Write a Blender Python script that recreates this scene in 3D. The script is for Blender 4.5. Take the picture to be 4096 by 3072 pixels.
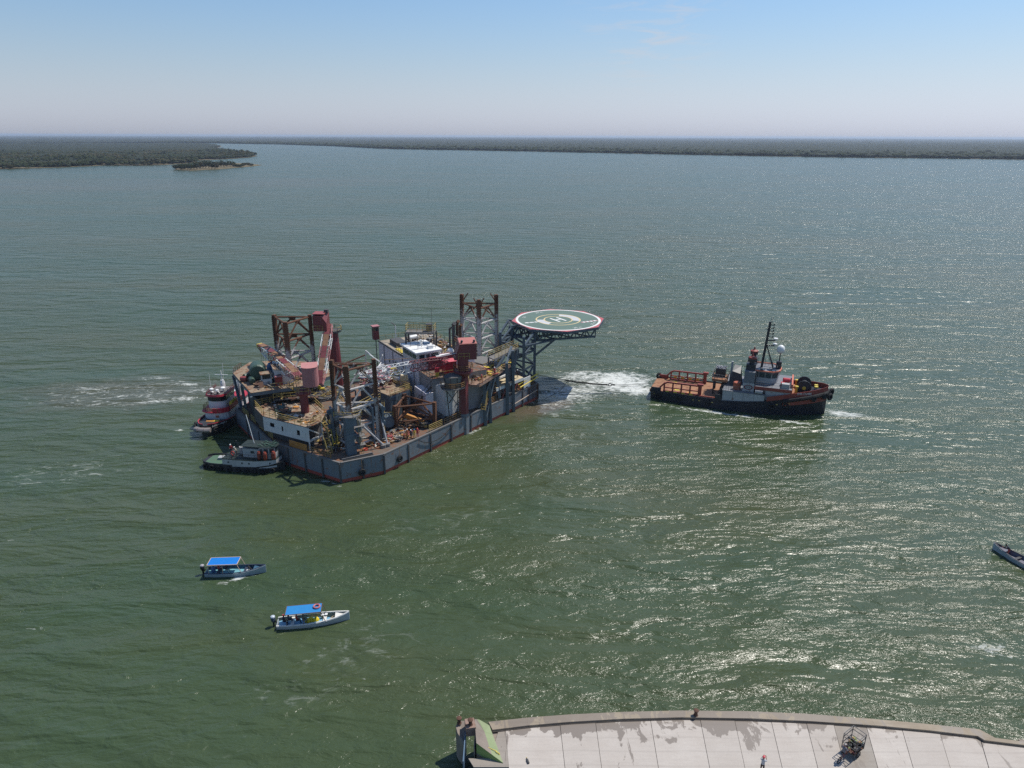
import bpy, bmesh, math, random
import numpy as np
from mathutils import Vector, Matrix, noise as mnoise

for o in list(bpy.data.objects):
    bpy.data.objects.remove(o, do_unlink=True)
SC = bpy.context.scene
COL = SC.collection
random.seed(7)

# ------------------------------------------------------------------ camera
CAM_H = 52.0
FPX, PITCH, ROLL = 2841.0, math.radians(19.25), math.radians(-0.2)
cam_data = bpy.data.cameras.new('camera')
cam = bpy.data.objects.new('camera', cam_data)
COL.objects.link(cam)
cam_data.sensor_width = 36.0
cam_data.lens = 36.0 * FPX / 4096.0
cam_data.clip_start = 0.5
cam_data.clip_end = 90000.0
_f = Vector((0, math.cos(PITCH), -math.sin(PITCH)))
_r0 = Vector((1, 0, 0)); _u0 = _r0.cross(_f)
_r = _r0 * math.cos(ROLL) - _u0 * math.sin(ROLL)
_u = _r0 * math.sin(ROLL) + _u0 * math.cos(ROLL)
cam.matrix_world = Matrix(((_r.x, _u.x, -_f.x, 0), (_r.y, _u.y, -_f.y, 0), (_r.z, _u.z, -_f.z, CAM_H), (0, 0, 0, 1)))
SC.camera = cam
SC.render.engine = 'CYCLES'
SC.cycles.use_denoising = False; SC.cycles.max_bounces = 4; SC.cycles.diffuse_bounces = 2; SC.cycles.glossy_bounces = 2; SC.cycles.transmission_bounces = 2; SC.cycles.caustics_reflective = False; SC.cycles.caustics_refractive = False
SC.render.resolution_x, SC.render.resolution_y = 1024, 768

# ------------------------------------------------------------------ world and sun
SUN_AZ, SUN_EL = math.radians(57), math.radians(60)       # azimuth clockwise from +Y
world = bpy.data.worlds.new('World'); SC.world = world; world.use_nodes = True
wn, wl = world.node_tree.nodes, world.node_tree.links
wn.clear()
wout = wn.new('ShaderNodeOutputWorld'); wbg = wn.new('ShaderNodeBackground')
sky = wn.new('ShaderNodeTexSky'); sky.sky_type = 'NISHITA'; sky.sun_disc = False
sky.sun_elevation = SUN_EL; sky.sun_rotation = SUN_AZ
sky.altitude = 0; sky.air_density = 1.0; sky.dust_density = 0.4; sky.ozone_density = 2.0
wbg.inputs['Strength'].default_value = 0.14
# a belt of humid haze pales the lower sky all the way round; the Nishita sky gives its brightness
wg = wn.new('ShaderNodeTexCoord'); wsep = wn.new('ShaderNodeSeparateXYZ'); wl.new(wg.outputs['Generated'], wsep.inputs[0])
wmr = wn.new('ShaderNodeMapRange'); wmr.interpolation_type = 'SMOOTHERSTEP'; wmr.inputs['From Min'].default_value = -0.05; wmr.inputs['From Max'].default_value = 0.21
wmr.inputs['To Min'].default_value = 0.93; wmr.inputs['To Max'].default_value = 0.0; wl.new(wsep.outputs['Z'], wmr.inputs['Value'])
wbw = wn.new('ShaderNodeRGBToBW'); wl.new(sky.outputs[0], wbw.inputs[0])
wtint = wn.new('ShaderNodeMix'); wtint.data_type = 'RGBA'; wtint.blend_type = 'MULTIPLY'; wtint.inputs['Factor'].default_value = 1.0
wl.new(wbw.outputs[0], wtint.inputs[6]); wtint.inputs[7].default_value = (0.585, 0.622, 0.765, 1)
wmix = wn.new('ShaderNodeMix'); wmix.data_type = 'RGBA'; wl.new(wmr.outputs[0], wmix.inputs['Factor']); wblue = wn.new('ShaderNodeMix'); wblue.data_type = 'RGBA'; wblue.blend_type = 'MULTIPLY'; wblue.inputs['Factor'].default_value = 1.0; wl.new(sky.outputs[0], wblue.inputs[6]); wblue.inputs[7].default_value = (0.69, 0.785, 0.87, 1); wl.new(wblue.outputs[2], wmix.inputs[6]); wl.new(wtint.outputs[2], wmix.inputs[7])
# a faint wisp of cirrus, high in the view
wdv = wn.new('ShaderNodeMapping'); wl.new(wg.outputs['Generated'], wdv.inputs['Vector']); wdv.inputs['Scale'].default_value = (6.0, 6.0, 42.0); wdv.inputs['Rotation'].default_value = (0, 0.22, 0)
wno = wn.new('ShaderNodeTexNoise'); wno.inputs['Scale'].default_value = 2.2; wno.inputs['Detail'].default_value = 6; wno.inputs['Roughness'].default_value = 0.62; wno.inputs['Distortion'].default_value = 0.8; wl.new(wdv.outputs[0], wno.inputs['Vector'])
_cd = (_f + _r * ((2610 - 2048) / FPX) - _u * ((70 - 1536) / FPX)).normalized()
wdot = wn.new('ShaderNodeVectorMath'); wdot.operation = 'DISTANCE'; wl.new(wg.outputs['Generated'], wdot.inputs[0]); wdot.inputs[1].default_value = _cd
wfa = wn.new('ShaderNodeMapRange'); wfa.interpolation_type = 'SMOOTHSTEP'; wl.new(wdot.outputs['Value'], wfa.inputs['Value']); wfa.inputs['From Min'].default_value = 0.12; wfa.inputs['From Max'].default_value = 0.02
wth = wn.new('ShaderNodeMapRange'); wl.new(wno.outputs['Fac'], wth.inputs['Value']); wth.inputs['From Min'].default_value = 0.46; wth.inputs['From Max'].default_value = 0.72; wth.inputs['To Max'].default_value = 0.55
wmm = wn.new('ShaderNodeMath'); wmm.operation = 'MULTIPLY'; wl.new(wfa.outputs[0], wmm.inputs[0]); wl.new(wth.outputs[0], wmm.inputs[1])
wcl = wn.new('ShaderNodeMix'); wcl.data_type = 'RGBA'; wl.new(wmm.outputs[0], wcl.inputs['Factor']); wl.new(wmix.outputs[2], wcl.inputs[6]); wcl.inputs[7].default_value = (4.6, 4.5, 4.7, 1)
wl.new(wcl.outputs[2], wbg.inputs['Color']); wl.new(wbg.outputs[0], wout.inputs[0])
sun_d = bpy.data.lights.new('sun', 'SUN'); sun_d.energy = 4.5; sun_d.angle = math.radians(0.53); sun_d.color = (1.0, 0.95, 0.87)
sun = bpy.data.objects.new('sun', sun_d); COL.objects.link(sun)
SUN_DIR = Vector((math.sin(SUN_AZ) * math.cos(SUN_EL), math.cos(SUN_AZ) * math.cos(SUN_EL), math.sin(SUN_EL)))
sun.rotation_euler = SUN_DIR.to_track_quat('Z', 'Y').to_euler(); sun.location = (60, 30, 120)
vs = SC.view_settings
SC.display_settings.display_device = 'sRGB'
vs.view_transform = 'Standard'; vs.look = 'None'; vs.gamma = 1.0; vs.use_curve_mapping = False
vs.exposure = 0.0

# ------------------------------------------------------------------ pixel helpers (a pixel of the 4096 px photograph and a height give a place)
def X(px, py, z=0.0):
    d = _f + _r * ((px - 2048.0) / FPX) - _u * ((py - 1536.0) / FPX)
    t = (z - CAM_H) / d.z
    return Vector((d.x * t, d.y * t, z))
def ZAT(px, py, base):
    """height of the pixel's ray where it passes the upright line over base"""
    d = _f + _r * ((px - 2048.0) / FPX) - _u * ((py - 1536.0) / FPX)
    k = (base[0] * d.x + base[1] * d.y) / (d.x ** 2 + d.y ** 2)
    return CAM_H + d.z * k

# ------------------------------------------------------------------ object helpers
FR = {}
def tag(o, label=None, cat=None, group=None, kind=None):
    if label: o['label'] = label
    if cat: o['category'] = cat
    if group: o['group'] = group
    if kind: o['kind'] = kind
    return o
def thing(name, label, cat, loc=(0, 0, 0), rz=0.0, group=None):
    o = bpy.data.objects.new(name, None); COL.objects.link(o)
    o.location = loc; o.rotation_euler = (0, 0, rz); o.empty_display_size = 0.3
    FR[o.name] = (Vector(loc), rz)
    return tag(o, label, cat, group)
def copy_tree(o, parent=None):
    c = o.copy(); COL.objects.link(c)
    if parent is not None: c.parent = parent
    for ch in list(o.children): copy_tree(ch, c)
    return c
def root_of(o):
    while o.parent: o = o.parent
    return o

class G:
    """collects faces; build() links them as one mesh object"""
    def __init__(s): s.v = []; s.f = []; s.m = []
    def add(s, vs_, fs, mi=0):
        n = len(s.v); s.v += [tuple(p) for p in vs_]
        for f in fs: s.f.append(tuple(i + n for i in f)); s.m.append(mi)
        return s
    def frame(s, c, ax, ay, az, mi=0):          # box: centre and three half-axes
        c, ax, ay, az = Vector(c), Vector(ax), Vector(ay), Vector(az)
        P = [c + ax * i + ay * j + az * k for k in (-1, 1) for j in (-1, 1) for i in (-1, 1)]
        return s.add(P, [(0, 2, 3, 1), (4, 5, 7, 6), (0, 1, 5, 4), (2, 6, 7, 3), (0, 4, 6, 2), (1, 3, 7, 5)], mi)
    def box(s, c, sz, rz=0.0, mi=0):
        ca, sa = math.cos(rz), math.sin(rz)
        return s.frame(c, (ca * sz[0] / 2, sa * sz[0] / 2, 0), (-sa * sz[1] / 2, ca * sz[1] / 2, 0), (0, 0, sz[2] / 2), mi)
    def bar(s, p, q, w, h=None, mi=0, up=(0, 0, 1)):
        p, q = Vector(p), Vector(q); d = q - p; L = d.length
        if L < 1e-6: return s
        d /= L; upv = Vector(up)
        if abs(d.dot(upv)) > 0.97: upv = Vector((1, 0, 0)) if abs(d.x) < 0.9 else Vector((0, 1, 0))
        sd = d.cross(upv).normalized(); tp = sd.cross(d)
        return s.frame((p + q) / 2, d * (L / 2), sd * (w / 2), tp * ((h or w) / 2), mi)
    def tube(s, p, q, r, n=6, r2=None, mi=0, cap=True):
        p, q = Vector(p), Vector(q); d = (q - p).normalized(); r2 = r if r2 is None else r2
        a = d.orthogonal().normalized(); b = d.cross(a)
        P = [p + (a * math.cos(t) + b * math.sin(t)) * r for t in [2 * math.pi * i / n for i in range(n)]]
        P += [q + (a * math.cos(t) + b * math.sin(t)) * r2 for t in [2 * math.pi * i / n for i in range(n)]]
        F = [(i, (i + 1) % n, n + (i + 1) % n, n + i) for i in range(n)]
        if cap: F += [tuple(range(n - 1, -1, -1)), tuple(range(n, 2 * n))]
        return s.add(P, F, mi)
    def path(s, pts, r, n=5, mi=0):
        for a, b in zip(pts[:-1], pts[1:]): s.tube(a, b, r, n, mi=mi)
        return s
    def prism(s, pts, z0, z1, mi=0, top=None, inset=0.0):
        n = len(pts); P = [(p[0], p[1], z0) for p in pts]
        q = pts
        if inset:
            cx = sum(p[0] for p in pts) / n; cy = sum(p[1] for p in pts) / n
            q = [(p[0] + (cx - p[0]) * inset, p[1] + (cy - p[1]) * inset) for p in pts]
        P += [(p[0], p[1], z1) for p in q]
        s.add(P, [(i, (i + 1) % n, n + (i + 1) % n, n + i) for i in range(n)], mi)
        s.add(P, [tuple(range(n - 1, -1, -1))], mi); s.add(P, [tuple(range(n, 2 * n))], mi if top is None else top)
        return s
    def lathe(s, prof, n=12, c=(0, 0, 0), mi=0, axis='z', rz=0.0):
        P = []
        for r, h in prof:
            for i in range(n):
                t = 2 * math.pi * i / n; x, y = r * math.cos(t), r * math.sin(t)
                if axis == 'z': p = Vector((x, y, h))
                elif axis == 'x': p = Vector((h, x, y))
                else: p = Vector((y, h, x))
                if rz: p = Matrix.Rotation(rz, 3, 'Z') @ p
                P.append(p + Vector(c))
        k = len(prof)
        F = [(j * n + i, j * n + (i + 1) % n, (j + 1) * n + (i + 1) % n, (j + 1) * n + i) for j in range(k - 1) for i in range(n)]
        F += [tuple(range(n - 1, -1, -1)), tuple(range((k - 1) * n, k * n))]
        return s.add(P, F, mi)
    def torus(s, c, R, r, n=14, m=6, axis=(0, 0, 1), mi=0):
        ax = Vector(axis).normalized(); a = ax.orthogonal().normalized(); b = ax.cross(a); P = []
        for i in range(n):
            t = 2 * math.pi * i / n; rad = a * math.cos(t) + b * math.sin(t)
            for j in range(m):
                w = 2 * math.pi * j / m
                P.append(Vector(c) + rad * (R + r * math.cos(w)) + ax * (r * math.sin(w)))
        return s.add(P, [(i * m + j, ((i + 1) % n) * m + j, ((i + 1) % n) * m + (j + 1) % m, i * m + (j + 1) % m) for i in range(n) for j in range(m)], mi)
    def loft(s, rings, mi=0, caps=True, closed=True):
        n = len(rings[0]); P = [p for r in rings for p in r]; k = len(rings)
        m = n if closed else n - 1
        F = [(j * n + i, j * n + (i + 1) % n, (j + 1) * n + (i + 1) % n, (j + 1) * n + i) for j in range(k - 1) for i in range(m)]
        if caps: F += [tuple(range(n - 1, -1, -1)), tuple(range((k - 1) * n, k * n))]
        return s.add(P, F, mi)
    def build(s, name, mat, parent=None, smooth=False, world=False, recalc=True, kind=None):
        me = bpy.data.meshes.new(name)
        V = s.v
        if world and parent is not None:
            loc, rz = FR[root_of(parent).name]; ca, sa = math.cos(-rz), math.sin(-rz)
            V = [((x - loc.x) * ca - (y - loc.y) * sa, (x - loc.x) * sa + (y - loc.y) * ca, z - loc.z) for x, y, z in V]
        me.from_pydata(V, [], s.f)
        mats = mat if isinstance(mat, (list, tuple)) else [mat]
        for m_ in mats: me.materials.append(m_)
        if len(mats) > 1: me.polygons.foreach_set('material_index', s.m)
        if recalc:
            bm = bmesh.new(); bm.from_mesh(me); bmesh.ops.recalc_face_normals(bm, faces=bm.faces); bm.to_mesh(me); bm.free()
        if smooth: me.polygons.foreach_set('use_smooth', [True] * len(me.polygons))
        me.update()
        o = bpy.data.objects.new(name, me); COL.objects.link(o)
        if parent is not None: o.parent = parent
        if kind: o['kind'] = kind
        return o
def member(par, name, p, q, w, mat, h=None, world=True, round_=False):
    g = G()
    if round_: g.tube(p, q, w / 2, 6)
    else: g.bar(p, q, w, h)
    return g.build(name, mat, par, world=world)
def text_mesh(name, txt, size, mat, parent, loc, rot, extrude=0.01, sx=1.0):
    cu = bpy.data.curves.new(name, 'FONT'); cu.body = txt; cu.size = size; cu.extrude = extrude
    cu.align_x = 'CENTER'; cu.align_y = 'CENTER'; cu.resolution_u = 2
    tmp = bpy.data.objects.new(name + '_curve', cu); COL.objects.link(tmp)
    dg = bpy.context.evaluated_depsgraph_get(); me = bpy.data.meshes.new_from_object(tmp.evaluated_get(dg))
    bpy.data.objects.remove(tmp, do_unlink=True); bpy.data.curves.remove(cu)
    me.name = name; me.materials.clear(); me.materials.append(mat)
    o = bpy.data.objects.new(name, me); COL.objects.link(o); o.parent = parent
    o.location = loc; o.rotation_euler = rot; o.scale = (sx, 1, 1)
    return o

# ------------------------------------------------------------------ materials
MATS = {}
def lin(c): return tuple(((v / 255.0) / 12.92 if v / 255.0 <= 0.04045 else ((v / 255.0 + 0.055) / 1.055) ** 2.4) for v in c)
def nodes(name):
    m = bpy.data.materials.new(name); m.use_nodes = True
    nt = m.node_tree; b = nt.nodes['Principled BSDF']
    return m, nt, b
def N(nt, t, **kw):
    n = nt.nodes.new(t)
    for k, v in kw.items():
        if k in n.inputs: n.inputs[k].default_value = v
        else: setattr(n, k, v)
    return n
def mixc(nt, fac, a, b, mode='MIX'):
    n = nt.nodes.new('ShaderNodeMix'); n.data_type = 'RGBA'; n.blend_type = mode
    for s, v in (('Factor_Float', fac), ('A_Color', a), ('B_Color', b)):
        i = next(q for q in n.inputs if q.identifier == s)
        if hasattr(v, 'node'): nt.links.new(v, i)
        else: i.default_value = v if s == 'Factor_Float' else (*v, 1.0)[:4]
    return next(q for q in n.outputs if q.identifier == 'Result_Color')
def math_(nt, op, a, b=0.0, clamp=False):
    n = nt.nodes.new('ShaderNodeMath'); n.operation = op; n.use_clamp = clamp
    for i, v in enumerate((a, b)):
        if hasattr(v, 'node'): nt.links.new(v, n.inputs[i])
        else: n.inputs[i].default_value = v
    return n.outputs[0]
def ramp(nt, src, p0, p1):
    n = nt.nodes.new('ShaderNodeMapRange'); n.clamp = True
    n.inputs['From Min'].default_value = p0; n.inputs['From Max'].default_value = p1
    nt.links.new(src, n.inputs['Value']); return n.outputs[0]
def posn(nt, scale=(1, 1, 1), rot=0.0, loc=(0, 0, 0), obj=False):
    if obj: src = N(nt, 'ShaderNodeTexCoord').outputs['Object']
    else: src = N(nt, 'ShaderNodeNewGeometry').outputs['Position']
    mp = N(nt, 'ShaderNodeMapping'); mp.inputs['Scale'].default_value = scale; mp.inputs['Rotation'].default_value = (0, 0, rot); mp.inputs['Location'].default_value = loc
    nt.links.new(src, mp.inputs['Vector']); return mp.outputs[0]
def noise(nt, vec, scale, detail=4.0, rough=0.55, dist=0.0):
    n = N(nt, 'ShaderNodeTexNoise'); n.inputs['Scale'].default_value = scale; n.inputs['Detail'].default_value = detail
    n.inputs['Roughness'].default_value = rough; n.inputs['Distortion'].default_value = dist
    nt.links.new(vec, n.inputs['Vector']); return n.outputs['Fac']
RUST = (0.11, 0.042, 0.018); RUST2 = (0.24, 0.10, 0.045)
def paint(name, col, rust=0.3, rough=0.55, dirt=0.25, scale=1.0, streak=True, rust_col=RUST, metal=0.0, obj=False):
    """weathered paint: grime in large soft patches, rust in spots and running down in streaks"""
    if name in MATS: return MATS[name]
    m, nt, b = nodes(name)
    p = posn(nt, obj=obj)
    big = noise(nt, p, 0.35 * scale, 5, 0.6)
    c = mixc(nt, math_(nt, 'MULTIPLY', ramp(nt, big, 0.35, 0.7), dirt), col, tuple(v * 0.45 + 0.015 for v in col))
    fine = noise(nt, p, 4.0 * scale, 4, 0.7)
    c = mixc(nt, math_(nt, 'MULTIPLY', ramp(nt, fine, 0.45, 0.75), dirt * 0.7), c, tuple(min(1, v * 1.3 + 0.02) for v in col))
    if rust > 0:
        spots = noise(nt, p, 1.3 * scale, 8, 0.72)
        lo = 0.72 - 0.34 * rust
        mask = ramp(nt, spots, lo, lo + 0.09)
        if streak:
            ps = posn(nt, (2.2 * scale, 2.2 * scale, 0.22 * scale), obj=obj)
            st = noise(nt, ps, 1.0, 5, 0.65)
            mask = math_(nt, 'MAXIMUM', mask, math_(nt, 'MULTIPLY', ramp(nt, st, lo + 0.01, lo + 0.16), 0.75))
        rc = mixc(nt, fine, rust_col, RUST2)
        c = mixc(nt, mask, c, rc)
    nt.links.new(c, b.inputs['Base Color'])
    rr = ramp(nt, fine, 0.2, 0.9)
    nt.links.new(math_(nt, 'ADD', math_(nt, 'MULTIPLY', rr, 0.25), rough - 0.1), b.inputs['Roughness'])
    b.inputs['Metallic'].default_value = metal
    bp = N(nt, 'ShaderNodeBump'); bp.inputs['Strength'].default_value = 0.25; bp.inputs['Distance'].default_value = 0.03
    dent = noise(nt, p, 0.9 * scale, 2, 0.5)
    nt.links.new(math_(nt, 'ADD', math_(nt, 'MULTIPLY', fine, 1.0), math_(nt, 'MULTIPLY', dent, 5.0)), bp.inputs['Height']); nt.links.new(bp.outputs[0], b.inputs['Normal'])
    MATS[name] = m
    return m
def plain(name, col, rough=0.6, metal=0.0, var=0.15, scale=3.0):
    if name in MATS: return MATS[name]
    m, nt, b = nodes(name)
    f = noise(nt, posn(nt, obj=True), scale, 4, 0.65)
    nt.links.new(mixc(nt, math_(nt, 'MULTIPLY', f, 1.0), tuple(v * (1 - var) for v in col), tuple(min(1, v * (1 + var)) for v in col)), b.inputs['Base Color'])
    b.inputs['Roughness'].default_value = rough; b.inputs['Metallic'].default_value = metal
    MATS[name] = m
    return m
def glass(name='window_glass', col=(0.02, 0.03, 0.035)):
    if name in MATS: return MATS[name]
    m, nt, b = nodes(name)
    f = noise(nt, posn(nt), 1.5, 3)
    nt.links.new(mixc(nt, f, col, tuple(v * 1.8 for v in col)), b.inputs['Base Color'])
    b.inputs['Roughness'].default_value = 0.08; b.inputs['IOR'].default_value = 1.5
    MATS[name] = m
    return m

# ================================================================== WATER
def water_material():
    m, nt, b = nodes('river_water')
    L = nt.links
    P = N(nt, 'ShaderNodeNewGeometry').outputs['Position']
    # wave height in metres: swell, chop and ripples running roughly across the view
    sw = noise(nt, posn(nt, (0.068, 0.20, 1), math.radians(6)), 1.0, 3, 0.5, 0.6)
    ch = noise(nt, posn(nt, (0.34, 0.72, 1), math.radians(-9)), 1.0, 4, 0.55, 0.5)
    rp = noise(nt, posn(nt, (2.0, 2.9, 1), math.radians(14)), 1.0, 3, 0.6, 0.4)
    fi = noise(nt, posn(nt, (6.0, 9.0, 1), math.radians(-20)), 1.0, 2, 0.6)
    h = math_(nt, 'MULTIPLY', sw, 1.9)
    h = math_(nt, 'ADD', h, math_(nt, 'MULTIPLY', math_(nt, 'MULTIPLY', ch, 0.54), math_(nt, 'ADD', math_(nt, 'MULTIPLY', ramp(nt, noise(nt, posn(nt, (0.010, 0.035, 1), math.radians(10)), 1.0, 3, 0.6), 0.36, 0.64), 0.55), 0.7)))
    gust = noise(nt, posn(nt, (0.010, 0.035, 1), math.radians(10)), 1.0, 3, 0.6)
    amp = math_(nt, 'ADD', math_(nt, 'MULTIPLY', ramp(nt, gust, 0.36, 0.64), 1.35), 0.3)
    h = math_(nt, 'ADD', h, math_(nt, 'MULTIPLY', math_(nt, 'MULTIPLY', rp, 0.10), amp))
    h = math_(nt, 'ADD', h, math_(nt, 'MULTIPLY', math_(nt, 'MULTIPLY', fi, 0.006), amp))
    # turbid green water, browner where the propellers stir up mud
    big = noise(nt, posn(nt, (0.006, 0.015, 1)), 1.0, 4, 0.6)
    mid = noise(nt, posn(nt, (0.03, 0.09, 1), 0.2), 1.0, 4, 0.6)
    col = mixc(nt, ramp(nt, big, 0.36, 0.64), (0.042, 0.070, 0.032), (0.066, 0.076, 0.031))
    col = mixc(nt, math_(nt, 'MULTIPLY', ramp(nt, mid, 0.4, 0.75), 0.5), col, (0.042, 0.075, 0.043))
    wv = noise(nt, P, 0.12, 4, 0.6)
    def blob(cx, cy, rx, ry, rot, soft=0.45, warp=6.0, wscale=0.12):
        """0..1 patch round a place on the water, with a ragged edge"""
        vm = N(nt, 'ShaderNodeVectorMath', operation='SUBTRACT'); L.new(P, vm.inputs[0]); vm.inputs[1].default_value = (cx, cy, 0)
        mp = N(nt, 'ShaderNodeMapping'); mp.vector_type = 'TEXTURE'; mp.inputs['Rotation'].default_value = (0, 0, rot); mp.inputs['Scale'].default_value = (rx, ry, 1)
        L.new(vm.outputs[0], mp.inputs['Vector'])
        ln = N(nt, 'ShaderNodeVectorMath', operation='LENGTH'); L.new(mp.outputs[0], ln.inputs[0])
        d = math_(nt, 'ADD', ln.outputs['Value'], math_(nt, 'MULTIPLY', math_(nt, 'SUBTRACT', wv, 0.5), 1.1))
        n = nt.nodes.new('ShaderNodeMapRange'); n.clamp = True
        n.inputs['From Min'].default_value = 1.0; n.inputs['From Max'].default_value = 1.0 - soft
        L.new(d, n.inputs['Value']); return n.outputs[0]
    for (c, rx, ry, rot, k) in MUD:
        col = mixc(nt, math_(nt, 'MULTIPLY', blob(c[0], c[1], rx, ry, rot, 0.6), k), col, (0.105, 0.085, 0.055))
    # foam: torn patches in the wash and thin streaks / small whitecaps on the open water
    torn = noise(nt, posn(nt, (0.55, 0.9, 1), 0.3), 1.0, 7, 0.72, 1.2)
    lace = noise(nt, posn(nt, (0.22, 0.5, 1), -0.2), 1.0, 8, 0.78, 1.6)
    foam = None
    for (c, rx, ry, rot, k) in FOAM:
        bl = math_(nt, 'MULTIPLY', blob(c[0], c[1], rx, ry, rot, 0.75), k)
        th = math_(nt, 'ADD', torn, math_(nt, 'MULTIPLY', bl, 0.34))
        f_ = math_(nt, 'MULTIPLY', ramp(nt, th, 0.66, 0.84), ramp(nt, bl, 0.02, 0.25))
        foam = f_ if foam is None else math_(nt, 'MAXIMUM', foam, f_)
    caps = noise(nt, posn(nt, (0.13, 0.42, 1), math.radians(4), (3, 7, 0)), 1.0, 6, 0.68, 0.7)
    patch = noise(nt, posn(nt, (0.02, 0.045, 1), 0, (11, 5, 0)), 1.0, 2, 0.5)
    cp = math_(nt, 'MULTIPLY', ramp(nt, math_(nt, 'ADD', caps, math_(nt, 'MULTIPLY', patch, 0.12)), 0.765, 0.82), 0.75)
    foam = math_(nt, 'MAXIMUM', foam, cp)
    for (c, rx, ry, rot, k) in STREAK:
        bl = blob(c[0], c[1], rx, ry, rot, 0.7)
        f_ = math_(nt, 'MULTIPLY', ramp(nt, math_(nt, 'ADD', lace, math_(nt, 'MULTIPLY', bl, 0.12)), 0.655, 0.76), math_(nt, 'MULTIPLY', bl, k))
        foam = math_(nt, 'MAXIMUM', foam, f_)
    col = mixc(nt, foam, col, (0.62, 0.64, 0.60))
    L.new(col, b.inputs['Base Color'])
    L.new(math_(nt, 'ADD', math_(nt, 'MULTIPLY', foam, 0.4), 0.235), b.inputs['Roughness'])
    b.inputs['IOR'].default_value = 1.333
    bp = N(nt, 'ShaderNodeBump'); bp.inputs['Strength'].default_value = 1.0; bp.inputs['Distance'].default_value = 1.0
    L.new(h, bp.inputs['Height']); L.new(bp.outputs[0], b.inputs['Normal'])
    return m
# (centre, half length, half width, angle, strength)
MUD = [(X(2160, 1635), 12, 4.5, 0.75, 0.95), (X(2350, 1545), 20, 10, 0.1, 0.35), (X(560, 1570), 34, 14, 0.1, 0.45), (X(400, 740), 420, 150, 0.3, 0.28)]
FOAM = [(X(2470, 1525), 13, 11, 0.2, 1.0), (X(2545, 1560), 10, 6, -0.5, 1.0), (X(2300, 1570), 16, 8, 0.5, 0.75), (X(2230, 1610), 11, 2.6, 0.6, 0.55),
        (X(2340, 1505), 13, 7, 0.35, 0.75), (X(1905, 1722), 5, 0.9, 0.93, 0.6), (X(3370, 1655), 8, 3.2, -0.4, 0.8), (X(2850, 1648), 14, 1.3, -0.36, 0.8), (X(3180, 1690), 7, 1.2, -0.36, 0.7), (X(700, 1600), 12, 3, 0.25, 0.6), (X(1300, 1925), 5, 0.8, -0.5, 0.55),
        (X(940, 2318), 3.4, 0.9, 0.5, 0.75), (X(720, 1720), 1.6, 1.0, 0, 0.7), (X(3980, 2600), 5, 2.2, -0.3, 0.5), (X(2150, 1590), 4.5, 1.5, 0.9, 0.6)]
STREAK = [(X(560, 1570), 38, 16, 0.15, 0.8), (X(2250, 1640), 16, 7, 0.5, 0.7), (X(1350, 2650), 22, 9, 0.9, 0.16), (X(250, 1880), 22, 9, 0.25, 0.35),
          (X(1850, 2100), 22, 12, 0.3, 0.13), (X(2150, 1780), 26, 6, 0.4, 0.3)]
water_mat = water_material()
wat = G()
wat.add([(-42000, -300, 0), (42000, -300, 0), (42000, 60000, 0), (-42000, 60000, 0)], [(0, 1, 2, 3)])
tag(wat.build('water', water_mat), kind='structure')

# ================================================================== FAR LAND
def fbm(x, y, s, o=4):
    return mnoise.fractal(Vector((x * s, y * s, 3.7)), 1.0, 2.0, o)
def land_mat(name, c1, c2, sc):
    m, nt, b = nodes(name)
    f = noise(nt, posn(nt), sc, 5, 0.65); f2 = noise(nt, posn(nt), sc * 0.13, 4, 0.6)
    c = mixc(nt, ramp(nt, f, 0.3, 0.7), c1, c2)
    c = mixc(nt, math_(nt, 'MULTIPLY', ramp(nt, f2, 0.4, 0.7), 0.5), c, tuple(v * 0.6 for v in c1))
    nt.links.new(c, b.inputs['Base Color']); b.inputs['Roughness'].default_value = 0.9; b.inputs['Specular IOR Level'].default_value = 0.15
    return m
ground_mat = land_mat('dry_bank_ground', (0.13, 0.105, 0.062), (0.20, 0.165, 0.10), 0.03)
canopy_mat = land_mat('mangrove_canopy', (0.017, 0.024, 0.012), (0.034, 0.039, 0.018), 0.05)
leaf_mats = [land_mat('mangrove_leaves', (0.018, 0.028, 0.010), (0.040, 0.050, 0.017), 0.09),
             land_mat('mangrove_leaves_olive', (0.038, 0.038, 0.018), (0.066, 0.060, 0.028), 0.09),
             land_mat('mangrove_leaves_dark', (0.011, 0.018, 0.009), (0.025, 0.031, 0.013), 0.09)]
bark_mat = plain('mangrove_bark', (0.10, 0.075, 0.05), 0.9)
def pl(pts): return [X(a, b_) for a, b_ in pts]
near_bank = pl([(-500, 700), (0, 677), (117, 674), (264, 669), (411, 662), (558, 663), (676, 659), (793, 650), (782, 643), (911, 636), (999, 630), (1028, 624), (990, 612), (900, 600), (860, 594), (887, 587), (880, 583), (834, 576), (700, 573), (420, 571)]) 
far_shore = pl([(640, 571.5), (836, 573), (1125, 578), (1342, 585), (1523, 595), (1600, 597), (2000, 603.5), (2407, 612), (3000, 624), (3347, 630), (3743, 634), (4096, 639), (4600, 645)])
isle = pl([(695, 680), (760, 683), (881, 677), (999, 667), (1046, 661), (1000, 655), (900, 652), (800, 660), (720, 670)])
far_land = [tuple(p[:2]) for p in far_shore] + [(30000, 2500), (30000, 52000), (-36000, 52000), (-36000, 9000), (-9000, 4200), (-2700, 4150)]
near_land = [tuple(p[:2]) for p in near_bank] + [(-2600, 4300), (-6500, 6000), (-9000, 3000), (-2500, 1000)]
def inside(x, y, poly):
    c = False; n = len(poly); j = n - 1
    for i in range(n):
        xi, yi = poly[i][0], poly[i][1]; xj, yj = poly[j][0], poly[j][1]
        if (yi > y) != (yj > y) and x < (xj - xi) * (y - yi) / (yj - yi) + xi: c = not c
        j = i
    return c
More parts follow.
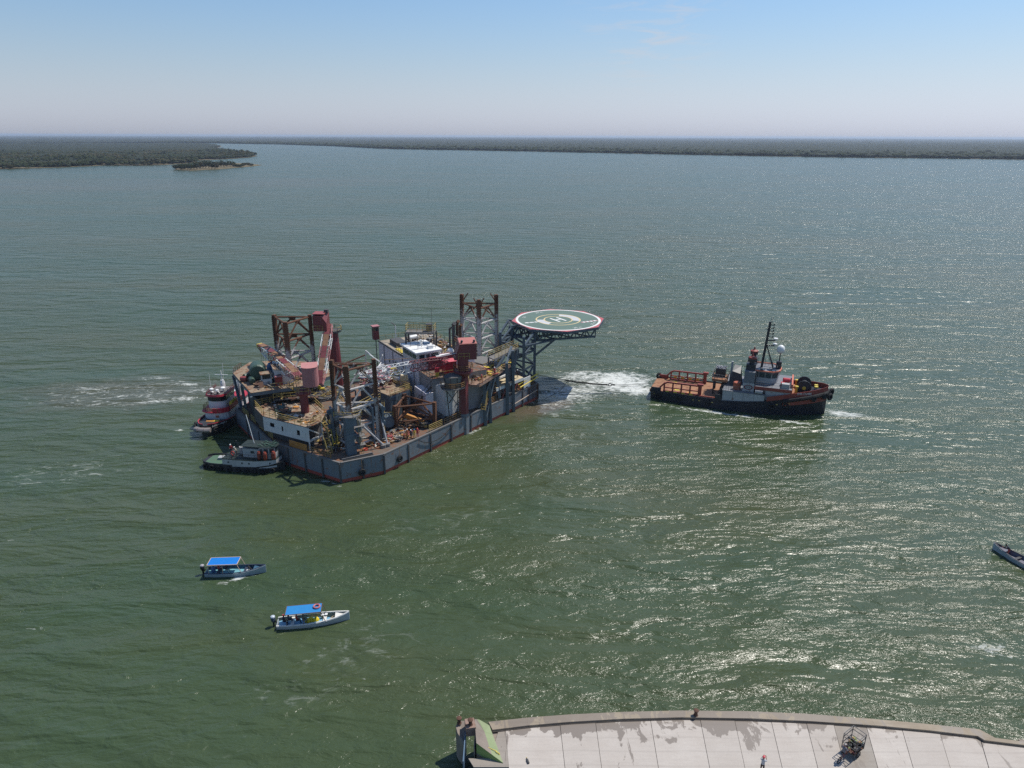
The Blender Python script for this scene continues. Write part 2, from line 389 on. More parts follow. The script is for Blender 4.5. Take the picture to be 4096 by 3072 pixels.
for nm, poly, z in (('river_bank', near_land, 0.5), ('far_bank', far_land, 0.4), ('islet_ground', [tuple(p[:2]) for p in isle], 0.45)):
    g = G(); n = len(poly)
    P = [(p[0], p[1], z) for p in poly] + [(p[0], p[1], -1.5) for p in poly]
    g.add(P, [tuple(range(n))] + [(i, (i + 1) % n, n + (i + 1) % n, n + i) for i in range(n)])
    tag(g.build(nm, ground_mat), kind='structure')
clear = [(X(720, 621), 190, 34), (X(850, 639), 120, 22), (X(500, 657), 90, 14), (X(60, 671), 60, 14), (X(585, 559), 240, 130)]
def in_clear(x, y):
    for c, rx, ry in clear:
        if ((x - c.x) / rx) ** 2 + ((y - c.y) / ry) ** 2 < 1 + 0.7 * fbm(x, y, 0.02, 2): return True
    return False
# canopy sheet for the woods that are too far to tell tree from tree
def canopy(name, poly, az0, az1, r0, r1, na, nr, base=6.5, amp=3.0):
    V = []; idx = {}; F = []
    rs = np.exp(np.linspace(math.log(r0), math.log(r1), nr)); az = np.radians(np.linspace(az0, az1, na))
    ok = {}
    for j, r in enumerate(rs):
        for i, a in enumerate(az):
            x, y = r * math.sin(a), r * math.cos(a)
            ok[i, j] = inside(x, y, poly) and not (poly is near_land and in_clear(x, y))
            if ok[i, j]:
                k = 1.0 / max(18.0, r * 0.006)
                h = base + amp * fbm(x, y, k, 3) + 1.6 * random.random() + 2.0 * fbm(x, y, 0.0012, 2)
                idx[i, j] = len(V); V.append((x, y, max(2.0, h)))
    for j in range(nr - 1):
        for i in range(na - 1):
            q = [(i, j), (i + 1, j), (i + 1, j + 1), (i, j + 1)]
            if all(ok[t] for t in q): F.append(tuple(idx[t] for t in q))
    g = G(); g.v = V; g.f = F; g.m = [0] * len(F)
    return tag(g.build(name, canopy_mat, recalc=False), 'dense mangrove wood spreading to the hazy horizon behind the river', 'woodland', kind='stuff')
tag(canopy('far_woodland', far_land, -48, 48, 1500, 32000, 520, 190, 6.0, 2.6), 'flat dense mangrove wood along the far bank up to the hazy horizon', 'woodland', kind='stuff')
tag(canopy('bank_woodland', near_land, -60, -16, 1250, 5200, 240, 120, 4.2, 2.2), 'grey green mangrove wood covering the bank behind the islet', 'woodland', kind='stuff')
# tree crowns as lumps of foliage for the nearer woods
ICO = []
for t in range(6):
    bm = bmesh.new(); bmesh.ops.create_icosphere(bm, subdivisions=1 if t < 4 else 2, radius=1.0)
    rnd = random.Random(50 + t)
    V_ = []
    for v in bm.verts:
        d = v.co.normalized(); k = 1.0 + 0.45 * mnoise.noise(d * 1.7 + Vector((t * 9, 0, 0))) + rnd.uniform(-0.16, 0.16)
        V_.append((d.x * k, d.y * k, max(-0.55, d.z * k * 0.8)))
    ICO.append((np.array(V_), [tuple(x.index for x in f.verts) for f in bm.faces])); bm.free()
def crowns(name, pts, label, cat='woodland'):
    VV = []; FF = []; MM = []; n = 0
    for (x, y, r, h, mi) in pts:
        V_, F_ = ICO[random.randrange(4)]
        a = random.random() * 6.28; ca, sa = math.cos(a), math.sin(a)
        W_ = np.empty_like(V_); W_[:, 0] = x + r * (V_[:, 0] * ca - V_[:, 1] * sa); W_[:, 1] = y + r * (V_[:, 0] * sa + V_[:, 1] * ca); W_[:, 2] = np.maximum(h * 0.62 + V_[:, 2] * h * 0.52, 0.2)
        VV.append(W_); FF += [(f[0] + n, f[1] + n, f[2] + n) for f in F_]; MM += [mi] * len(F_); n += len(V_)
    g = G(); g.v = [tuple(p) for p in np.concatenate(VV)]; g.f = FF; g.m = MM
    return tag(g.build(name, leaf_mats, recalc=False), label, cat, kind='stuff')
rnd = random.Random(3)
pts = []
bb = near_land[:14]
for _ in range(26000):
    a = math.radians(rnd.uniform(-40, -17)); r = math.exp(rnd.uniform(math.log(1050), math.log(2700)))
    x, y = r * math.sin(a), r * math.cos(a)
    if not inside(x, y, near_land): continue
    if in_clear(x, y) and rnd.random() < 0.96: continue
    s = 0.7 + 0.35 * (r / 1500.0)
    if not inside(x * (1 - 14 / r), y * (1 - 14 / r), near_land) and rnd.random() < 0.65: continue
    if fbm(x, y, 0.012, 3) < -0.32: continue
    rr_ = rnd.uniform(2.2, 4.6) * s; hh = rnd.uniform(3.6, 9.0) * (1.25 if rnd.random() < 0.15 else 1.0) * (0.85 + 0.3 * fbm(x, y, 0.006, 2))
    mi = 1 if fbm(x + 500, y, 0.009, 2) > 0.12 else (2 if rnd.random() < 0.3 else 0)
    pts.append((x, y, rr_, hh, mi))
    if len(pts) > 8200: break
crowns('bank_tree_cover', pts, 'low olive and green mangrove scrub covering the bank beside the islet')
pts = []
for _ in range(60000):
    k = rnd.randrange(len(far_shore) - 1); t = rnd.random(); p = far_shore[k].lerp(far_shore[k + 1], t)
    r = p.length; back = abs(rnd.gauss(0, 1)) * 260
    dv = Vector((p.x, p.y, 0)).normalized(); q = p + dv * (back + 3)
    if rnd.random() > min(1.0, (far_shore[k + 1] - far_shore[k]).length / 900.0): continue
    mi = 2 if rnd.random() < 0.4 else 0
    pts.append((q.x, q.y, rnd.uniform(3.5, 9) * (0.7 + r / 5000), rnd.uniform(6.0, 10.0) * (1.3 if rnd.random() < 0.12 else 1.0), mi))
    if len(pts) > 6500: break
crowns('far_bank_tree_front', pts, 'dark front row of mangroves standing at the water of the far bank')
# single trees at the water's edge, each with its own trunk and leafy crown
def mangrove_tree(base, h, r, seed, label, group, mi):
    rg = random.Random(seed)
    t = thing('mangrove_tree', label, 'tree', base, 0, group)
    g = G()
    for k in range(4):
        a = rg.uniform(0, 6.28); g.tube((0.3 * math.cos(a), 0.3 * math.sin(a), -0.3), (r * 0.35 * math.cos(a), r * 0.35 * math.sin(a), h * 0.6), 0.16, 5, 0.06)
    g.build('trunk', bark_mat, t)
    g = G()
    for k in range(int(200 * r / 4)):
        d = Vector((rg.gauss(0, 1), rg.gauss(0, 1), rg.gauss(0, 1))).normalized(); q = rg.uniform(0.55, 1.0)
        c = Vector((d.x * r * q, d.y * r * q, h * 0.58 + d.z * h * 0.42 * q)); c += Vector((mnoise.noise(c * 0.5 + Vector((seed, 0, 0))),) * 3) * 0.8
        if c.z < 0.5: c.z = rg.uniform(0.5, 1.2)
        s = rg.uniform(0.35, 0.85) * (r / 3.5) ** 0.5; n_ = (d + Vector((rg.uniform(-.7, .7), rg.uniform(-.7, .7), rg.uniform(0, 1.0)))).normalized()
        a_ = n_.orthogonal().normalized(); b2 = n_.cross(a_)
        g.add([c + a_ * s, c + b2 * s * 0.7 + n_ * s * 0.2, c - a_ * s * 0.8, c - b2 * s * 0.75 - n_ * s * 0.15, c + n_ * s * 0.35], [(0, 1, 4), (1, 2, 4), (2, 3, 4), (3, 0, 4)])
    g.build('crown', leaf_mats[mi], t, recalc=False)
    return t
rg = random.Random(21)
for k, (px, py) in enumerate([(36, 677), (150, 671), (195, 669), (228, 669), (300, 665), (335, 664), (372, 662), (405, 661), (450, 656), (475, 655), (575, 661), (600, 661), (628, 660), (655, 659), (690, 657), (725, 655), (755, 653)]):
    p = X(px, py); p.y += 3
    mangrove_tree(p, rg.uniform(6.5, 10), rg.uniform(4, 6.5), 100 + k, 'bushy mangrove tree standing at the water of the bank beside the islet', 'mangroves along the bank', rg.choice([0, 0, 1, 2]))
for k in range(26):
    t_ = k / 25.0; px = 704 + t_ * 300; py = float(np.interp(px, [700, 760, 881, 1000, 1040], [681, 682, 676, 666, 661])) - rg.uniform(0.4, 7)
    p = X(px, py); p.z = 0.2
    hh = 1.35 * (5.5 + 4.5 * math.sin(math.pi * min(1, t_ * 1.1)) ** 1.2) * rg.uniform(0.8, 1.05) * (1.0 if t_ < 0.8 else 0.6)
    mangrove_tree(p, hh, rg.uniform(4.5, 7.0), 200 + k, 'bushy green mangrove growing on the small islet', 'mangroves on the islet', rg.choice([0, 0, 1]) if t_ < 0.85 else 1)
for k in range(14):
    p = X(900 + 9.2 * k, 636 - 0.85 * k - rg.uniform(2, 5)); p.z = 0.2
    mangrove_tree(p, rg.uniform(6, 9.5), rg.uniform(4.5, 7), 300 + k, 'leafy mangrove on the narrow point of land behind the islet', 'mangroves on the point', rg.choice([0, 2, 0]))

# ================================================================== JACK-UP BARGE
M_HULL = paint('hull_blue_grey', (0.155, 0.182, 0.21), 0.46, 0.5, 0.35)
M_BOOT = paint('boot_red', (0.36, 0.065, 0.045), 0.42, 0.6, 0.4)
M_DECK = paint('rusty_deck', (0.14, 0.11, 0.085), 0.74, 0.8, 0.6, 0.8, streak=False)
M_TAN = paint('tan_rusty_deck', (0.29, 0.22, 0.15), 0.66, 0.8, 0.5, 0.7, streak=False)
M_YEL = paint('rail_yellow', (0.40, 0.30, 0.09), 0.5, 0.6, 0.4, 2.0)
M_OCH = paint('rail_ochre', (0.33, 0.19, 0.06), 0.55, 0.7, 0.5, 2.0)
M_WHITE = paint('white_paint_worn', (0.62, 0.63, 0.62), 0.36, 0.55, 0.3)
M_LILAC = paint('quarters_pale_grey', (0.76, 0.72, 0.75), 0.27, 0.6, 0.35, 0.6)
M_STAIN = paint('quarters_stained_grey', (0.30, 0.285, 0.28), 0.36, 0.75, 0.7, 0.7)
M_BLUE = paint('steel_blue_grey', (0.105, 0.14, 0.17), 0.26, 0.55, 0.4)
M_NAVY = paint('helideck_steel', (0.075, 0.105, 0.135), 0.14, 0.5, 0.4)
M_RED = paint('crane_maroon', (0.17, 0.035, 0.04), 0.28, 0.5, 0.4)
M_RED2 = paint('crane_red', (0.33, 0.075, 0.07), 0.18, 0.5, 0.4)
M_PINK = paint('faded_pink', (0.42, 0.18, 0.18), 0.16, 0.6, 0.35, 0.5)
M_WPIPE = paint('boom_white', (0.72, 0.72, 0.70), 0.25, 0.5, 0.35, 2.0)
M_RUST = paint('rust_brown', (0.105, 0.05, 0.03), 0.5, 0.85, 0.6)
M_BLACK = plain('black_rubber', (0.011, 0.011, 0.012), 0.85)
M_GREEN = paint('machine_green', (0.045, 0.085, 0.06), 0.1, 0.45, 0.4)
M_DARK = paint('dark_grey_steel', (0.07, 0.07, 0.072), 0.35, 0.7, 0.5)
M_GRAT = paint('grating_grey', (0.16, 0.155, 0.15), 0.35, 0.75, 0.4, 2.0)
M_RTAN = paint('rust_tan', (0.23, 0.12, 0.065), 0.5, 0.8, 0.5)
M_LEMON = paint('lemon_yellow', (0.66, 0.50, 0.06), 0.16, 0.5, 0.3, 2.0)
M_ORANGE = paint('orange_beam', (0.52, 0.23, 0.05), 0.3, 0.6, 0.4)
M_SIGNRED = paint('cabinet_red', (0.50, 0.03, 0.05), 0.06, 0.45, 0.2)
M_HATW = plain('white_plastic', (0.75, 0.75, 0.73), 0.4)
M_GLASS = glass()
def leg_paint(name, zsplit, seedloc):
    m, nt, b = nodes(name)
    p = posn(nt); f = noise(nt, p, 1.2, 6, 0.7); f2 = noise(nt, p, 5.0, 4, 0.7)
    sep = N(nt, 'ShaderNodeSeparateXYZ'); nt.links.new(p, sep.inputs[0])
    h = math_(nt, 'ADD', math_(nt, 'SUBTRACT', sep.outputs['Z'], zsplit), math_(nt, 'MULTIPLY', math_(nt, 'SUBTRACT', f, 0.5), 9.0))
    grey = mixc(nt, ramp(nt, f2, 0.3, 0.7), (0.36, 0.345, 0.33), (0.56, 0.54, 0.52))
    grey = mixc(nt, ramp(nt, f, 0.55, 0.66), grey, (0.10, 0.055, 0.035))
    rust = mixc(nt, f2, (0.075, 0.032, 0.018), (0.17, 0.075, 0.038))
    nt.links.new(mixc(nt, ramp(nt, h, -0.7, 0.7), grey, rust), b.inputs['Base Color']); b.inputs['Roughness'].default_value = 0.85
    return m
DK = 3.4
def wp(*pxz): return [X(*p) for p in pxz]
def rail(parent, pts, h=1.1, mat=None, rails=2, step=1.5, r=0.045, name='guardrail', closed=False):
    g = G(); P = [Vector(p) for p in pts]
    if closed: P = P + [P[0]]
    for a, b in zip(P[:-1], P[1:]):
        n = max(1, round((b - a).length / step))
        for k in range(n + 1): g.tube(a.lerp(b, k / n), a.lerp(b, k / n) + Vector((0, 0, h)), r, 4)
        for k in range(rails):
            z = Vector((0, 0, h * (k + 1) / rails)); g.tube(a + z, b + z, r, 4)
    return g.build(name, mat or M_YEL, parent, world=True)
def stair(parent, p, q, w, n, mat=None, side=None):
    g = G(); p, q = Vector(p), Vector(q); d = q - p; hd = Vector((d.x, d.y, 0)).normalized(); sd = Vector((-hd.y, hd.x, 0)) * (w / 2)
    for k in range(n):
        c = p.lerp(q, (k + 0.5) / n); g.frame(c, hd * 0.13, sd, (0, 0, 0.025))
    for s in (-1, 1):
        g.bar(p + sd * s, q + sd * s, 0.06, 0.25)
        up = Vector((0, 0, 1.0)); g.tube(p + sd * s + up, q + sd * s + up, 0.04, 4)
        for k in range(4): c = p.lerp(q, k / 3.0) + sd * s; g.tube(c, c + up, 0.035, 4)
    return g.build('stairway', mat or M_GRAT, parent, world=True)
def ladder(parent, p, q, w=0.45, mat=None):
    g = G(); p, q = Vector(p), Vector(q); sd = Vector((0.85, 0.5, 0)) * (w / 2)
    for s in (-1, 1): g.tube(p + sd * s, q + sd * s, 0.035, 4)
    n = int((q - p).length / 0.33)
    for k in range(n): c = p.lerp(q, (k + 0.5) / n); g.tube(c - sd, c + sd, 0.025, 4)
    return g.build('ladder', mat or M_YEL, parent, world=True)

barge = thing('jackup_barge', 'large rusty blue grey jack-up barge hull with red waterline, towed across the river', 'barge', (-22, 122, 0))
HP = [(5.3, 139.5), (-20.7, 104.4), (-26.9, 101.1), (-40.1, 109.0), (-51.7, 124.2), (-49.5, 129.0), (-45.7, 132.2), (-7.9, 154.2), (-1.0, 152.5)]
g = G(); g.prism([(p[0] * 1.0, p[1]) for p in HP], -1.6, 0.62); g.build('boot_topping', M_BOOT, barge, world=True)
inn = []
cx, cy = sum(p[0] for p in HP) / 9, sum(p[1] for p in HP) / 9
def inset(p, d):
    v = Vector((cx - p[0], cy - p[1])); v.normalize(); return (p[0] + v.x * d, p[1] + v.y * d)
g = G(); g.prism([inset(p, 0.1) for p in HP], 0.62, DK - 0.06); g.build('hull_core', M_DARK, barge, world=True)
nseg = [8, 2, 4, 3, 1, 1, 4, 1, 2]
plate_i = 0
for i in range(9):
    a, b = Vector(HP[i]), Vector(HP[(i + 1) % 9]); d = (b - a).normalized(); nrm = Vector((d.y, -d.x))
    if nrm.dot(Vector((cx, cy)) - a) > 0: nrm = -nrm
    for k in range(nseg[i]):
        p, q = a.lerp(b, k / nseg[i]), a.lerp(b, (k + 1) / nseg[i]); off = nrm * (0.015 * ((plate_i * 37) % 5)); plate_i += 1
        g = G(); g.frame(((p.x + q.x) / 2 + off.x, (p.y + q.y) / 2 + off.y, (0.62 + DK) / 2), (*(q - p) / 2 * 0.995, 0), (*nrm * 0.09, 0), (0, 0, (DK - 0.62) / 2))
        g.build('hull_plate', M_HULL, barge, world=True)
        g = G(); g.frame((p.x + nrm.x * 0.16, p.y + nrm.y * 0.16, 1.7), (*d * 0.13, 0), (*nrm * 0.12, 0), (0, 0, 1.66)); g.build('hull_rib', M_DARK, barge, world=True)
    g = G(); g.bar((a.x, a.y, DK + 0.06), (b.x, b.y, DK + 0.06), 0.34, 0.2); g.build('gunwale', M_GRAT, barge, world=True)
g = G(); g.prism([inset(p, 0.12) for p in HP], DK - 0.05, DK); g.build('deck', M_DECK, barge, world=True)
R0, R1 = Vector((-20.7, 104.4)), Vector((5.3, 139.5)); RD = (R1 - R0).normalized(); RN = Vector((RD.y, -RD.x))
def RS(u, inn_=0.4, z=DK): p = R0 + RD * u - RN * inn_; return Vector((p.x, p.y, z))
rail(barge, [RS(11.2), RS(14.6)], 1.25, M_YEL, 4, 1.7, 0.055)
rail(barge, [RS(15.2), RS(21.5)], 1.2, M_OCH, 3, 1.5)
rail(barge, [RS(26.5), RS(31.5)], 1.2, M_OCH, 4, 1.5)
rail(barge, [RS(33.6), RS(42.8)], 1.5, M_OCH, 6, 1.6, 0.06)
rail(barge, [RS(42.8, 0.6), RS(43.4, 6)], 1.2, M_OCH, 3)
S0, S1 = Vector((-26.9, 101.1)), Vector((-40.1, 109.0)); SD = (S1 - S0).normalized(); SN = Vector((-SD.y, SD.x))
if SN.y > 0: SN = -SN
def SS(v, inn_=0.4, z=DK): p = S0 + SD * v - SN * inn_; return Vector((p.x, p.y, z))
rail(barge, [SS(2.4), SS(7.2)], 1.1, M_OCH, 3, 1.3, 0.055)
for k in range(5):
    g = G(); g.bar(SS(7.6, 0.35, DK + 0.2 + k * 0.24), SS(11.6, 0.35, DK + 0.2 + k * 0.24), 0.06, 0.17); g.build('fence_board', M_ORANGE, barge, world=True)
L0, L1 = Vector((-40.1, 109.0)), Vector((-51.7, 124.2))
def LS(k, inn_=0.45, z=DK): p = L0.lerp(L1, k); d = (L1 - L0).normalized(); return Vector((p.x + d.y * inn_, p.y - d.x * inn_, z))
for a_, b_ in ((0.05, 0.16), (0.22, 0.38), (0.5, 0.62), (0.7, 0.86)): rail(barge, [LS(a_), LS(b_)], 1.2, M_YEL, 3, 1.0, 0.055)
# sagging mooring hose and pipe on the right side
g = G(); pts_ = [RS(8 + 0.9 * k, -0.28, DK - 0.25 - 1.5 * math.sin(math.pi * min(1, k / 9.5)) ** 0.8) for k in range(11)]; g.path(pts_, 0.06, 5); g.build('mooring_hose', M_BLACK, barge, world=True)
g = G(); g.tube(RS(34.5, -0.4, 1.5), RS(43.0, -0.4, 2.3), 0.09, 6); g.build('side_pipe', paint('pipe_tan', (0.42, 0.32, 0.24), 0.3), barge, world=True)
g = G(); g.box((0, 0, 0), (0.1, 0.1, 0.1)); 
# drooping end fairlead at the bow corner
for k in range(7):
    p = R1 - RD * (0.2 + k * 0.55) + RN * 0.2; member(barge, 'fender_chain', (p.x, p.y, DK + 0.2), (p.x + 0.2 * math.sin(k), p.y, 0.4), 0.14, M_RUST)
member(barge, 'bow_pipe', (1.2, 134.2, 5.0), (5.3, 139.9, 5.4), 0.3, M_LEMON, round_=True)
member(barge, 'bow_pipe', (1.6, 133.9, 4.5), (5.4, 139.4, 4.9), 0.24, M_LEMON, round_=True)
# deck opening at the cut-away chamfer
C0, C1 = Vector(HP[1]), Vector(HP[2])
g = G(); q0 = C0.lerp(C1, 0.2); q1 = C0.lerp(C1, 0.92); nn = Vector((-(C1 - C0).y, (C1 - C0).x)).normalized()
if nn.y < 0: nn = -nn
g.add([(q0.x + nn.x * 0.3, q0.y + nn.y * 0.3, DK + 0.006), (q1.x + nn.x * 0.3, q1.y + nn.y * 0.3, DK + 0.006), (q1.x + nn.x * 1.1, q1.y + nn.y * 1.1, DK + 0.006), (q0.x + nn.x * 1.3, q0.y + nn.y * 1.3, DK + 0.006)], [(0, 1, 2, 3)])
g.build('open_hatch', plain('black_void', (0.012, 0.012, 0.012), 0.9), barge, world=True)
member(barge, 'hatch_coaming', (q0.x + nn.x * 1.3, q0.y + nn.y * 1.3, DK + 0.1), (q1.x + nn.x * 1.1, q1.y + nn.y * 1.1, DK + 0.1), 0.2, M_GRAT)
# tyres hung as fenders
def tyre(p, axis, label):
    t = thing('fender_tyre', label, 'tyre', p)
    g = G(); g.torus((0, 0, 0), 0.42, 0.2, 16, 8, axis); g.build('tread', M_BLACK, t, smooth=True)
    g = G(); g.tube((0, 0, 0.4), (0, 0, 2.2), 0.03, 4); g.build('hanging_rope', M_OCH, t)
    return t
p = X(1447, 1884, 1.4); tyre((p.x + 0.15, p.y - 0.35, 1.35), (0.5, -0.86, 0), 'black tyre hung on the shaded chamfered plate of the barge hull')
p = RS(3.2, -0.4, 1.6); tyre(p, (RN.x, RN.y, 0), 'black tyre hung on the sunlit hull side of the barge')

# ------------------------------------------------------------------ legs
def jack_leg(tops, zt, zb, levels, mat, label, prongs=False, teeth=True, chord=None, miss=()):
    C = [Vector((t.x, t.y, 0)) for t in tops]; cen = sum(C, Vector()) / 3
    t = thing('jackup_leg', label, 'rig leg', (cen.x, cen.y, zb), 0, 'lattice legs of the barge')  # one leg of the jack-up rig, kept as an object of its own
    for c in C:
        rd = (c - cen).normalized(); tg = Vector((-rd.y, rd.x, 0))
        g = G(); g.frame(c + Vector((0, 0, (zt + zb) / 2)), rd * 0.22, tg * 0.28, (0, 0, (zt - zb) / 2)); g.frame(c + rd * 0.3 + Vector((0, 0, (zt + zb) / 2)), rd * 0.08, tg * 0.4, (0, 0, (zt - zb) / 2 - 0.02))
        ch = g.build('chord', chord or mat, t, world=True)
        if teeth:
            g = G(); n = int((zt - zb) / 0.36)
            for k in range(n):
                z = zb + (k + 0.5) * 0.36
                for s in (-1, 1): g.frame(c + rd * 0.3 + tg * s * 0.44 + Vector((0, 0, z)), rd * 0.07, tg * 0.1, (0, 0, 0.095))
            g.build('tooth_rack', M_RUST, ch, world=True, kind='stuff')
        if prongs:
            for s in (-1, 1):
                d = (-rd * 0.6 + tg * s * 0.8); member(t, 'broken_brace', c + Vector((0, 0, zt - 1.3)) + d * 0.2, c + Vector((0, 0, zt + 0.1)) + d * 1.3, 0.26, mat, round_=True)
    for li, z in enumerate(levels):
        for f in range(3):
            a, b = C[f], C[(f + 1) % 3]; m_ = (a + b) / 2
            if (li, f) in miss: continue
            av, bv = a.lerp(b, 0.04), b.lerp(a, 0.04)
            member(t, 'horizontal_brace', av + Vector((0, 0, z)), bv + Vector((0, 0, z)), 0.36, mat, round_=True)
            if li + 1 < len(levels):
                z2 = levels[li + 1]
                for e in (a, b):
                    member(t, 'diagonal_brace', m_ + Vector((0, 0, z - 0.1)), e.lerp(m_, 0.06) + Vector((0, 0, z2 + 0.25)), 0.34, mat, round_=True)
                dd = (b - a).normalized(); g = G()
                g.add([m_ + dd * 0.8 + Vector((0, 0, z)), m_ - dd * 0.8 + Vector((0, 0, z)), m_ - dd * 0.4 + Vector((0, 0, z - 0.65)), m_ + dd * 0.4 + Vector((0, 0, z - 0.65))], [(0, 1, 2, 3)])
                o = g.build('gusset_plate', mat, t, world=True); so = o.modifiers.new('thick', 'SOLIDIFY'); so.thickness = 0.06; so.offset = 0
    return t, C
legA, CA = jack_leg(wp((1098, 1259, 20.3), (1141, 1287, 20.3), (1236, 1259, 20.3)), 20.3, DK, [19.9, 16.6, 13.3, 10.0, 6.7], leg_paint('leg_steel_rust', 14.5, 0), 'tall rusty brown lattice leg standing behind the green machinery drum')
legB, CB = jack_leg(wp((1328, 1440, 18), (1384, 1463, 18), (1492, 1436, 18)), 18.0, DK, [17.2, 13.9, 10.6, 7.3, 4.2], leg_paint('leg_steel_grey', 16.2, 0), 'grey lattice leg with rusty top beside the pink crane house', chord=leg_paint('leg_chord_rust', 11.0, 0), miss=((1, 2),))
legC, CC = jack_leg(wp((1849, 1176, 21.2), (1915, 1198, 21.2), (1983, 1178, 21.2)), 21.2, DK, [19.3, 16.1, 12.9, 9.7, 6.5], leg_paint('leg_steel_mixed', 17.3, 0), 'tall lattice leg with broken prongs on top beside the helideck', prongs=True)
legD, CD = jack_leg(wp((1582, 1622, 8), (1619, 1576, 8), (1735, 1608, 8)), 8.0, DK, [7.7, 4.9], leg_paint('leg_steel_stub', -3.0, 0), 'short cut-off stump of a lattice leg on the open deck')
# jacking gear round the front chord of leg B
jf = CB[1]
jk = thing('jacking_frame', 'blue grey stepped jacking tower with gearbox drums under the grey leg', 'jacking gear', (jf.x, jf.y - 0.9, DK))
st = [(1.5, 0, 1.6), (1.25, 1.6, 2.6), (1.7, 2.6, 3.6), (1.3, 3.6, 4.7), (1.75, 4.7, 6.4)]
for k, (w, z0, z1) in enumerate(st):
    g = G(); g.box(((w - 1.5) * 0.5, 0, (z0 + z1) / 2), (w, 1.4, z1 - z0), 0.5); g.build('tower_block', M_BLUE, jk)
for k, z in enumerate((1.2, 2.3, 4.1, 5.3)):
    g = G(); g.lathe([(0.42, -0.45), (0.5, -0.3), (0.5, 0.3), (0.3, 0.5)], 12, (1.35, 0.35, z), axis='y'); g.build('gearbox_drum', M_GRAT if k % 2 else M_BLUE, jk, smooth=False)
for z in (1.7, 3.3, 4.9):
    g = G(); g.box((1.6, -0.2, z), (1.6, 1.1, 0.06), 0.5); g.build('service_platform', M_GRAT, jk)
rail(jk, [jf + Vector((-2.2, -1.5, DK + 6.5)), jf + Vector((0.9, -1.7, DK + 6.5)), jf + Vector((2.0, -0.4, DK + 6.5))], 0.9)
ladder(jk, jf + Vector((1.9, -1.3, DK)), jf + Vector((1.6, -0.9, DK + 6.6)))
g = G(); g.prism([(-2.3, -0.7), (0.9, -0.9), (1.9, 0.5), (-1.6, 1.2)], 6.4, 6.52); g.build('top_platform', M_GRAT, jk)
for k, c in enumerate((CB[0], CB[2], CA[0], CA[1], CA[2], CC[0], CC[1], CC[2])):
    t = thing('leg_guide', 'blue grey guide box round a chord of the ' + ('grey leg' if k < 2 else 'rusty brown leg' if k < 5 else 'pronged leg by the helideck'), 'leg guide', (c.x, c.y, DK), 0.5, 'leg guide boxes')
    hh = 6.6 if k < 2 else 5.5
    for s in (-1, 1):
        g = G(); g.box((s * 0.85, 0, hh / 2), (0.3, 1.5, hh)); g.build('side_plate', M_BLUE, t)
    for z in (0.9, hh * 0.5, hh - 0.8):
        for s in (-1, 1):
            g = G(); g.lathe([(0.38, -0.3), (0.38, 0.3)], 10, (s * 1.2, 0.1, z), axis='y'); g.build('pinion_motor', M_BLUE, t)
# long grey props from the deck edge to leg B
pe = X(1533, 1790, DK)
for q, w in ((X(1420, 1675, 9.0), 0.34), (X(1512, 1625, 9.5), 0.3)):
    t = thing('steel_prop', ('long slanting pale grey steel prop from deck edge to jacking tower' if w > 0.32 else 'nearly upright pale grey steel prop at the deck edge beside the slanting one'), 'prop', pe, 0, 'props at the grey leg')
    g = G(); g.tube(pe + Vector((0, 0, 0.5)), q, w / 2, 8); g.build('tube', paint('prop_grey', (0.36, 0.36, 0.37), 0.15), t, world=True)
    g = G(); g.lathe([(0.5, 0.0), (0.5, 0.55), (0.3, 0.6)], 10, (0, 0, 0)); g.build('foot', M_GRAT, t)
    pe = pe + Vector((0.6, 0.5, 0))
bk = thing('steel_prop', 'dark rusted steel prop leaning over the deck between white deckhouse and jacking tower', 'prop', X(1290, 1770, DK))
g = G(); g.tube(X(1290, 1772, DK), X(1352, 1690, 7.5), 0.22, 8); g.build('tube', M_DARK, bk, world=True)

# ------------------------------------------------------------------ white deckhouse at the stern
WR = [X(1052, 1667, 7.2), X(1232, 1713, 7.2), X(1286, 1688, 7.2), X(1302, 1655, 7.2), X(1235, 1590, 7.2), X(1110, 1607, 7.2), X(1015, 1628, 7.2)]
wh = thing('deckhouse', 'white stern deckhouse with three dark openings and rusty railed roof', 'deckhouse', (WR[1].x, WR[1].y, DK))
a, b = WR[0], WR[1]; d = (b - a); d.z = 0; Lw = d.length; d.normalize(); nrm = Vector((d.y, -d.x, 0))
if nrm.y > 0: nrm = -nrm
zb, ztp = 4.75, 7.2
def wpanel(x0, x1, z0, z1, mat=M_WHITE, name='wall_panel', off=0.0, th=0.12):
    c = a + d * ((x0 + x1) / 2) + nrm * off; g = G(); g.frame((c.x, c.y, (z0 + z1) / 2), d * ((x1 - x0) / 2), nrm * (th / 2), (0, 0, (z1 - z0) / 2)); return g.build(name, mat, wh, world=True)
wins = [(1.5, 2.55, 5.75, 6.5), (4.15, 4.55, 5.5, 6.35), (7.6, 8.3, 5.5, 6.4)]
xs = 0.0
for (x0, x1, z0, z1) in wins:
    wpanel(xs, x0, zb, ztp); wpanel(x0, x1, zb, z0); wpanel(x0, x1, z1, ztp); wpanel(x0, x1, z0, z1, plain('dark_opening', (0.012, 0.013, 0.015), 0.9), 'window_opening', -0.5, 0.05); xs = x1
wpanel(xs, Lw, zb, ztp)
wpanel(Lw - 1.45, Lw - 0.55, 5.5, 6.3, M_WHITE, 'hatch_cover', 0.09, 0.05)
wpanel(-0.2, Lw + 0.1, DK, zb - 0.02, M_DARK, 'recessed_base', -0.9, 0.1)
for k in range(9): wpanel(0.3 + k * 1.15, 0.38 + k * 1.15, DK, zb, M_GRAT, 'base_frame', -0.8, 0.1)
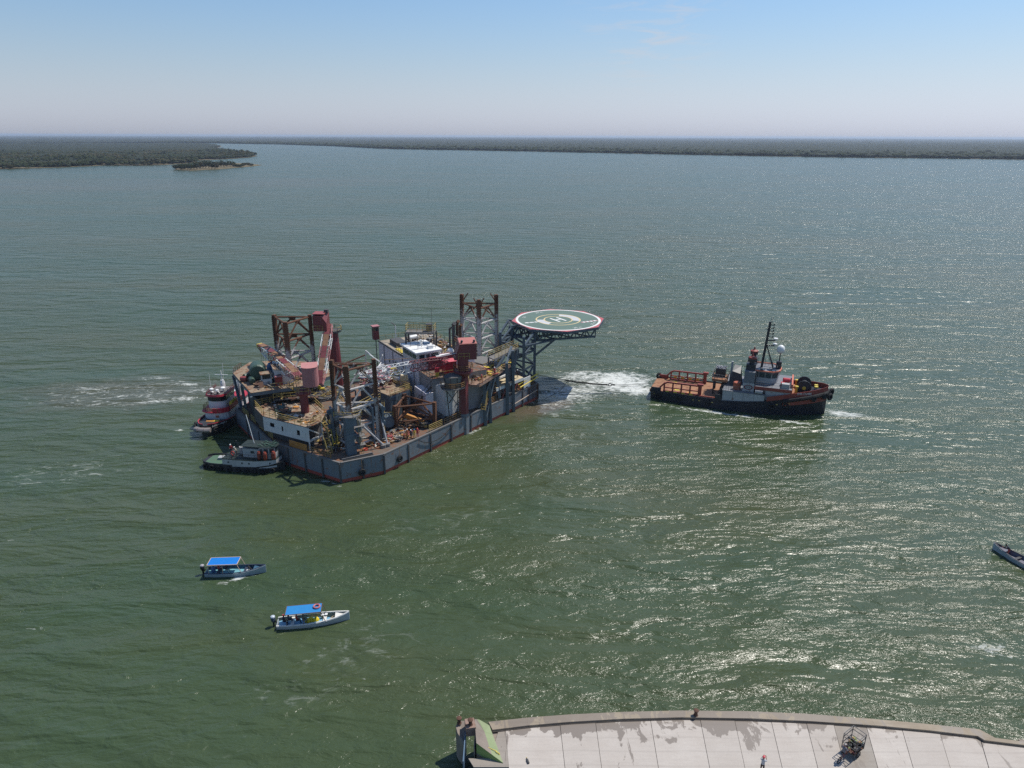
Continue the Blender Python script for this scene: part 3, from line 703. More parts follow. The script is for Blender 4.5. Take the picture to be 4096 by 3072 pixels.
e = WR[6]; g = G(); g.frame(((a.x + e.x) / 2, (a.y + e.y) / 2, (zb + ztp) / 2), ((a.x - e.x) / 2, (a.y - e.y) / 2, 0), (0.05, 0.03, 0), (0, 0, (ztp - zb) / 2)); g.build('end_wall', M_DARK, wh, world=True)
g = G(); g.prism([(p.x, p.y) for p in WR], ztp, ztp + 0.14); g.build('roof', M_TAN, wh, world=True)
for p in (WR[1], WR[2], WR[3]): member(wh, 'corner_post', (p.x, p.y, DK), (p.x, p.y, ztp), 0.2, M_WHITE)
member(wh, 'side_brace', (WR[1].x, WR[1].y, ztp - 0.2), (WR[2].x, WR[2].y, 4.9), 0.2, M_WHITE); member(wh, 'side_beam', (WR[1].x, WR[1].y, 4.9), (WR[2].x, WR[2].y, 4.9), 0.3, M_WHITE)
g = G(); cW = sum((Vector((p.x, p.y, 0)) for p in WR), Vector()) / 7; g.prism([(p.x + (cW.x - p.x) * 0.16, p.y + (cW.y - p.y) * 0.16) for p in WR], DK, ztp - 0.05); g.build('inner_wall', M_DARK, wh, world=True)
rz_ = [Vector((p.x + (cW.x - p.x) * 0.03, p.y + (cW.y - p.y) * 0.03, ztp + 0.14)) for p in WR]
rail(wh, [rz_[6], rz_[0], rz_[1]], 1.15, M_YEL, 3, 1.4); rail(wh, [rz_[1], rz_[2]], 1.1, M_YEL, 3, 1.2); rail(wh, [rz_[6], rz_[5]], 1.1, M_YEL, 3, 1.4); rail(wh, [rz_[3], rz_[4]], 1.1, M_YEL, 2, 1.4)
g = G(); g.torus(X(1205, 1680, 7.5), 0.5, 0.14, 14, 6); g.build('roof_hatch_ring', M_TAN, wh, world=True)
stair(wh, WR[2] + Vector((0.2, 0.2, 0)), Vector((WR[2].x + 2.9, WR[2].y - 1.1, DK)), 0.8, 11, M_YEL)
stair(wh, Vector((WR[2].x + 1.2, WR[2].y - 2.6, 5.6)), Vector((WR[2].x + 2.2, WR[2].y - 4.4, DK)), 0.8, 7, M_YEL)

# ------------------------------------------------------------------ raised stern platform (behind the white deckhouse)
MZ = wp((930, 1490, 10), (1003, 1572, 10), (1082, 1560, 10), (1200, 1545, 10), (1330, 1500, 10), (1300, 1452, 10), (1130, 1440, 10), (1000, 1448, 10))
mz = thing('raised_platform', 'raised rusty platform on blue steel walls at the stern, carrying green machinery', 'platform', (-44, 122, DK))
g = G(); g.prism([(p.x, p.y) for p in MZ], 9.35, 9.9); g.build('edge_beam', M_BLUE, mz, world=True)
g = G(); g.prism([(p.x, p.y) for p in MZ], 9.9, 10.0); g.build('deck', M_TAN, mz, world=True)
cM = sum((Vector((p.x, p.y, 0)) for p in MZ), Vector()) / len(MZ)
g = G(); g.prism([(p.x + (cM.x - p.x) * 0.26, p.y + (cM.y - p.y) * 0.26) for p in MZ], DK, 9.35); g.build('inner_wall', M_DARK, mz, world=True)
for p, q in ((MZ[0], LS(0.97)), (MZ[1], LS(0.55)), (MZ[0].lerp(MZ[1], 0.5), LS(0.8))):
    member(mz, 'support_post', (p.x * 0.97 + q.x * 0.03, p.y, 9.4), (q.x, q.y + 0.8, DK), 0.42, M_BLUE)
g = G(); p0, p1 = MZ[0].lerp(MZ[1], 0.12), MZ[0].lerp(MZ[1], 0.97); q0, q1 = Vector((-46.5, 122.5, 6.0)), Vector((-43.2, 118.2, 6.0))
g.add([(p0.x, p0.y, 9.36), (p1.x, p1.y, 9.36), (q1.x, q1.y, 6), (q0.x, q0.y, 6)], [(0, 1, 2, 3)]); o = g.build('sloping_plate', M_BLUE, mz, world=True); so = o.modifiers.new('thick', 'SOLIDIFY'); so.thickness = 0.1
up = Vector((0, 0, 0.0))
rail(mz, [X(1085, 1560, 10), X(1160, 1550, 10), X(1190, 1533, 10)], 1.1, M_YEL, 2, 1.6); rail(mz, [MZ[0] + Vector((0.3, -0.2, 0)), MZ[0].lerp(MZ[7], 0.5)], 0.9, M_RUST, 2, 0.8)
rail(mz, [X(1215, 1520, 10), X(1300, 1500, 10)], 1.1, M_YEL, 2, 1.5)
stair(mz, X(1160, 1550, 10), X(1195, 1590, 7.4), 0.8, 9, M_YEL)
# middle walkway between the platform and the white deckhouse
wk = thing('walkway', 'dark walkway with yellow rails between raised platform and white deckhouse', 'walkway', (-38, 117, DK))
WKp = wp((1095, 1600, 8.2), (1230, 1590, 8.2), (1330, 1600, 8.2), (1420, 1560, 8.2), (1390, 1540, 8.2), (1220, 1572, 8.2), (1095, 1585, 8.2))
g = G(); g.prism([(p.x, p.y) for p in WKp], 8.0, 8.2); g.build('grating', M_DARK, wk, world=True)
rail(wk, [WKp[6], WKp[5]], 1.1, M_YEL, 2, 1.6); rail(wk, [WKp[0], WKp[1], WKp[2], WKp[3]], 1.1, M_YEL, 2, 1.6)
for p in WKp[:4]: member(wk, 'post', (p.x, p.y + 0.3, DK), (p.x, p.y + 0.3, 8.0), 0.25, M_BLUE)
# sloping gangways at leg B
for (p, q) in ((X(1330, 1580, 8.6), X(1388, 1645, 9.4)), (X(1410, 1650, 9.4), X(1512, 1595, 9.0))):
    t = thing('gangway', ('grey gangway with yellow handrails from the deckhouse walkway to the jacking tower' if p.x < -27 else 'grey gangway with yellow handrails from the jacking tower to the machinery deck'), 'gangway', p, 0, 'gangways at the grey leg')
    dd = (q - p); hd = Vector((dd.x, dd.y, 0)).normalized(); sd = Vector((-hd.y, hd.x, 0)) * 0.45
    g = G(); g.bar(p, q, 0.9, 0.16); g.build('deck', M_GRAT, t, world=True)
    for s in (-1, 1): rail(t, [p + sd * s, q + sd * s], 1.0, M_YEL, 2, 1.8)

# machinery on the raised platform
t = thing('machinery_drum', 'big dark green horizontal drum with end motor on the raised platform', 'drum', (-46.2, 122.6, 10))
g = G(); g.lathe([(0.2, -1.9), (1.25, -1.85), (1.45, -1.5), (1.45, 1.2), (1.25, 1.6), (0.7, 1.7), (0.6, 2.1), (0.25, 2.3)], 18, (0, 0, 1.75), axis='y', rz=0.35); g.build('drum_shell', M_GREEN, t, smooth=False)
g = G(); g.lathe([(0.42, -0.9), (0.5, -0.7), (0.5, 0.7), (0.3, 0.9)], 12, (-0.3, -2.6, 0.75), axis='y', rz=0.5); g.build('motor', M_GREEN, t)
g = G(); g.lathe([(0.45, -0.5), (0.45, 0.5)], 12, (-1.9, -0.6, 0.8), axis='x', rz=0.9); g.build('gear_case', M_GREEN, t)
g = G(); g.box((0, 0, 0.2), (2.6, 4.0, 0.4), 0.35); g.build('skid', M_DARK, t)
t = thing('electric_motor', 'red motor block beside the green drum', 'motor', (-48.4, 121.2, 10)); g = G(); g.lathe([(0.35, -0.6), (0.42, -0.5), (0.42, 0.5), (0.2, 0.6)], 10, (0, 0, 0.55), axis='x'); g.build('casing', M_RED2, t); g = G(); g.box((0, 0, 0.1), (1.2, 0.8, 0.2)); g.build('base', M_RUST, t)
t = thing('tarpaulin', 'blue tarpaulin draped over gear behind the green drum', 'tarpaulin', (-44.6, 126.2, 10))
g = G(); g.lathe([(1.3, 0), (1.2, 1.3), (0.9, 1.9), (0.25, 2.2)], 10, (0, 0, 0)); g.build('cloth', plain('blue_tarp', (0.06, 0.17, 0.33), 0.6), t)
t = thing('control_booth', 'small white operator booth with glass corner beside the green drum', 'booth', (-43.9, 120.0, 10), 0.45)
g = G(); g.box((0, 0, 0.55), (1.7, 1.5, 1.1)); g.build('lower_wall', M_WHITE, t)
g = G(); g.box((0, 0, 1.5), (1.55, 1.35, 0.85)); g.build('glazing', M_GLASS, t)
for sx in (-1, 1):
    for sy in (-1, 1): g = G(); g.box((sx * 0.79, sy * 0.69, 1.5), (0.12, 0.12, 0.86)); g.build('window_post', M_WHITE, t)
g = G(); g.box((0, 0, 2.0), (2.0, 1.8, 0.16)); g.build('roof', M_TAN, t)
t = thing('machine_house', 'white shed with slanted tan roof behind the small operator booth', 'shed', (-41.2, 121.0, 10), 0.45)
g = G(); g.add([(-1.5, -1.3, 0), (1.6, -1.3, 0), (1.6, 2.2, 0), (-1.5, 2.2, 0), (-1.5, -1.3, 2.9), (1.6, -1.3, 2.2), (1.6, 2.2, 2.2), (-1.5, 2.2, 2.9)], [(0, 1, 5, 4), (1, 2, 6, 5), (2, 3, 7, 6), (3, 0, 4, 7), (4, 5, 6, 7), (0, 3, 2, 1)]); g.build('walls', M_WHITE, t)
g = G(); g.add([(-1.7, -1.5, 2.98), (1.8, -1.5, 2.2), (1.8, 2.4, 2.2), (-1.7, 2.4, 2.98), (-1.7, -1.5, 3.08), (1.8, -1.5, 2.3), (1.8, 2.4, 2.3), (-1.7, 2.4, 3.08)], [(0, 1, 2, 3), (4, 7, 6, 5), (0, 4, 5, 1), (1, 5, 6, 2), (2, 6, 7, 3), (3, 7, 4, 0)]); g.build('roof', M_TAN, t)
g = G(); g.box((-0.8, -1.33, 1.6), (0.8, 0.06, 0.7)); g.build('window', M_GLASS, t)
t = thing('red_cabinet', 'red cabinet with pink lid in front of the white shed', 'cabinet', (-41.4, 119.1, 10), 0.45)
g = G(); g.box((0, 0, 0.85), (1.2, 0.8, 1.7)); g.build('body', paint('cabinet_dark_red', (0.28, 0.04, 0.035), 0.2), t); g = G(); g.box((0, -0.1, 1.76), (1.4, 1.1, 0.1)); g.build('lid', M_PINK, t)
t = thing('scrap_plate', 'bent rusty plate propped on the platform corner', 'scrap', (-44.6, 118.2, 10), 0.3)
g = G(); g.add([(-0.7, -0.5, 0.02), (0.8, -0.4, 0.02), (0.6, 0.6, 0.9), (-0.6, 0.5, 0.8)], [(0, 1, 2, 3)]); o = g.build('plate', M_RUST, t); o.modifiers.new('s', 'SOLIDIFY').thickness = 0.06

# ------------------------------------------------------------------ cranes
def lattice_boom(parent, p, q, w, h, bays, mats, taper=True, deckmat=None, name='boom'):
    """four chords with lacing, narrowing towards both ends; mats alternate along the boom"""
    p, q = Vector(p), Vector(q); d = (q - p); L = d.length; d.normalize(); sd = d.cross(Vector((0, 0, 1))).normalized(); up_ = sd.cross(d)
    def sec(k):
        t = k / bays; s = 1.0
        if taper: s = min(1.0, 0.45 + 2.6 * t, 0.35 + 2.6 * (1 - t))
        c = p.lerp(q, t); return [c + sd * (i * w / 2 * (0.5 + 0.5 * s)) + up_ * (j * h / 2 * s) for i, j in ((-1, -1), (1, -1), (1, 1), (-1, 1))]
    bo = bpy.data.objects.new(name, None); COL.objects.link(bo); bo.parent = parent
    for k in range(bays):
        A_, B_ = sec(k), sec(k + 1); mt = mats[(k * len(mats)) // bays]
        for i in range(4): member(bo, 'boom_chord', A_[i], B_[i], 0.15, mt, round_=True)
        g = G()
        for i in range(4):
            j = (i + 1) % 4; g.tube(B_[i], B_[j], 0.05, 4); a_, b_ = (A_[i], B_[j]) if k % 2 else (A_[j], B_[i]); g.tube(a_, b_, 0.05, 4)
        g.build('boom_lacing', mt, bo, world=True)
    if deckmat:
        for k in range(bays):
            A_, B_ = sec(k), sec(k + 1); c0 = (A_[2] + A_[3]) / 2 + up_ * 0.1; c1 = (B_[2] + B_[3]) / 2 + up_ * 0.1
            member(bo, 'walkway_plate', c0.lerp(c1, 0.02), c1.lerp(c0, 0.02), w * 0.62, deckmat[k % len(deckmat)], 0.05)
    return bo
def hook_block(parent, p, s=1.0):
    g = G(); p = Vector(p); g.box(p + Vector((0, 0, -0.1)), (1.0 * s, 0.5 * s, 1.0 * s), 0.3)
    for k in range(3): g.box(p + Vector((-0.3 + 0.3 * k, -0.27, 0.1)) * s if False else p + Vector((-0.28 + 0.28 * k, -0.2, -0.7)), (0.12, 0.12, 0.5))
    g.lathe([(0.35, -0.1), (0.35, 0.1)], 10, p + Vector((-0.45, 0, 0.55)), axis='y'); g.build('hook_block', M_LEMON, parent, world=True)
# crane at the back: red cab on a tapered pedestal, boom lowered towards the white deckhouse
b1 = Vector((-34.2, 131.2, 0))
c1 = thing('pedestal_crane', 'maroon pedestal crane with lowered boom and yellow hook, behind the pink crane house', 'crane', (b1.x, b1.y, DK))
g = G(); g.lathe([(1.35, DK), (1.25, 9), (0.95, 16.6)], 12, b1); g.build('pedestal', M_RED, c1, world=True)
g = G(); g.lathe([(1.5, 16.6), (1.5, 17.0)], 14, b1); g.build('slew_ring', M_DARK, c1, world=True)
rail(c1, [b1 + Vector((1.7 * math.cos(t_), 1.7 * math.sin(t_), 16.7)) for t_ in [math.pi * 2 * k / 8 for k in range(8)]], 1.0, M_YEL, 2, 1.2, closed=True)
g = G(); cc = b1 + Vector((-1.6, -1.6, 0)); g.add([(cc.x - 1.35, cc.y - 1.0, 17.4), (cc.x + 1.2, cc.y - 1.1, 17.4), (cc.x + 1.2, cc.y + 1.4, 17.4), (cc.x - 1.35, cc.y + 1.4, 17.4), (cc.x - 1.35, cc.y - 1.0, 20.3), (cc.x + 0.3, cc.y - 1.1, 20.3), (cc.x + 1.2, cc.y - 1.1, 19.0), (cc.x + 1.2, cc.y + 1.4, 20.6), (cc.x - 1.35, cc.y + 1.4, 20.6)],
    [(0, 1, 6, 5, 4), (1, 2, 7, 6), (2, 3, 8, 7), (3, 0, 4, 8), (4, 5, 7, 8), (5, 6, 7), (0, 3, 2, 1)]); g.build('cab', M_RED, c1, world=True)
g = G(); g.box((cc.x - 0.25, cc.y + 0.2, 20.62), (2.2, 2.2, 0.12), -0.05); g.build('cab_roof', M_RED2, c1, world=True)
g = G(); g.box((cc.x + 0.9, cc.y + 0.7, 20.9), (0.7, 0.8, 0.6)); g.build('winch_box', M_DARK, c1, world=True)
rail(c1, [Vector((cc.x - 1.4, cc.y - 1.3, 17.4)), Vector((cc.x + 0.5, cc.y - 1.3, 17.4))], 1.1, M_YEL, 2, 1.0)
lattice_boom(c1, (-34.6, 130.4, 18.2), (-34.5, 120.2, 9.8), 1.6, 1.2, 10, [M_PINK, M_WPIPE, M_PINK, M_WPIPE, M_PINK], deckmat=[M_RED, M_RED, M_RTAN, M_RTAN])
hook_block(c1, X(1288, 1560, 8.2))
# crane at the stern: pink rounded house on a column, boom towards the back corner
b2 = Vector((-35.3, 112.9, 0))
c2 = thing('pedestal_crane', 'stern crane with rounded faded pink house, red and white boom over the raised platform', 'crane', (b2.x, b2.y, 7.34))
g = G(); g.lathe([(0.72, 7.34), (0.72, 11.4)], 10, b2); g.build('pedestal', M_RED, c2, world=True)
g = G(); g.lathe([(1.15, 10.6), (1.3, 11.0), (1.0, 11.7)], 12, b2); g.build('slew_ring', M_RED, c2, world=True)
h2 = b2 + Vector((1.25, 0.7, 0)); pr = [(-1.45, -0.4)] + [(1.3 * math.cos(t_), -1.0 + 1.0 * math.sin(t_) - 0.2) for t_ in [math.pi + math.pi * k / 10 for k in range(11)]] + [(1.3, 1.2), (-1.3, 1.2)]
g = G(); ca, sa = math.cos(0.25), math.sin(0.25); g.prism([(h2.x + x * ca - y * sa, h2.y + x * sa + y * ca) for x, y in pr[1:]], 12.3, 15.6); g.build('crane_house', M_PINK, c2, world=True)
g = G(); g.prism([(h2.x + (x * ca - y * sa) * 1.03, h2.y + (x * sa + y * ca) * 1.03) for x, y in pr[1:]], 15.6, 15.7); g.build('house_roof', paint('salmon_top', (0.48, 0.21, 0.19), 0.2), c2, world=True)
ladder(c2, b2 + Vector((-0.6, -0.9, 11)), b2 + Vector((-0.5, -0.8, 15.5)), 0.5)
rail(c2, [b2 + Vector((-1.6, 0.2, 11.2)), b2 + Vector((-1.2, -1.3, 11.2)), b2 + Vector((0.6, -1.7, 11.2)), b2 + Vector((1.9, -0.8, 11.2))], 1.0, M_YEL, 2, 1.0)
lattice_boom(c2, b2 + Vector((-1.0, 1.6, 13.0)), X(1042, 1382, 13.8), 1.7, 1.5, 14, [M_PINK, M_WPIPE, M_RED, M_WPIPE, M_RED], deckmat=[M_RED, M_RTAN, M_RTAN, M_RTAN, M_RED])
tip = X(1040, 1380, 13.8); g = G(); g.box(tip, (1.1, 0.7, 0.5), 0.9); g.build('boom_tip', M_LEMON, c2, world=True)
g = G()
for k in range(3): g.tube(tip + Vector((0.3 * k, 0.2 * k, 0)), Vector((tip.x + 0.3 * k, tip.y + 0.2 * k, 8.5)), 0.03, 4)
g.build('hoist_cable', M_DARK, c2, world=True)
g = G(); g.box(X(1125, 1435, 13.5), (1.3, 0.3, 1.3), 0.6); g.build('sheave_frame', M_OCH, c2, world=True)
# crane on the right side of the hull
b3 = Vector((-8.8, 121.3, 0))
c3 = thing('pedestal_crane', 'hull side crane with tall maroon column, boxy red house and boom over the scrap', 'crane', (b3.x, b3.y, 0))
g = G(); g.lathe([(0.92, -1.2), (0.92, DK + 0.6)], 6, b3); g.build('column_base', M_HULL, c3, world=True)
g = G(); g.lathe([(0.88, DK + 0.6), (0.88, 12.0)], 6, b3); g.build('column', M_RED, c3, world=True)
g = G(); g.lathe([(0.8, 11.0), (1.75, 12.0), (1.75, 12.3), (1.0, 12.4), (1.0, 14.5)], 16, b3); g.build('slew_ring', M_RED, c3, world=True)
rail(c3, [b3 + Vector((1.75 * math.cos(t_), 1.75 * math.sin(t_), 12.3)) for t_ in [math.pi * 2 * k / 10 for k in range(10)]], 1.1, M_OCH, 3, 1.0, closed=True)
hc = b3 + Vector((0.6, 0.5, 0)); ca, sa = math.cos(0.2), math.sin(0.2)
def cb(x, y, z): return (hc.x + x * ca - y * sa, hc.y + x * sa + y * ca, z)
g = G(); g.add([cb(-2.3, -1.2, 14.4), cb(1.7, -1.2, 14.4), cb(1.7, 1.6, 14.4), cb(-2.3, 1.6, 14.4), cb(-1.3, -1.2, 17.3), cb(1.7, -1.2, 17.3), cb(1.7, 1.6, 17.6), cb(-1.3, 1.6, 17.6)], [(0, 1, 5, 4), (1, 2, 6, 5), (2, 3, 7, 6), (3, 0, 4, 7), (4, 5, 6, 7), (0, 3, 2, 1)]); g.build('crane_house', M_RED, c3, world=True)
g = G(); g.add([cb(-1.4, -1.3, 17.32), cb(1.8, -1.3, 17.32), cb(1.8, 1.7, 17.62), cb(-1.4, 1.7, 17.62), cb(-1.3, -1.2, 17.45), cb(1.7, -1.2, 17.45), cb(1.7, 1.6, 17.75), cb(-1.3, 1.6, 17.75)], [(0, 1, 5, 4), (1, 2, 6, 5), (2, 3, 7, 6), (3, 0, 4, 7), (4, 5, 6, 7), (0, 3, 2, 1)]); g.build('house_roof', paint('salmon_roof', (0.46, 0.16, 0.13), 0.2), c3, world=True)
rail(c3, [Vector(cb(-1.6, -1.5, 14.6)), Vector(cb(0.4, -1.5, 14.6))], 1.1, M_YEL, 2, 1.0)
for k in range(2):
    g = G(); g.lathe([(0.22, -0.2), (0.22, 0.2)], 10, cb(-0.9 + 2.2 * k, -0.9, 17.75), axis='y'); g.build('sheave', M_DARK, c3, world=True)
lattice_boom(c3, X(1795, 1440, 13.6), X(1440, 1502, 12.6), 1.6, 1.5, 16, [M_RED, M_RED, M_WPIPE, M_WPIPE, M_WPIPE])
for k in range(3): member(c3, 'pendant_bar', Vector(cb(-1.8, -0.6 + 0.5 * k, 15.4)), X(1760, 1430, 14.6) + Vector((0, 0.4 * k, 0)), 0.22, M_RED if k != 1 else M_WPIPE, round_=True)
member(c3, 'boom_handrail', X(1650, 1432, 14.3), X(1535, 1440, 14.2), 0.08, M_OCH, round_=True)

# ================================================================== LIVING QUARTERS
FC = Vector((-17.3, 125.0, 0)); TT = Vector((-0.523, 0.852, 0)); SS_ = Vector((0.852, 0.523, 0))
def Q(s, t, z=0.0): p = FC + SS_ * s + TT * t; return Vector((p.x, p.y, z))
lq = thing('living_quarters', 'pale grey accommodation block with white bridge house and cluttered roof amidships', 'deckhouse', (FC.x, FC.y, DK), math.atan2(SS_.y, SS_.x))
def qbox(name, s0, s1, t0, t1, z0, z1, mat, par=None, th=1.0):
    g = G(); c = Q((s0 + s1) / 2, (t0 + t1) / 2, (z0 + z1) / 2); g.frame(c, SS_ * ((s1 - s0) / 2), TT * ((t1 - t0) / 2), (0, 0, (z1 - z0) / 2)); return g.build(name, mat, par or lq, world=True)
qbox('main_block', 0, 12, 0.4, 20, DK, 11.7, M_LILAC); qbox('stained_block', 0.25, 11.5, -5.2, 0.4, DK, 10.6, M_STAIN)
qbox('roof_deck', 0.05, 12, 0.4, 20, 11.7, 11.78, paint('roof_tan', (0.34, 0.29, 0.22), 0.5, 0.8, 0.5, 0.6, streak=False))
qbox('lower_roof_deck', 0.3, 11.5, -5.2, 0.4, 10.6, 10.68, M_DECK)
qbox('annex_block', -1.3, 0.2, -5.6, -0.6, DK, 8.3, M_LILAC); qbox('annex_window', -1.34, -1.3, -4.3, -3.6, 6.2, 7.4, M_GLASS)
K = Vector((-11.9, 119.6, 0)); UD = Vector((RD.x, RD.y, 0))
def lowbox(a0, a1, z0, z1, name, mat, par=lq, depth=3.6, off=0.0):
    n_ = Vector((-UD.y, UD.x, 0)); g = G(); c = K + UD * ((a0 + a1) / 2) + n_ * (depth / 2 - off); g.frame((c.x, c.y, (z0 + z1) / 2), UD * ((a1 - a0) / 2), n_ * (depth / 2), (0, 0, (z1 - z0) / 2)); return g.build(name, mat, par, world=True)
lowbox(0, 3.6, DK, 9.5, 'wall_block', M_WHITE); lowbox(3.64, 6.6, DK, 9.5, 'wall_block', M_WHITE); lowbox(6.64, 10.2, DK, 9.4, 'wall_block', M_WHITE)
# windows of the shaded front
for s_, z_ in ((3.2, 9.3), (6.4, 9.1), (10.6, 9.0), (14.0, 8.6), (2.2, 6.2), (5.6, 6.0), (9.0, 6.1), (13.0, 6.0)):
    w_ = qbox('window', -0.03, 0.02, s_, s_ + 0.55, z_, z_ + 0.75, M_GLASS)
for s_ in (2.0, 7.2, 12.2, 16.8): member(lq, 'wall_pipe', Q(-0.12, s_, DK), Q(-0.12, s_, 11.5), 0.12, M_DARK, round_=True)
qbox('roof_edge', -0.12, 0.08, 7.2, 20, 11.66, 11.95, M_DARK)
# bridge house
br = qbox('bridge_house', 0.03, 4.6, 0.5, 7.3, 11.78, 14.0, M_WHITE)
qbox('bridge_roof', -0.35, 5.0, 0.1, 7.6, 14.0, 14.3, plain('bridge_roof_white', (0.80, 0.80, 0.78), 0.5))
for t0, t1 in ((0.9, 2.6), (2.9, 4.0), (4.3, 6.9)): qbox('bridge_window', -0.03, 0.06, t0, t1, 12.75, 13.65, M_GLASS)
for s0, s1 in ((0.5, 1.5), (2.9, 4.4)): qbox('bridge_window', s0, s1, 0.44, 0.52, 12.75, 13.65, M_GLASS)
qbox('bridge_door', 1.9, 2.6, 0.42, 0.52, 11.85, 13.6, M_DARK)
for k in range(2): qbox('roof_rib', -0.3, 4.9, 2.3 + 2.6 * k, 2.36 + 2.6 * k, 14.3, 14.36, M_GRAT)
g = G(); g.box(Q(3.3, 1.8, 14.6), (0.9, 1.1, 0.6), 0.5); g.build('roof_unit', M_HATW, lq, world=True)
g = G(); g.lathe([(0.32, 14.3), (0.32, 14.6), (0.18, 14.65), (0.3, 14.9), (0.18, 15.0), (0.28, 15.3), (0.15, 15.5)], 10, Q(2.6, 4.3)); g.build('radar_pedestal', M_HATW, lq, world=True)
for (s_, t_, h_) in ((1.2, 6.2, 4.5), (3.6, 5.4, 5.5), (4.4, 3.2, 7.5), (1.0, 2.2, 1.6), (2.2, 3.2, 1.9), (4.0, 1.0, 2.2), (0.5, 4.4, 1.4), (3.0, 6.8, 3.0)):
    member(lq, 'antenna', Q(s_, t_, 14.3), Q(s_ + 0.1, t_, 14.3 + h_), 0.07, M_GRAT, round_=True)
rail(lq, [Q(0.2, 19.8, 11.78), Q(11.5, 19.8, 11.78)], 1.1, M_YEL, 3, 1.5); rail(lq, [Q(0.15, 8.4, 11.95), Q(0.15, 10.6, 11.95)], 1.0, M_YEL, 2, 1.1)
rail(lq, [Q(11.6, 19.6, 11.78), Q(11.6, 2, 11.78)], 1.1, M_YEL, 3, 1.8)
rail(lq, [Q(0.4, -5.0, 10.68), Q(0.4, -0.4, 10.68)], 1.0, M_DARK, 2, 1.2); rail(lq, [Q(0.4, -5.0, 10.68), Q(5.0, -5.0, 10.68)], 1.0, M_YEL, 2, 1.2)
qbox('roof_skid', 1.4, 3.6, 13.2, 17.2, 11.78, 12.7, M_DARK); qbox('walkway_strip', 0.6, 1.5, 7.8, 12.5, 11.8, 11.9, M_LEMON)
g = G(); g.lathe([(0.45, -1.0), (0.5, -0.8), (0.5, 0.8), (0.4, 1.0)], 12, Q(6.2, 16.5, 12.5), axis='x', rz=0.6); g.build('raft_canister', M_HATW, lq, world=True)
for (s_, t_, r_) in ((8.2, 3.2, 0.75), (9.4, 1.6, 0.55), (6.4, 0.9, 0.5), (10.0, 4.6, 0.5), (10.6, 0.2, 0.45)):
    g = G(); g.lathe([(r_ * 0.55, 11.78), (r_ * 0.6, 12.1), (r_, 12.3), (r_ * 0.95, 12.3 + r_ * 0.6), (r_ * 0.6, 12.3 + r_ * 1.1), (r_ * 0.15, 12.3 + r_ * 1.3)], 12, Q(s_, t_)); g.build('satellite_dome', M_HATW, lq, smooth=True, world=True)
member(lq, 'lamp_post', Q(3.0, 17.8, 11.78), Q(3.0, 17.8, 15.2), 0.2, M_HATW, round_=True); member(lq, 'lamp_arm', Q(3.0, 17.8, 15.2), Q(2.6, 18.9, 15.6), 0.14, M_DARK)
g = G(); g.lathe([(0.38, 11.78), (0.45, 12.6), (0.5, 12.8)], 10, Q(2.2, 9.6)); g.build('yellow_bin', M_LEMON, lq, world=True)
rg = random.Random(5)
for k in range(26):
    s_, t_ = rg.uniform(5, 11), rg.uniform(1, 18); g = G(); sz = (rg.uniform(0.4, 1.3), rg.uniform(0.3, 1.0), rg.uniform(0.3, 1.1)); g.box(Q(s_, t_, 11.78 + sz[2] / 2), sz, rg.random() * 3); g.build('roof_equipment', rg.choice([M_GRAT, M_DARK, M_TAN, M_OCH, M_WHITE, M_RUST]), lq, world=True)
for k in range(6): member(lq, 'roof_pipe', Q(rg.uniform(5, 8), rg.uniform(1, 18), 12.1), Q(rg.uniform(8, 11.5), rg.uniform(1, 18), 12.3), 0.16, rg.choice([M_GRAT, M_RUST, M_YEL]), round_=True)
stair(lq, Q(0.1, -5.4, 9.6), Q(-1.9, -3.2, 5.8), 0.8, 12, M_DARK)
# red lookout cabin on a pole at the roof corner
t = thing('lookout_cabin', 'small red glazed cabin on a pole at the end of the quarters roof', 'cabin', Q(-0.3, 20.6, DK))
c = Q(-0.3, 20.6); g = G(); g.box((c.x, c.y, 13.0), (1.15, 1.15, 1.9), 0.5); g.build('body', M_RED, t, world=True); g = G(); g.box((c.x, c.y, 14.35), (1.05, 1.05, 0.8), 0.5); g.build('glazing', M_GLASS, t, world=True)
g = G(); g.box((c.x, c.y, 14.85), (1.5, 1.5, 0.2), 0.5); g.build('roof', M_PINK, t, world=True); member(t, 'pole', (c.x, c.y, DK), (c.x, c.y, 12.0), 0.22, M_DARK, round_=True)
for sx in (-1, 1):
    for sy in (-1, 1):
        o_ = Matrix.Rotation(0.5, 3, 'Z') @ Vector((sx * 0.53, sy * 0.53, 0)); g = G(); g.box((c.x + o_.x, c.y + o_.y, 14.35), (0.1, 0.1, 0.82), 0.5); g.build('window_post', M_RED, t, world=True)
# raised gantry platform behind the roof
t = thing('gantry_platform', 'railed gantry platform on four posts above the quarters roof', 'platform', Q(9.0, 14.0, 11.8))
GZ = 16.6; gp = [X(1622, 1328, GZ), X(1735, 1330, GZ), X(1728, 1318, GZ), X(1628, 1316, GZ)]
gp = [Vector((p.x, p.y, GZ)) for p in gp]; dv = Vector((0, 1, 0)) * 2.0; gp[2] = gp[1] + Vector((0.2, 2.4, 0)); gp[3] = gp[0] + Vector((0.2, 2.4, 0))
g = G(); g.prism([(p.x, p.y) for p in gp], GZ - 0.35, GZ); g.build('deck', M_GRAT, t, world=True); rail(t, gp, 1.3, M_YEL, 3, 1.2, closed=True)
for p in gp: member(t, 'post', (p.x, p.y, 11.0), (p.x, p.y, GZ - 0.3), 0.3, M_DARK)
g = G(); g.box((gp[1].x - 1.0, gp[1].y + 1.2, GZ + 0.7), (1.1, 1.0, 1.4)); g.build('control_box', M_DARK, t, world=True)
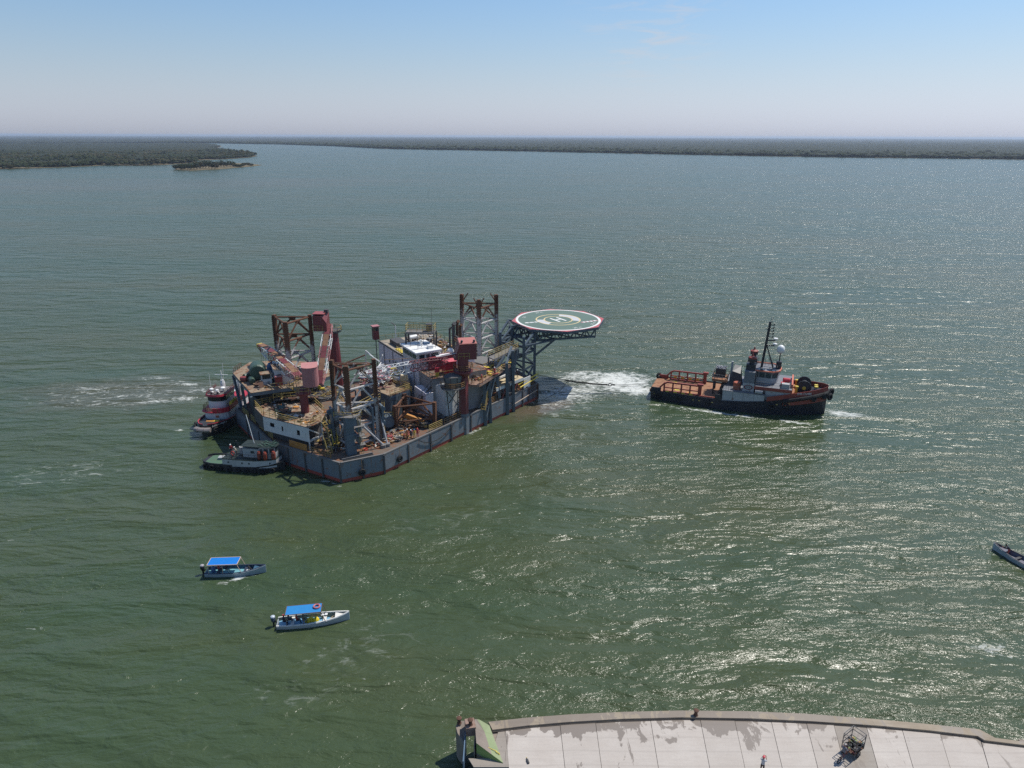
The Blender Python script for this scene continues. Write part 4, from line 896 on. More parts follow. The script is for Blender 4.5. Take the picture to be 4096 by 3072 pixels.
# exhaust stacks
t = thing('exhaust_stack', 'cluster of rusty exhaust pipes with bent tops beside the tall lattice leg', 'exhaust', Q(11.0, -0.6, 10.6))
ez = X(1815, 1372, 14.0)
for k, (dx, dy, h_, r_) in enumerate(((0, 0, 17.6, 0.32), (0.7, 0.5, 17.9, 0.3), (-0.8, 0.6, 16.6, 0.2), (1.2, 1.3, 17.0, 0.24))):
    g = G(); g.tube((ez.x + dx, ez.y + dy, 10.7), (ez.x + dx, ez.y + dy, h_), r_, 10); g.tube((ez.x + dx, ez.y + dy, h_), (ez.x + dx + 0.3, ez.y + dy - 0.7, h_ + 0.5), r_ * 1.15, 10); g.build('pipe', M_RUST if k % 2 else M_DARK, t, world=True)
for k in range(3): member(t, 'exhaust_duct', (ez.x + 0.2, ez.y - 0.3 * k, 15.6 - 0.4 * k), (ez.x + 3.2, ez.y - 2.0 - 0.3 * k, 13.7 - 0.4 * k), 0.4, M_RUST if k else M_DARK, round_=True)
# red equipment containers beside the crane
t = thing('red_container', 'bright red equipment container between bridge house and maroon crane column', 'container', (-11.6, 124.6, 10.68), 0.45)
g = G(); g.box((0, 0, 1.15), (2.2, 2.0, 2.3)); g.build('body', M_SIGNRED, t); g = G(); g.box((0, 0, 2.35), (2.3, 2.1, 0.1)); g.build('roof', paint('container_top_lit', (0.62, 0.12, 0.14), 0.08), t)  # roof gets a paler red that paints the sunlit top
for k in range(2): g = G(); g.box((-0.5 + k, -1.02, 1.1), (0.9, 0.05, 1.9)); g.build('door', M_SIGNRED, t)
t = thing('red_container', 'long dark red container with white roof strip under the crane boom', 'container', (-13.6, 127.6, 10.68), 0.45)
g = G(); g.box((0, 0, 1.2), (4.6, 2.0, 2.4)); g.build('body', paint('container_wine', (0.25, 0.025, 0.045), 0.1), t); g = G(); g.box((0.6, -0.2, 2.45), (3.0, 1.2, 0.1)); g.build('roof_strip', M_HATW, t)
t = thing('red_cabinet', 'small red hose cabinet with yellow stand near the round control cabin', 'cabinet', (-13.6, 122.4, 10.6), 0.4)
g = G(); g.box((0, 0, 1.3), (0.8, 0.6, 0.9)); g.build('body', M_SIGNRED, t); g = G(); g.box((0, 0, 0.42), (0.6, 0.45, 0.84)); g.build('stand', M_LEMON, t)
# octagonal control cabin on its own railed platform
cc_ = Vector((-10.6, 119.9, 9.6))
t = thing('control_cabin', 'dark octagonal control cabin with sloped windows on railed platform by the crane column', 'cabin', cc_, 0.3)
oc = [(1.5 * math.cos(math.pi / 8 + k * math.pi / 4), 1.3 * math.sin(math.pi / 8 + k * math.pi / 4)) for k in range(8)]
g = G(); g.prism([(1.5 * x, 1.45 * y) for x, y in oc], -0.2, 0.0); g.build('platform', M_GRAT, t)
g = G(); g.prism(oc, 0.0, 0.9); g.build('lower_wall', M_DARK, t)
for k in range(8):
    a_, b_ = oc[k], oc[(k + 1) % 8]; g = G(); g.add([(a_[0] * 0.98, a_[1] * 0.98, 0.92), (b_[0] * 0.98, b_[1] * 0.98, 0.92), (b_[0] * 1.1, b_[1] * 1.1, 1.95), (a_[0] * 1.1, a_[1] * 1.1, 1.95)], [(0, 1, 2, 3)]); o = g.build('window', glass('cabin_glass', (0.10, 0.115, 0.12)), t); o.modifiers.new('s', 'SOLIDIFY').thickness = 0.05
    g = G(); g.bar((a_[0] * 0.99, a_[1] * 0.99, 0.9), (a_[0] * 1.12, a_[1] * 1.12, 1.98), 0.1); g.build('window_post', M_DARK, t)
g = G(); g.prism([(1.13 * x, 1.13 * y) for x, y in oc], 1.96, 2.05); g.prism([(1.06 * x, 1.06 * y) for x, y in oc], 2.05, 2.3, inset=0.3); g.build('roof', M_DARK, t)
FR[t.name] = (Vector(cc_), 0.3)
RP = [Vector((cc_.x + 2.2 * math.cos(a_), cc_.y + 1.85 * math.sin(a_), 9.6)) for a_ in [math.pi + 0.1 + math.pi * k / 7 for k in range(8)]]
rail(t, RP, 1.05, M_OCH, 3, 0.9)
for p, q in (((-11.6, 118.5), (-11.3, 118.9)), ((-9.6, 118.3), (-9.8, 118.9))): member(t, 'support_post', (p[0], p[1], 9.4), (q[0], q[1] + 0.9, DK), 0.16, M_DARK)
member(t, 'support_brace', (-11.6, 118.6, 9.2), (-9.8, 119.6, 6.2), 0.12, M_DARK); member(t, 'support_brace', (-9.7, 118.6, 9.2), (-11.3, 119.6, 6.6), 0.12, M_DARK)
# grey cylindrical tank in the shade of the quarters
t = thing('storage_tank', 'pale grey upright tank with domed lid against the quarters wall', 'tank', Q(-1.9, 4.2, DK))
g = G(); g.lathe([(1.45, 0), (1.45, 5.0)], 20); g.build('shell', M_LILAC, t); g = G(); g.lathe([(1.6, 5.0), (1.6, 5.25), (1.2, 5.55), (0.3, 5.7)], 20); g.build('lid', M_WHITE, t)

# ================================================================== MIDSHIP MACHINERY DECK
md = thing('machinery_deck', 'grey walled machinery deck heaped with scrap between the grey leg and the quarters', 'platform', (-22, 124, DK))
MD = [X(1507, 1562, 8.2), X(1560, 1585, 8.2), X(1640, 1557, 8.2), Q(-3.9, 3.0, 8.2), Q(-0.4, 6.2, 8.2), Q(-0.4, 12.5, 8.2), X(1440, 1490, 8.2), X(1440, 1530, 8.2)]
g = G(); g.prism([(p.x, p.y) for p in MD], DK, 8.1); g.build('wall', M_BLUE, md, world=True); g = G(); g.prism([(p.x, p.y) for p in MD], 8.1, 8.2); g.build('deck', M_TAN, md, world=True)
rail(md, [MD[1], MD[2], MD[3]], 1.1, M_YEL, 3, 1.3); rail(md, [MD[2] + Vector((0.3, 0, -0.6)), MD[3] + Vector((0.4, 0, -0.6))], 1.1, M_YEL, 3, 1.3)
for k in range(3): member(md, 'loose_railing', X(1560 + 30 * k, 1580 - 12 * k, 8.4), X(1640, 1552 - 8 * k, 9.3), 0.09, M_YEL, round_=True)
# round vessel and blower under the deck edge, ladders
t = thing('pressure_vessel', 'blue grey horizontal vessel with open round mouth under the machinery deck', 'tank', X(1560, 1690, DK))
p = X(1548, 1668, 5.6); g = G(); g.lathe([(0.9, -1.4), (1.1, -1.2), (1.1, 1.2), (0.7, 1.4)], 16, (p.x, p.y, 5.0), axis='y', rz=0.5); g.build('shell', M_BLUE, t, world=True)
g = G(); g.torus((p.x + 0.2, p.y - 1.5, 6.4), 0.5, 0.14, 14, 6, (0.2, -1, 0.2)); g.build('mouth_ring', M_BLUE, t, world=True); g = G(); g.box((p.x, p.y, 3.9), (1.4, 2.0, 1.0), 0.5); g.build('saddle', M_DARK, t, world=True)
ladder(t, X(1535, 1752, DK), X(1532, 1600, 8.0)); rail(t, [Vector((p.x - 0.9, p.y - 1.7, 6.1)), Vector((p.x + 1.3, p.y - 1.2, 6.1))], 0.9, M_YEL, 2, 1.0)
t = thing('plastic_tank', 'white caged plastic tank on a wooden crate at the edge of the scrap deck', 'tank', X(1618, 1540, 8.2), 0.4)
g = G(); g.box((0, 0, 0.45), (1.7, 1.2, 0.9)); g.build('crate', paint('old_wood', (0.33, 0.25, 0.19), 0.1), t); g = G(); g.box((0, 0.1, 1.5), (1.2, 1.1, 1.15)); g.build('bottle', plain('yellowed_plastic', (0.68, 0.58, 0.40), 0.5), t)
g = G()
for k in range(5):
    for s in (-1, 1): g.bar((-0.62 + 0.31 * k, s * 0.57 + 0.1, 0.92), (-0.62 + 0.31 * k, s * 0.57 + 0.1, 2.1), 0.035)
for k in range(4):
    for s in (-1, 1): g.bar((-0.62, s * 0.57 + 0.1, 0.95 + 0.36 * k), (0.62, s * 0.57 + 0.1, 0.95 + 0.36 * k), 0.035)
g.build('cage', M_OCH, t)
t = thing('yellow_machine', 'mustard yellow machine with curved guard beside the caged plastic tank', 'machine', X(1575, 1520, 8.2), 0.4)
g = G(); g.box((0, 0, 1.2), (1.3, 0.5, 2.4)); g.build('panel', M_LEMON, t); g = G(); g.lathe([(0.9, -0.25), (0.9, 0.25)], 12, (0.7, 0, 0.7), axis='y'); g.build('guard', M_LEMON, t); g = G(); g.box((1.3, -0.1, 0.4), (1.6, 0.8, 0.6)); g.build('bed', M_GRAT, t)
# fallen orange box beam and small beam inside the leg stump
t = thing('fallen_beam', 'long orange box beam lying slanted inside the cut leg stump', 'beam', X(1660, 1675, DK)); g = G(); g.bar(X(1618, 1660, 5.3), X(1695, 1688, 4.2), 0.55, 0.75); g.build('beam', M_ORANGE, t, world=True); g = G(); g.box(X(1618, 1672, DK + 0.7), (0.9, 0.9, 1.4)); g.build('trestle', M_RUST, t, world=True)
t = thing('fallen_beam', 'short yellow box beam on the deck beside the long orange beam', 'beam', X(1685, 1700, DK)); g = G(); g.bar(X(1672, 1692, 4.0), X(1706, 1706, 3.8), 0.4, 0.4); g.build('beam', M_YEL, t, world=True)
t = thing('yellow_stair', 'short yellow ladder frame standing on deck by the white deckhouse', 'stairs', X(1290, 1780, DK)); stair(t, X(1330, 1700, 6.5), X(1345, 1790, DK), 0.8, 9, M_LEMON)
# lifebuoy on deck
t = thing('lifebuoy', 'orange red lifebuoy lying on deck among scrap by the prop feet', 'lifebuoy', X(1462, 1797, DK + 0.13)); g = G(); g.torus((0, 0, 0), 0.36, 0.12, 16, 6); g.build('ring', paint('buoy_orange', (0.62, 0.10, 0.05), 0.0), t)
# scrap heaps
def scrap(name, label, poly, z, n, mats, seed, lmax=2.2, hmax=0.9):
    rg = random.Random(seed); g = G(); P = [Vector(p) for p in poly]
    x0, x1 = min(p.x for p in P), max(p.x for p in P); y0, y1 = min(p.y for p in P), max(p.y for p in P)
    k = 0; guard = 0
    while k < n and guard < n * 30:
        guard += 1
        x, y = rg.uniform(x0, x1), rg.uniform(y0, y1)
        if not inside(x, y, P): continue
        k += 1; a_ = rg.uniform(0, 6.28); L_ = rg.uniform(0.3, lmax); zz = z + abs(rg.gauss(0, 1)) * hmax * 0.45 + 0.06; mi = rg.randrange(len(mats)); tilt = rg.gauss(0, 0.18)
        p_ = Vector((x, y, zz)); q_ = p_ + Vector((math.cos(a_) * L_, math.sin(a_) * L_, max(-(zz - z) * 0.9, tilt * L_)))
        r_ = rg.random()
        if r_ < 0.5: g.tube(p_, q_, rg.uniform(0.03, 0.1), 5, mi=mi)
        elif r_ < 0.75: g.bar(p_, q_, rg.uniform(0.1, 0.3), rg.uniform(0.05, 0.2), mi=mi)
        elif r_ < 0.92: g.frame(p_, Vector((math.cos(a_), math.sin(a_), tilt)) * rg.uniform(0.2, 0.7), Vector((-math.sin(a_), math.cos(a_), rg.gauss(0, 0.2))) * rg.uniform(0.15, 0.5), (0, 0, 0.03), mi)
        else: g.box((x, y, z + 0.2), (rg.uniform(0.3, 0.8), rg.uniform(0.3, 0.7), 0.4), a_, mi)
    o = g.build(name, mats, None, recalc=False); return tag(o, label, 'scrap', kind='stuff')
M_PALE = paint('pale_plate', (0.55, 0.51, 0.45), 0.25); M_PINKP = paint('pink_pipe', (0.50, 0.17, 0.20), 0.15)
scrap('scrap_heap', 'tangle of pink and white steel tubes heaped on the machinery deck', [X(1440, 1545, 8.2), X(1500, 1555, 8.2), X(1560, 1540, 8.2), X(1600, 1500, 8.2), X(1560, 1475, 8.2), X(1450, 1495, 8.2)], 8.2, 300, [M_PALE, M_PINKP, M_WPIPE, M_RED, M_RUST, M_DARK, M_TAN], 1, 2.8, 1.3)
scrap('scrap_heap', 'litter of orange brown pipes and planks on the deck near the workers', [X(1465, 1790, DK), X(1560, 1775, DK), X(1640, 1748, DK), X(1620, 1725, DK), X(1520, 1755, DK)], DK, 230, [M_RUST, M_ORANGE, M_PALE, M_OCH, M_RED2, M_TAN, M_GRAT], 2, 1.6, 0.8)
scrap('scrap_heap', 'dark rusty debris lying inside the cut leg stump', [CD[0] + Vector((0, -0.5, 0)), CD[2] + Vector((0, -0.5, 0)), CD[1]], DK, 170, [M_RUST, M_ORANGE, M_DARK, M_TAN, M_RUST], 3, 1.8, 1.2)
scrap('scrap_heap', 'loose debris scattered on the shaded deck between deckhouse and jacking tower', [X(1265, 1765, DK), X(1345, 1810, DK), X(1380, 1780, DK), X(1350, 1720, DK), X(1290, 1735, DK)], DK, 130, [M_DARK, M_RUST, M_YEL, M_PALE, M_GRAT], 4, 1.5, 0.6)
scrap('scrap_heap', 'torn sheet metal and pipes strewn over the raised stern platform', [MZ[1] + Vector((1, 1.5, 0)), MZ[3] + Vector((0, 1, 0)), MZ[4] + Vector((-1, 0, 0)), MZ[6] + Vector((0, -1, 0)), MZ[0] + Vector((2, 0.5, 0))], 10.0, 240, [M_PALE, M_TAN, M_RUST, M_DARK, M_OCH, M_GRAT, M_RUST], 5, 1.8, 0.5)
scrap('scrap_heap', 'dark green twisted machine parts on the white deckhouse roof', [X(1100, 1650, 7.35), X(1150, 1662, 7.35), X(1160, 1640, 7.35), X(1115, 1628, 7.35)], 7.35, 90, [M_GREEN, M_DARK, M_DARK, M_RUST], 6, 1.0, 1.0)
scrap('scrap_heap', 'rusty flakes and plates littering the white deckhouse roof', [WR[0] + Vector((0.6, 0.6, 0)), WR[1] + Vector((-0.5, 0.8, 0)), WR[3], WR[5], WR[6] + Vector((0.6, 0, 0))], 7.35, 90, [M_PALE, M_RUST, M_TAN, M_ORANGE], 7, 0.9, 0.15)
scrap('scrap_heap', 'crumpled white and pink boom wreckage beside the grey leg', [X(1480, 1470, 11), X(1560, 1470, 11), X(1560, 1500, 11), X(1490, 1505, 11)], 9.6, 70, [M_WPIPE, M_WPIPE, M_PINKP, M_RED], 8, 2.6, 2.2)
scrap('scrap_heap', 'cables and dark gear on the deck by the quarters and hull rail', [RS(14.5, 1.2), RS(21.5, 1.2), RS(21, 3.4), RS(15.5, 3.6)], DK, 90, [M_DARK, M_BLUE, M_RUST, M_BLACK], 9, 1.2, 0.7)
# A-frame of white tubes standing in the wreckage
t = thing('tube_frame', 'bent white tube A-frame sticking up beside the top of the grey leg', 'frame', X(1490, 1500, 9.5))
for a_, b_ in (((1462, 1490, 11.0), (1463, 1402, 15.6)), ((1463, 1402, 15.6), (1500, 1435, 14.0)), ((1466, 1410, 15.2), (1520, 1448, 13.5)), ((1500, 1435, 14.0), (1500, 1500, 10.5)), ((1520, 1448, 13.5), (1530, 1420, 15.0))): member(t, 'tube', X(*a_), X(*b_), 0.2, M_WPIPE, round_=True)
t = thing('rusty_girder', 'rust red girder leaning behind the top of the grey leg', 'girder', X(1400, 1450, 10)); 
for a_, b_ in (((1375, 1455, 13.5), (1460, 1420, 14.6)), ((1340, 1452, 13.6), (1470, 1452, 13.6))): member(t, 'tube', X(*a_), X(*b_), 0.3, M_RUST, round_=True)

# ================================================================== RIGHT SIDE COLUMNS AND PLATFORMS
sp = thing('side_platform', 'rusty brown platform with yellow rails beside the maroon crane column', 'platform', (-4, 128, DK))
SPp = [(-7.9, 122.0), (-5.9, 121.6), (-3.2, 127.2), (-0.3, 133.6), (-4.5, 136.4), (-8.3, 132.5)]
g = G(); g.prism(SPp, 8.9, 9.3); g.build('deck', paint('brown_deck', (0.30, 0.19, 0.14), 0.4, 0.8, 0.4, 0.8, streak=False), sp, world=True)
V3 = lambda p, z: Vector((p[0], p[1], z))
rail(sp, [V3(SPp[0], 9.3), V3(SPp[1], 9.3), V3(SPp[2], 9.3)], 1.1, M_OCH, 3, 1.2); rail(sp, [V3(SPp[2], 9.3), V3(SPp[3], 9.3)], 1.1, M_YEL, 3, 1.4); rail(sp, [V3(SPp[5], 9.3), V3(SPp[0], 9.3)], 1.1, M_YEL, 2, 1.6)
M_COLB = paint('column_dark_blue', (0.095, 0.12, 0.14), 0.2, 0.55, 0.4)
def hcol(u_, z1, w, par, lean=0.0, mat=None):
    mat = mat or M_COLB
    p = RS(u_, -0.35, -0.9); q = RS(u_ + lean, 0.0, z1); member(par, 'column', p, q, w, mat)
for u_, z1, w in ((26.0, 8.9, 0.55), (27.6, 8.9, 0.5), (33.0, 10.6, 0.6), (35.0, 12.6, 0.55)): hcol(u_, z1, w, sp)
member(sp, 'column_brace', RS(26.0, -0.3, 1.2), RS(29.6, 0.2, 9.2), 0.34, M_BLUE); member(sp, 'column_brace', RS(27.6, -0.3, 8.6), RS(24.6, 0.2, 3.8), 0.3, M_COLB)
member(sp, 'column_brace', RS(33.0, 0, 10.4), RS(36.6, 1.5, 12.8), 0.4, M_BLUE); member(sp, 'column_brace', RS(29.4, 0.4, 9.3), RS(32.6, 0.2, 12.0), 0.42, M_COLB)
for z in (2.0, 4.2, 6.4): member(sp, 'column_tie', RS(33.0, -0.2, z), RS(35.0, -0.2, z), 0.22, M_DARK)
g = G(); g.frame((RS(34, 0.1, 4.2)), Vector((RD.x, RD.y, 0)) * 0.85, Vector((RN.x, RN.y, 0)) * 0.05, (0, 0, 4.6)); g.build('gap_shade_sheet', M_DARK, sp, world=True)  # dark sheet painting the shade in the gap between the two columns
for p in ((-4.5, 136.0), (-8.0, 132.0), (-1.0, 133.2)): member(sp, 'post', (p[0], p[1], DK), (p[0], p[1], 8.9), 0.35, M_DARK)
stair(sp, Vector((-4.4, 128.6, 9.2)), Vector((-5.4, 124.2, DK)), 0.8, 16, M_YEL)
g = G(); g.prism([(-5.2, 127.5), (-3.2, 129.2), (-1.6, 131.6), (-6.0, 133.5)], 5.6, 5.75); g.build('lower_deck', M_TAN, sp, world=True)
scrap('scrap_heap', 'rails, hoses and small gear crowded on the brown platform by the crane column', [V3(SPp[0], 9.3), V3(SPp[2], 9.3), V3(SPp[3], 9.3), V3(SPp[4], 9.3)], 9.3, 90, [M_PALE, M_YEL, M_RED2, M_OCH, M_LEMON, M_GRAT], 12, 1.3, 0.9)
# upper walkway to the helideck
uw = thing('walkway', 'grey walkway with yellow rails climbing from brown platform to helideck stairs', 'walkway', (-2, 134, 9.3))
UWp = [(-3.3, 129.9), (1.3, 138.0), (0.3, 139.6), (-4.6, 132.0)]
g = G(); g.prism(UWp, 11.3, 11.5); g.build('grating', M_GRAT, uw, world=True); rail(uw, [V3(UWp[0], 11.5), V3(UWp[1], 11.5), V3(UWp[2], 11.5)], 1.1, M_YEL, 3, 1.4); rail(uw, [V3(UWp[3], 11.5), V3(UWp[2], 11.5)], 1.1, M_YEL, 3, 1.4)
for p in UWp: member(uw, 'post', (p[0], p[1], 9.3), (p[0], p[1], 11.3), 0.3, M_BLUE)
g = G(); g.prism([(-9, 136), (-4.8, 132.4), (-2.6, 136), (-6.5, 139)], 9.4, 9.6); g.build('ramp_plate', M_GRAT, uw, world=True)
member(uw, 'slant_column', (-3.2, 130.2, 11.3), (-2.4, 129.2, 4.0), 0.5, M_BLUE); member(uw, 'slant_column', (0.9, 137.8, 11.3), (0.0, 136.0, 5.0), 0.5, M_BLUE)
# low white-sided platform on the deck
lp = thing('low_platform', 'low platform with white fascia and stained top near the bow rail', 'platform', (0, 133, DK))
LPp = [(-3.0, 128.6), (2.3, 135.3), (0.6, 137.4), (-4.2, 131.6)]
g = G(); g.prism(LPp, 5.55, 6.15); g.build('fascia', M_WHITE, lp, world=True); g = G(); g.prism([(p[0] * 0.985 - 0.02, p[1]) for p in LPp], 6.15, 6.2); g.build('top', paint('stained_cream', (0.55, 0.45, 0.28), 0.4, 0.7, 0.4, 0.7, streak=False), lp, world=True)
for k in range(5):
    p = Vector(LPp[0]).lerp(Vector(LPp[1]), k / 4); member(lp, 'post', (p.x, p.y + 0.2, DK), (p.x, p.y + 0.2, 5.6), 0.18, M_DARK)
for k in range(2):
    p = Vector(LPp[0]).lerp(Vector(LPp[1]), 0.2 + 0.4 * k); q = Vector(LPp[0]).lerp(Vector(LPp[1]), 0.35 + 0.4 * k); s_ = Vector(LPp[0]).lerp(Vector(LPp[1]), 0.5 + 0.4 * k)
    member(lp, 'red_brace', (p.x, p.y, DK + 0.2), (q.x, q.y, 5.5), 0.12, M_RED2); member(lp, 'red_brace', (q.x, q.y, 5.5), (s_.x, s_.y, DK + 0.2), 0.12, M_RED2)
member(lp, 'edge_beam', (LPp[3][0], LPp[3][1], 6.4), (LPp[2][0], LPp[2][1], 6.9), 0.35, M_WHITE)
g = G(); g.box((3.0, 136.6, 4.6), (0.15, 2.4, 2.4), -0.65); g.build('end_plate', M_WHITE, lp, world=True)
scrap('scrap_heap', 'dark chains and fairlead gear at the bow end of the barge deck', [(2.4, 135.8, 0), (4.9, 139.4, 0), (2.4, 142, 0), (0.4, 139, 0)], DK, 80, [M_DARK, M_RUST, M_OCH, M_BLACK], 13, 1.2, 0.9)

# ================================================================== HELIDECK
OU = Vector((-24.9, 99.6)); HU = Vector((math.cos(math.radians(52)), math.sin(math.radians(52)))); HV = Vector((-HU.y, HU.x))
def UV(u_, v_, z): p = OU + HU * u_ + HV * v_; return Vector((p.x, p.y, z))
HZ = 14.5
hd_ = UV(61.0, 3.45, 0)
he = thing('helideck', 'octagonal green helideck with white H, cantilevered on a dark blue truss', 'helideck', (hd_.x, hd_.y, HZ - 3))
def octa(r, z): return [Vector((hd_.x + HU.x * r * math.cos(a_) + HV.x * r * math.sin(a_), hd_.y + HU.y * r * math.cos(a_) + HV.y * r * math.sin(a_), z)) for a_ in [k * math.pi / 4 for k in range(8)]]
M_HRED = paint('helideck_red', (0.44, 0.10, 0.11), 0.03, 0.7, 0.2); M_HGRN = paint('helideck_green', (0.105, 0.165, 0.135), 0.0, 0.75, 0.18, 0.5, streak=False); M_HWHT = paint('marking_white', (0.72, 0.72, 0.69), 0.0, 0.7, 0.2); M_HYEL = paint('marking_cream', (0.66, 0.52, 0.27), 0.0, 0.7, 0.2); M_HGRY = paint('marking_grey', (0.52, 0.53, 0.54), 0.0, 0.7, 0.2)
g = G(); g.prism([(p.x, p.y) for p in octa(10.1, 0)], HZ - 0.35, HZ); g.build('deck_plate', [M_HRED], he, world=True)
def ring(name, r0, r1, z, mat, a0=0.0, a1=2 * math.pi, n=72):
    g = G(); P = []
    for k in range(n + 1):
        a_ = a0 + (a1 - a0) * k / n; c_, s_ = math.cos(a_), math.sin(a_); dx, dy = HU.x * c_ + HV.x * s_, HU.y * c_ + HV.y * s_
        P += [(hd_.x + dx * r0, hd_.y + dy * r0, z), (hd_.x + dx * r1, hd_.y + dy * r1, z)]
    g.add(P, [(2 * k, 2 * k + 1, 2 * k + 3, 2 * k + 2) for k in range(n)]); return g.build(name, mat, he, world=True)
ring('green_field', 0.0, 8.7, HZ + 0.004, M_HGRN); ring('white_circle', 8.68, 9.2, HZ + 0.008, M_HWHT); ring('cream_circle', 4.6, 4.88, HZ + 0.008, M_HYEL); ring('cream_circle', 2.9, 3.16, HZ + 0.008, M_HYEL)
hA, hB = X(2198.5, 1273.8, HZ), X(2239.7, 1287.9, HZ); ha = math.atan2((hB - hA).y, (hB - hA).x) - math.atan2(HU.y, HU.x)
def deck_angle(px, py): p = X(px, py, HZ) - Vector((hd_.x, hd_.y, HZ)); return math.atan2(p.x * HV.x + p.y * HV.y, p.x * HU.x + p.y * HU.y)
for q0_, q1_ in (((2150, 1279), (2202, 1293)), ((2319, 1284), (2236, 1262))):
    a0_, a1_ = deck_angle(*q0_), deck_angle(*q1_); a1_ = a1_ + 2 * math.pi if a1_ < a0_ else a1_
    ring('grey_sector', 3.16, 4.6, HZ + 0.008, M_HGRY, a0_, a1_, 20)
hd2 = (hB - hA).normalized(); hs2 = Vector((-hd2.y, hd2.x, 0)); c_ = Vector((hd_.x, hd_.y, HZ + 0.02))
for s in (-1, 1): g = G(); g.frame(c_ + hs2 * s * 0.85, hd2 * 1.75, hs2 * 0.22, (0, 0, 0.008)); g.build('letter_h_stroke', M_HWHT, he, world=True)
g = G(); g.frame(c_, hs2 * 0.63, hd2 * 0.2, (0, 0, 0.008)); g.build('letter_h_bar', M_HWHT, he, world=True)
pA, pB = X(2100, 1292, HZ), X(2160, 1287, HZ); g = G(); dd = (pB - pA); nn2 = Vector((-dd.y, dd.x, 0)).normalized()
for k in range(9):
    m_ = pA.lerp(pB, (k + 0.5) / 9); g.frame((m_.x, m_.y, HZ + 0.02), dd * (0.5 / 9), nn2 * (0.25 + 0.12 * math.sin(k * 2.3)), (0, 0, 0.006))
g.build('worn_stripe', M_HWHT, he, world=True)
pA, pB = X(2325, 1290, HZ), X(2390, 1282, HZ); dd = pB - pA; nn2 = Vector((-dd.y, dd.x, 0)).normalized()
for k in range(9): m_ = pA.lerp(pB, (k + 0.5) / 9); g = G(); g.frame((m_.x, m_.y, HZ + 0.02), dd * (0.5 / 9), nn2 * 0.4, (0, 0, 0.006)); g.build('chequer_mark', M_HWHT if k % 2 else paint('marking_rose', (0.45, 0.25, 0.24), 0.0), he, world=True)
for (px, py, tx) in ((2310, 1310, '20 m'), (2372, 1294, '20 m'), (2156, 1250, '20 m'), (2097, 1269, '20')):
    p = X(px, py, HZ + 0.02); fac = math.atan2(hd_.y - p.y, hd_.x - p.x); loc_ = p - he.location; text_mesh('deck_lettering', tx, 1.0, M_HWHT, he, loc_, (0, 0, fac - math.pi / 2 if py > 1280 else fac + math.pi / 2), 0.004)
# edge beam and safety net posts
oo = octa(10.15, HZ - 0.2)
for k in range(8): member(he, 'edge_beam', oo[k] + Vector((0, 0, -0.1)), oo[(k + 1) % 8] + Vector((0, 0, -0.1)), 0.14, M_NAVY, 0.5)
for k in range(8):
    for j in range(5):
        p = octa(10.15, HZ - 0.15)[k].lerp(octa(10.15, HZ - 0.15)[(k + 1) % 8], (j + 0.3) / 5); d_ = Vector((p.x - hd_.x, p.y - hd_.y, 0)).normalized(); member(he, 'net_post', p, p + d_ * 1.7 + Vector((0, 0, 0.35)), 0.07, M_DARK, round_=True)
# tower under the deck
T1, T2 = Vector((2.35, 137.9, 0)), Vector((4.7, 142.2, 0)); tv = Vector((-0.80, 0.60, 0)); T3, T4 = T1 + tv * 6.0, T2 + tv * 6.0
TZ = 13.9
for p in (T1, T2, T3, T4): member(he, 'tower_post', (p.x, p.y, DK), (p.x, p.y, TZ), 0.55, M_NAVY)
def brace(a_, b_, w=0.32): member(he, 'truss_member', a_, b_, w, M_NAVY)
zz = [DK + 0.4, 6.8, 9.9, 11.9]
for a_, b_ in ((T1, T2), (T1, T3), (T3, T4), (T2, T4)):
    for k in range(3):
        z0, z1 = zz[k], zz[k + 1]; brace(V3(a_, z1), V3(b_, z1), 0.28)
        brace(V3(a_, z0), V3(b_, z1)) if k % 2 == 0 else brace(V3(b_, z0), V3(a_, z1))
        if k < 2: m_ = (a_ + b_) / 2
# cantilever trusses
ee = X(2381, 1346, 12.4); base_d = Vector((ee.x - T2.x, ee.y - T2.y, 0))
for off in (0.0, 0.5, 1.0):
    s0 = T2.lerp(T4, off); e0 = Vector((ee.x, ee.y, 0)) + tv * (11.5 * off) ; n_ = 6
    low = [V3(s0.lerp(e0, k / n_), 11.9 + 0.5 * k / n_) for k in range(n_ + 1)]; top = [V3(s0.lerp(e0, k / n_), 14.0) for k in range(n_ + 1)]
    brace(low[0], low[-1], 0.36); brace(top[0], top[-1], 0.36)
    for k in range(n_):
        m_ = low[k].lerp(low[k + 1], 0.5); brace(top[k], m_, 0.26); brace(m_, top[k + 1], 0.26)
    for k in range(1, n_ + 1): brace(low[k], top[k], 0.2)
    if off < 1: brace(V3(s0, 8.6), low[2], 0.36)
for k in range(1, 7, 1):
    a_ = T2.lerp(Vector((ee.x, ee.y, 0)), k / 6); b_ = a_ + tv * (6 + 5.5 * k / 6); brace(V3(a_, 13.8), V3(b_, 13.8), 0.3); 
    if k % 2 == 0: brace(V3(a_, 12.2), V3(b_, 12.2), 0.22)
brace(V3(T1, 11.9), V3(T2, 13.8), 0.4); brace(V3(T3, 11.9), V3(T4, 13.8), 0.3)
s1_, e1_ = V3(T1, 11.9), V3(T2.lerp(Vector((ee.x, ee.y, 0)), 0.33), 12.0); brace(s1_, e1_, 0.34)
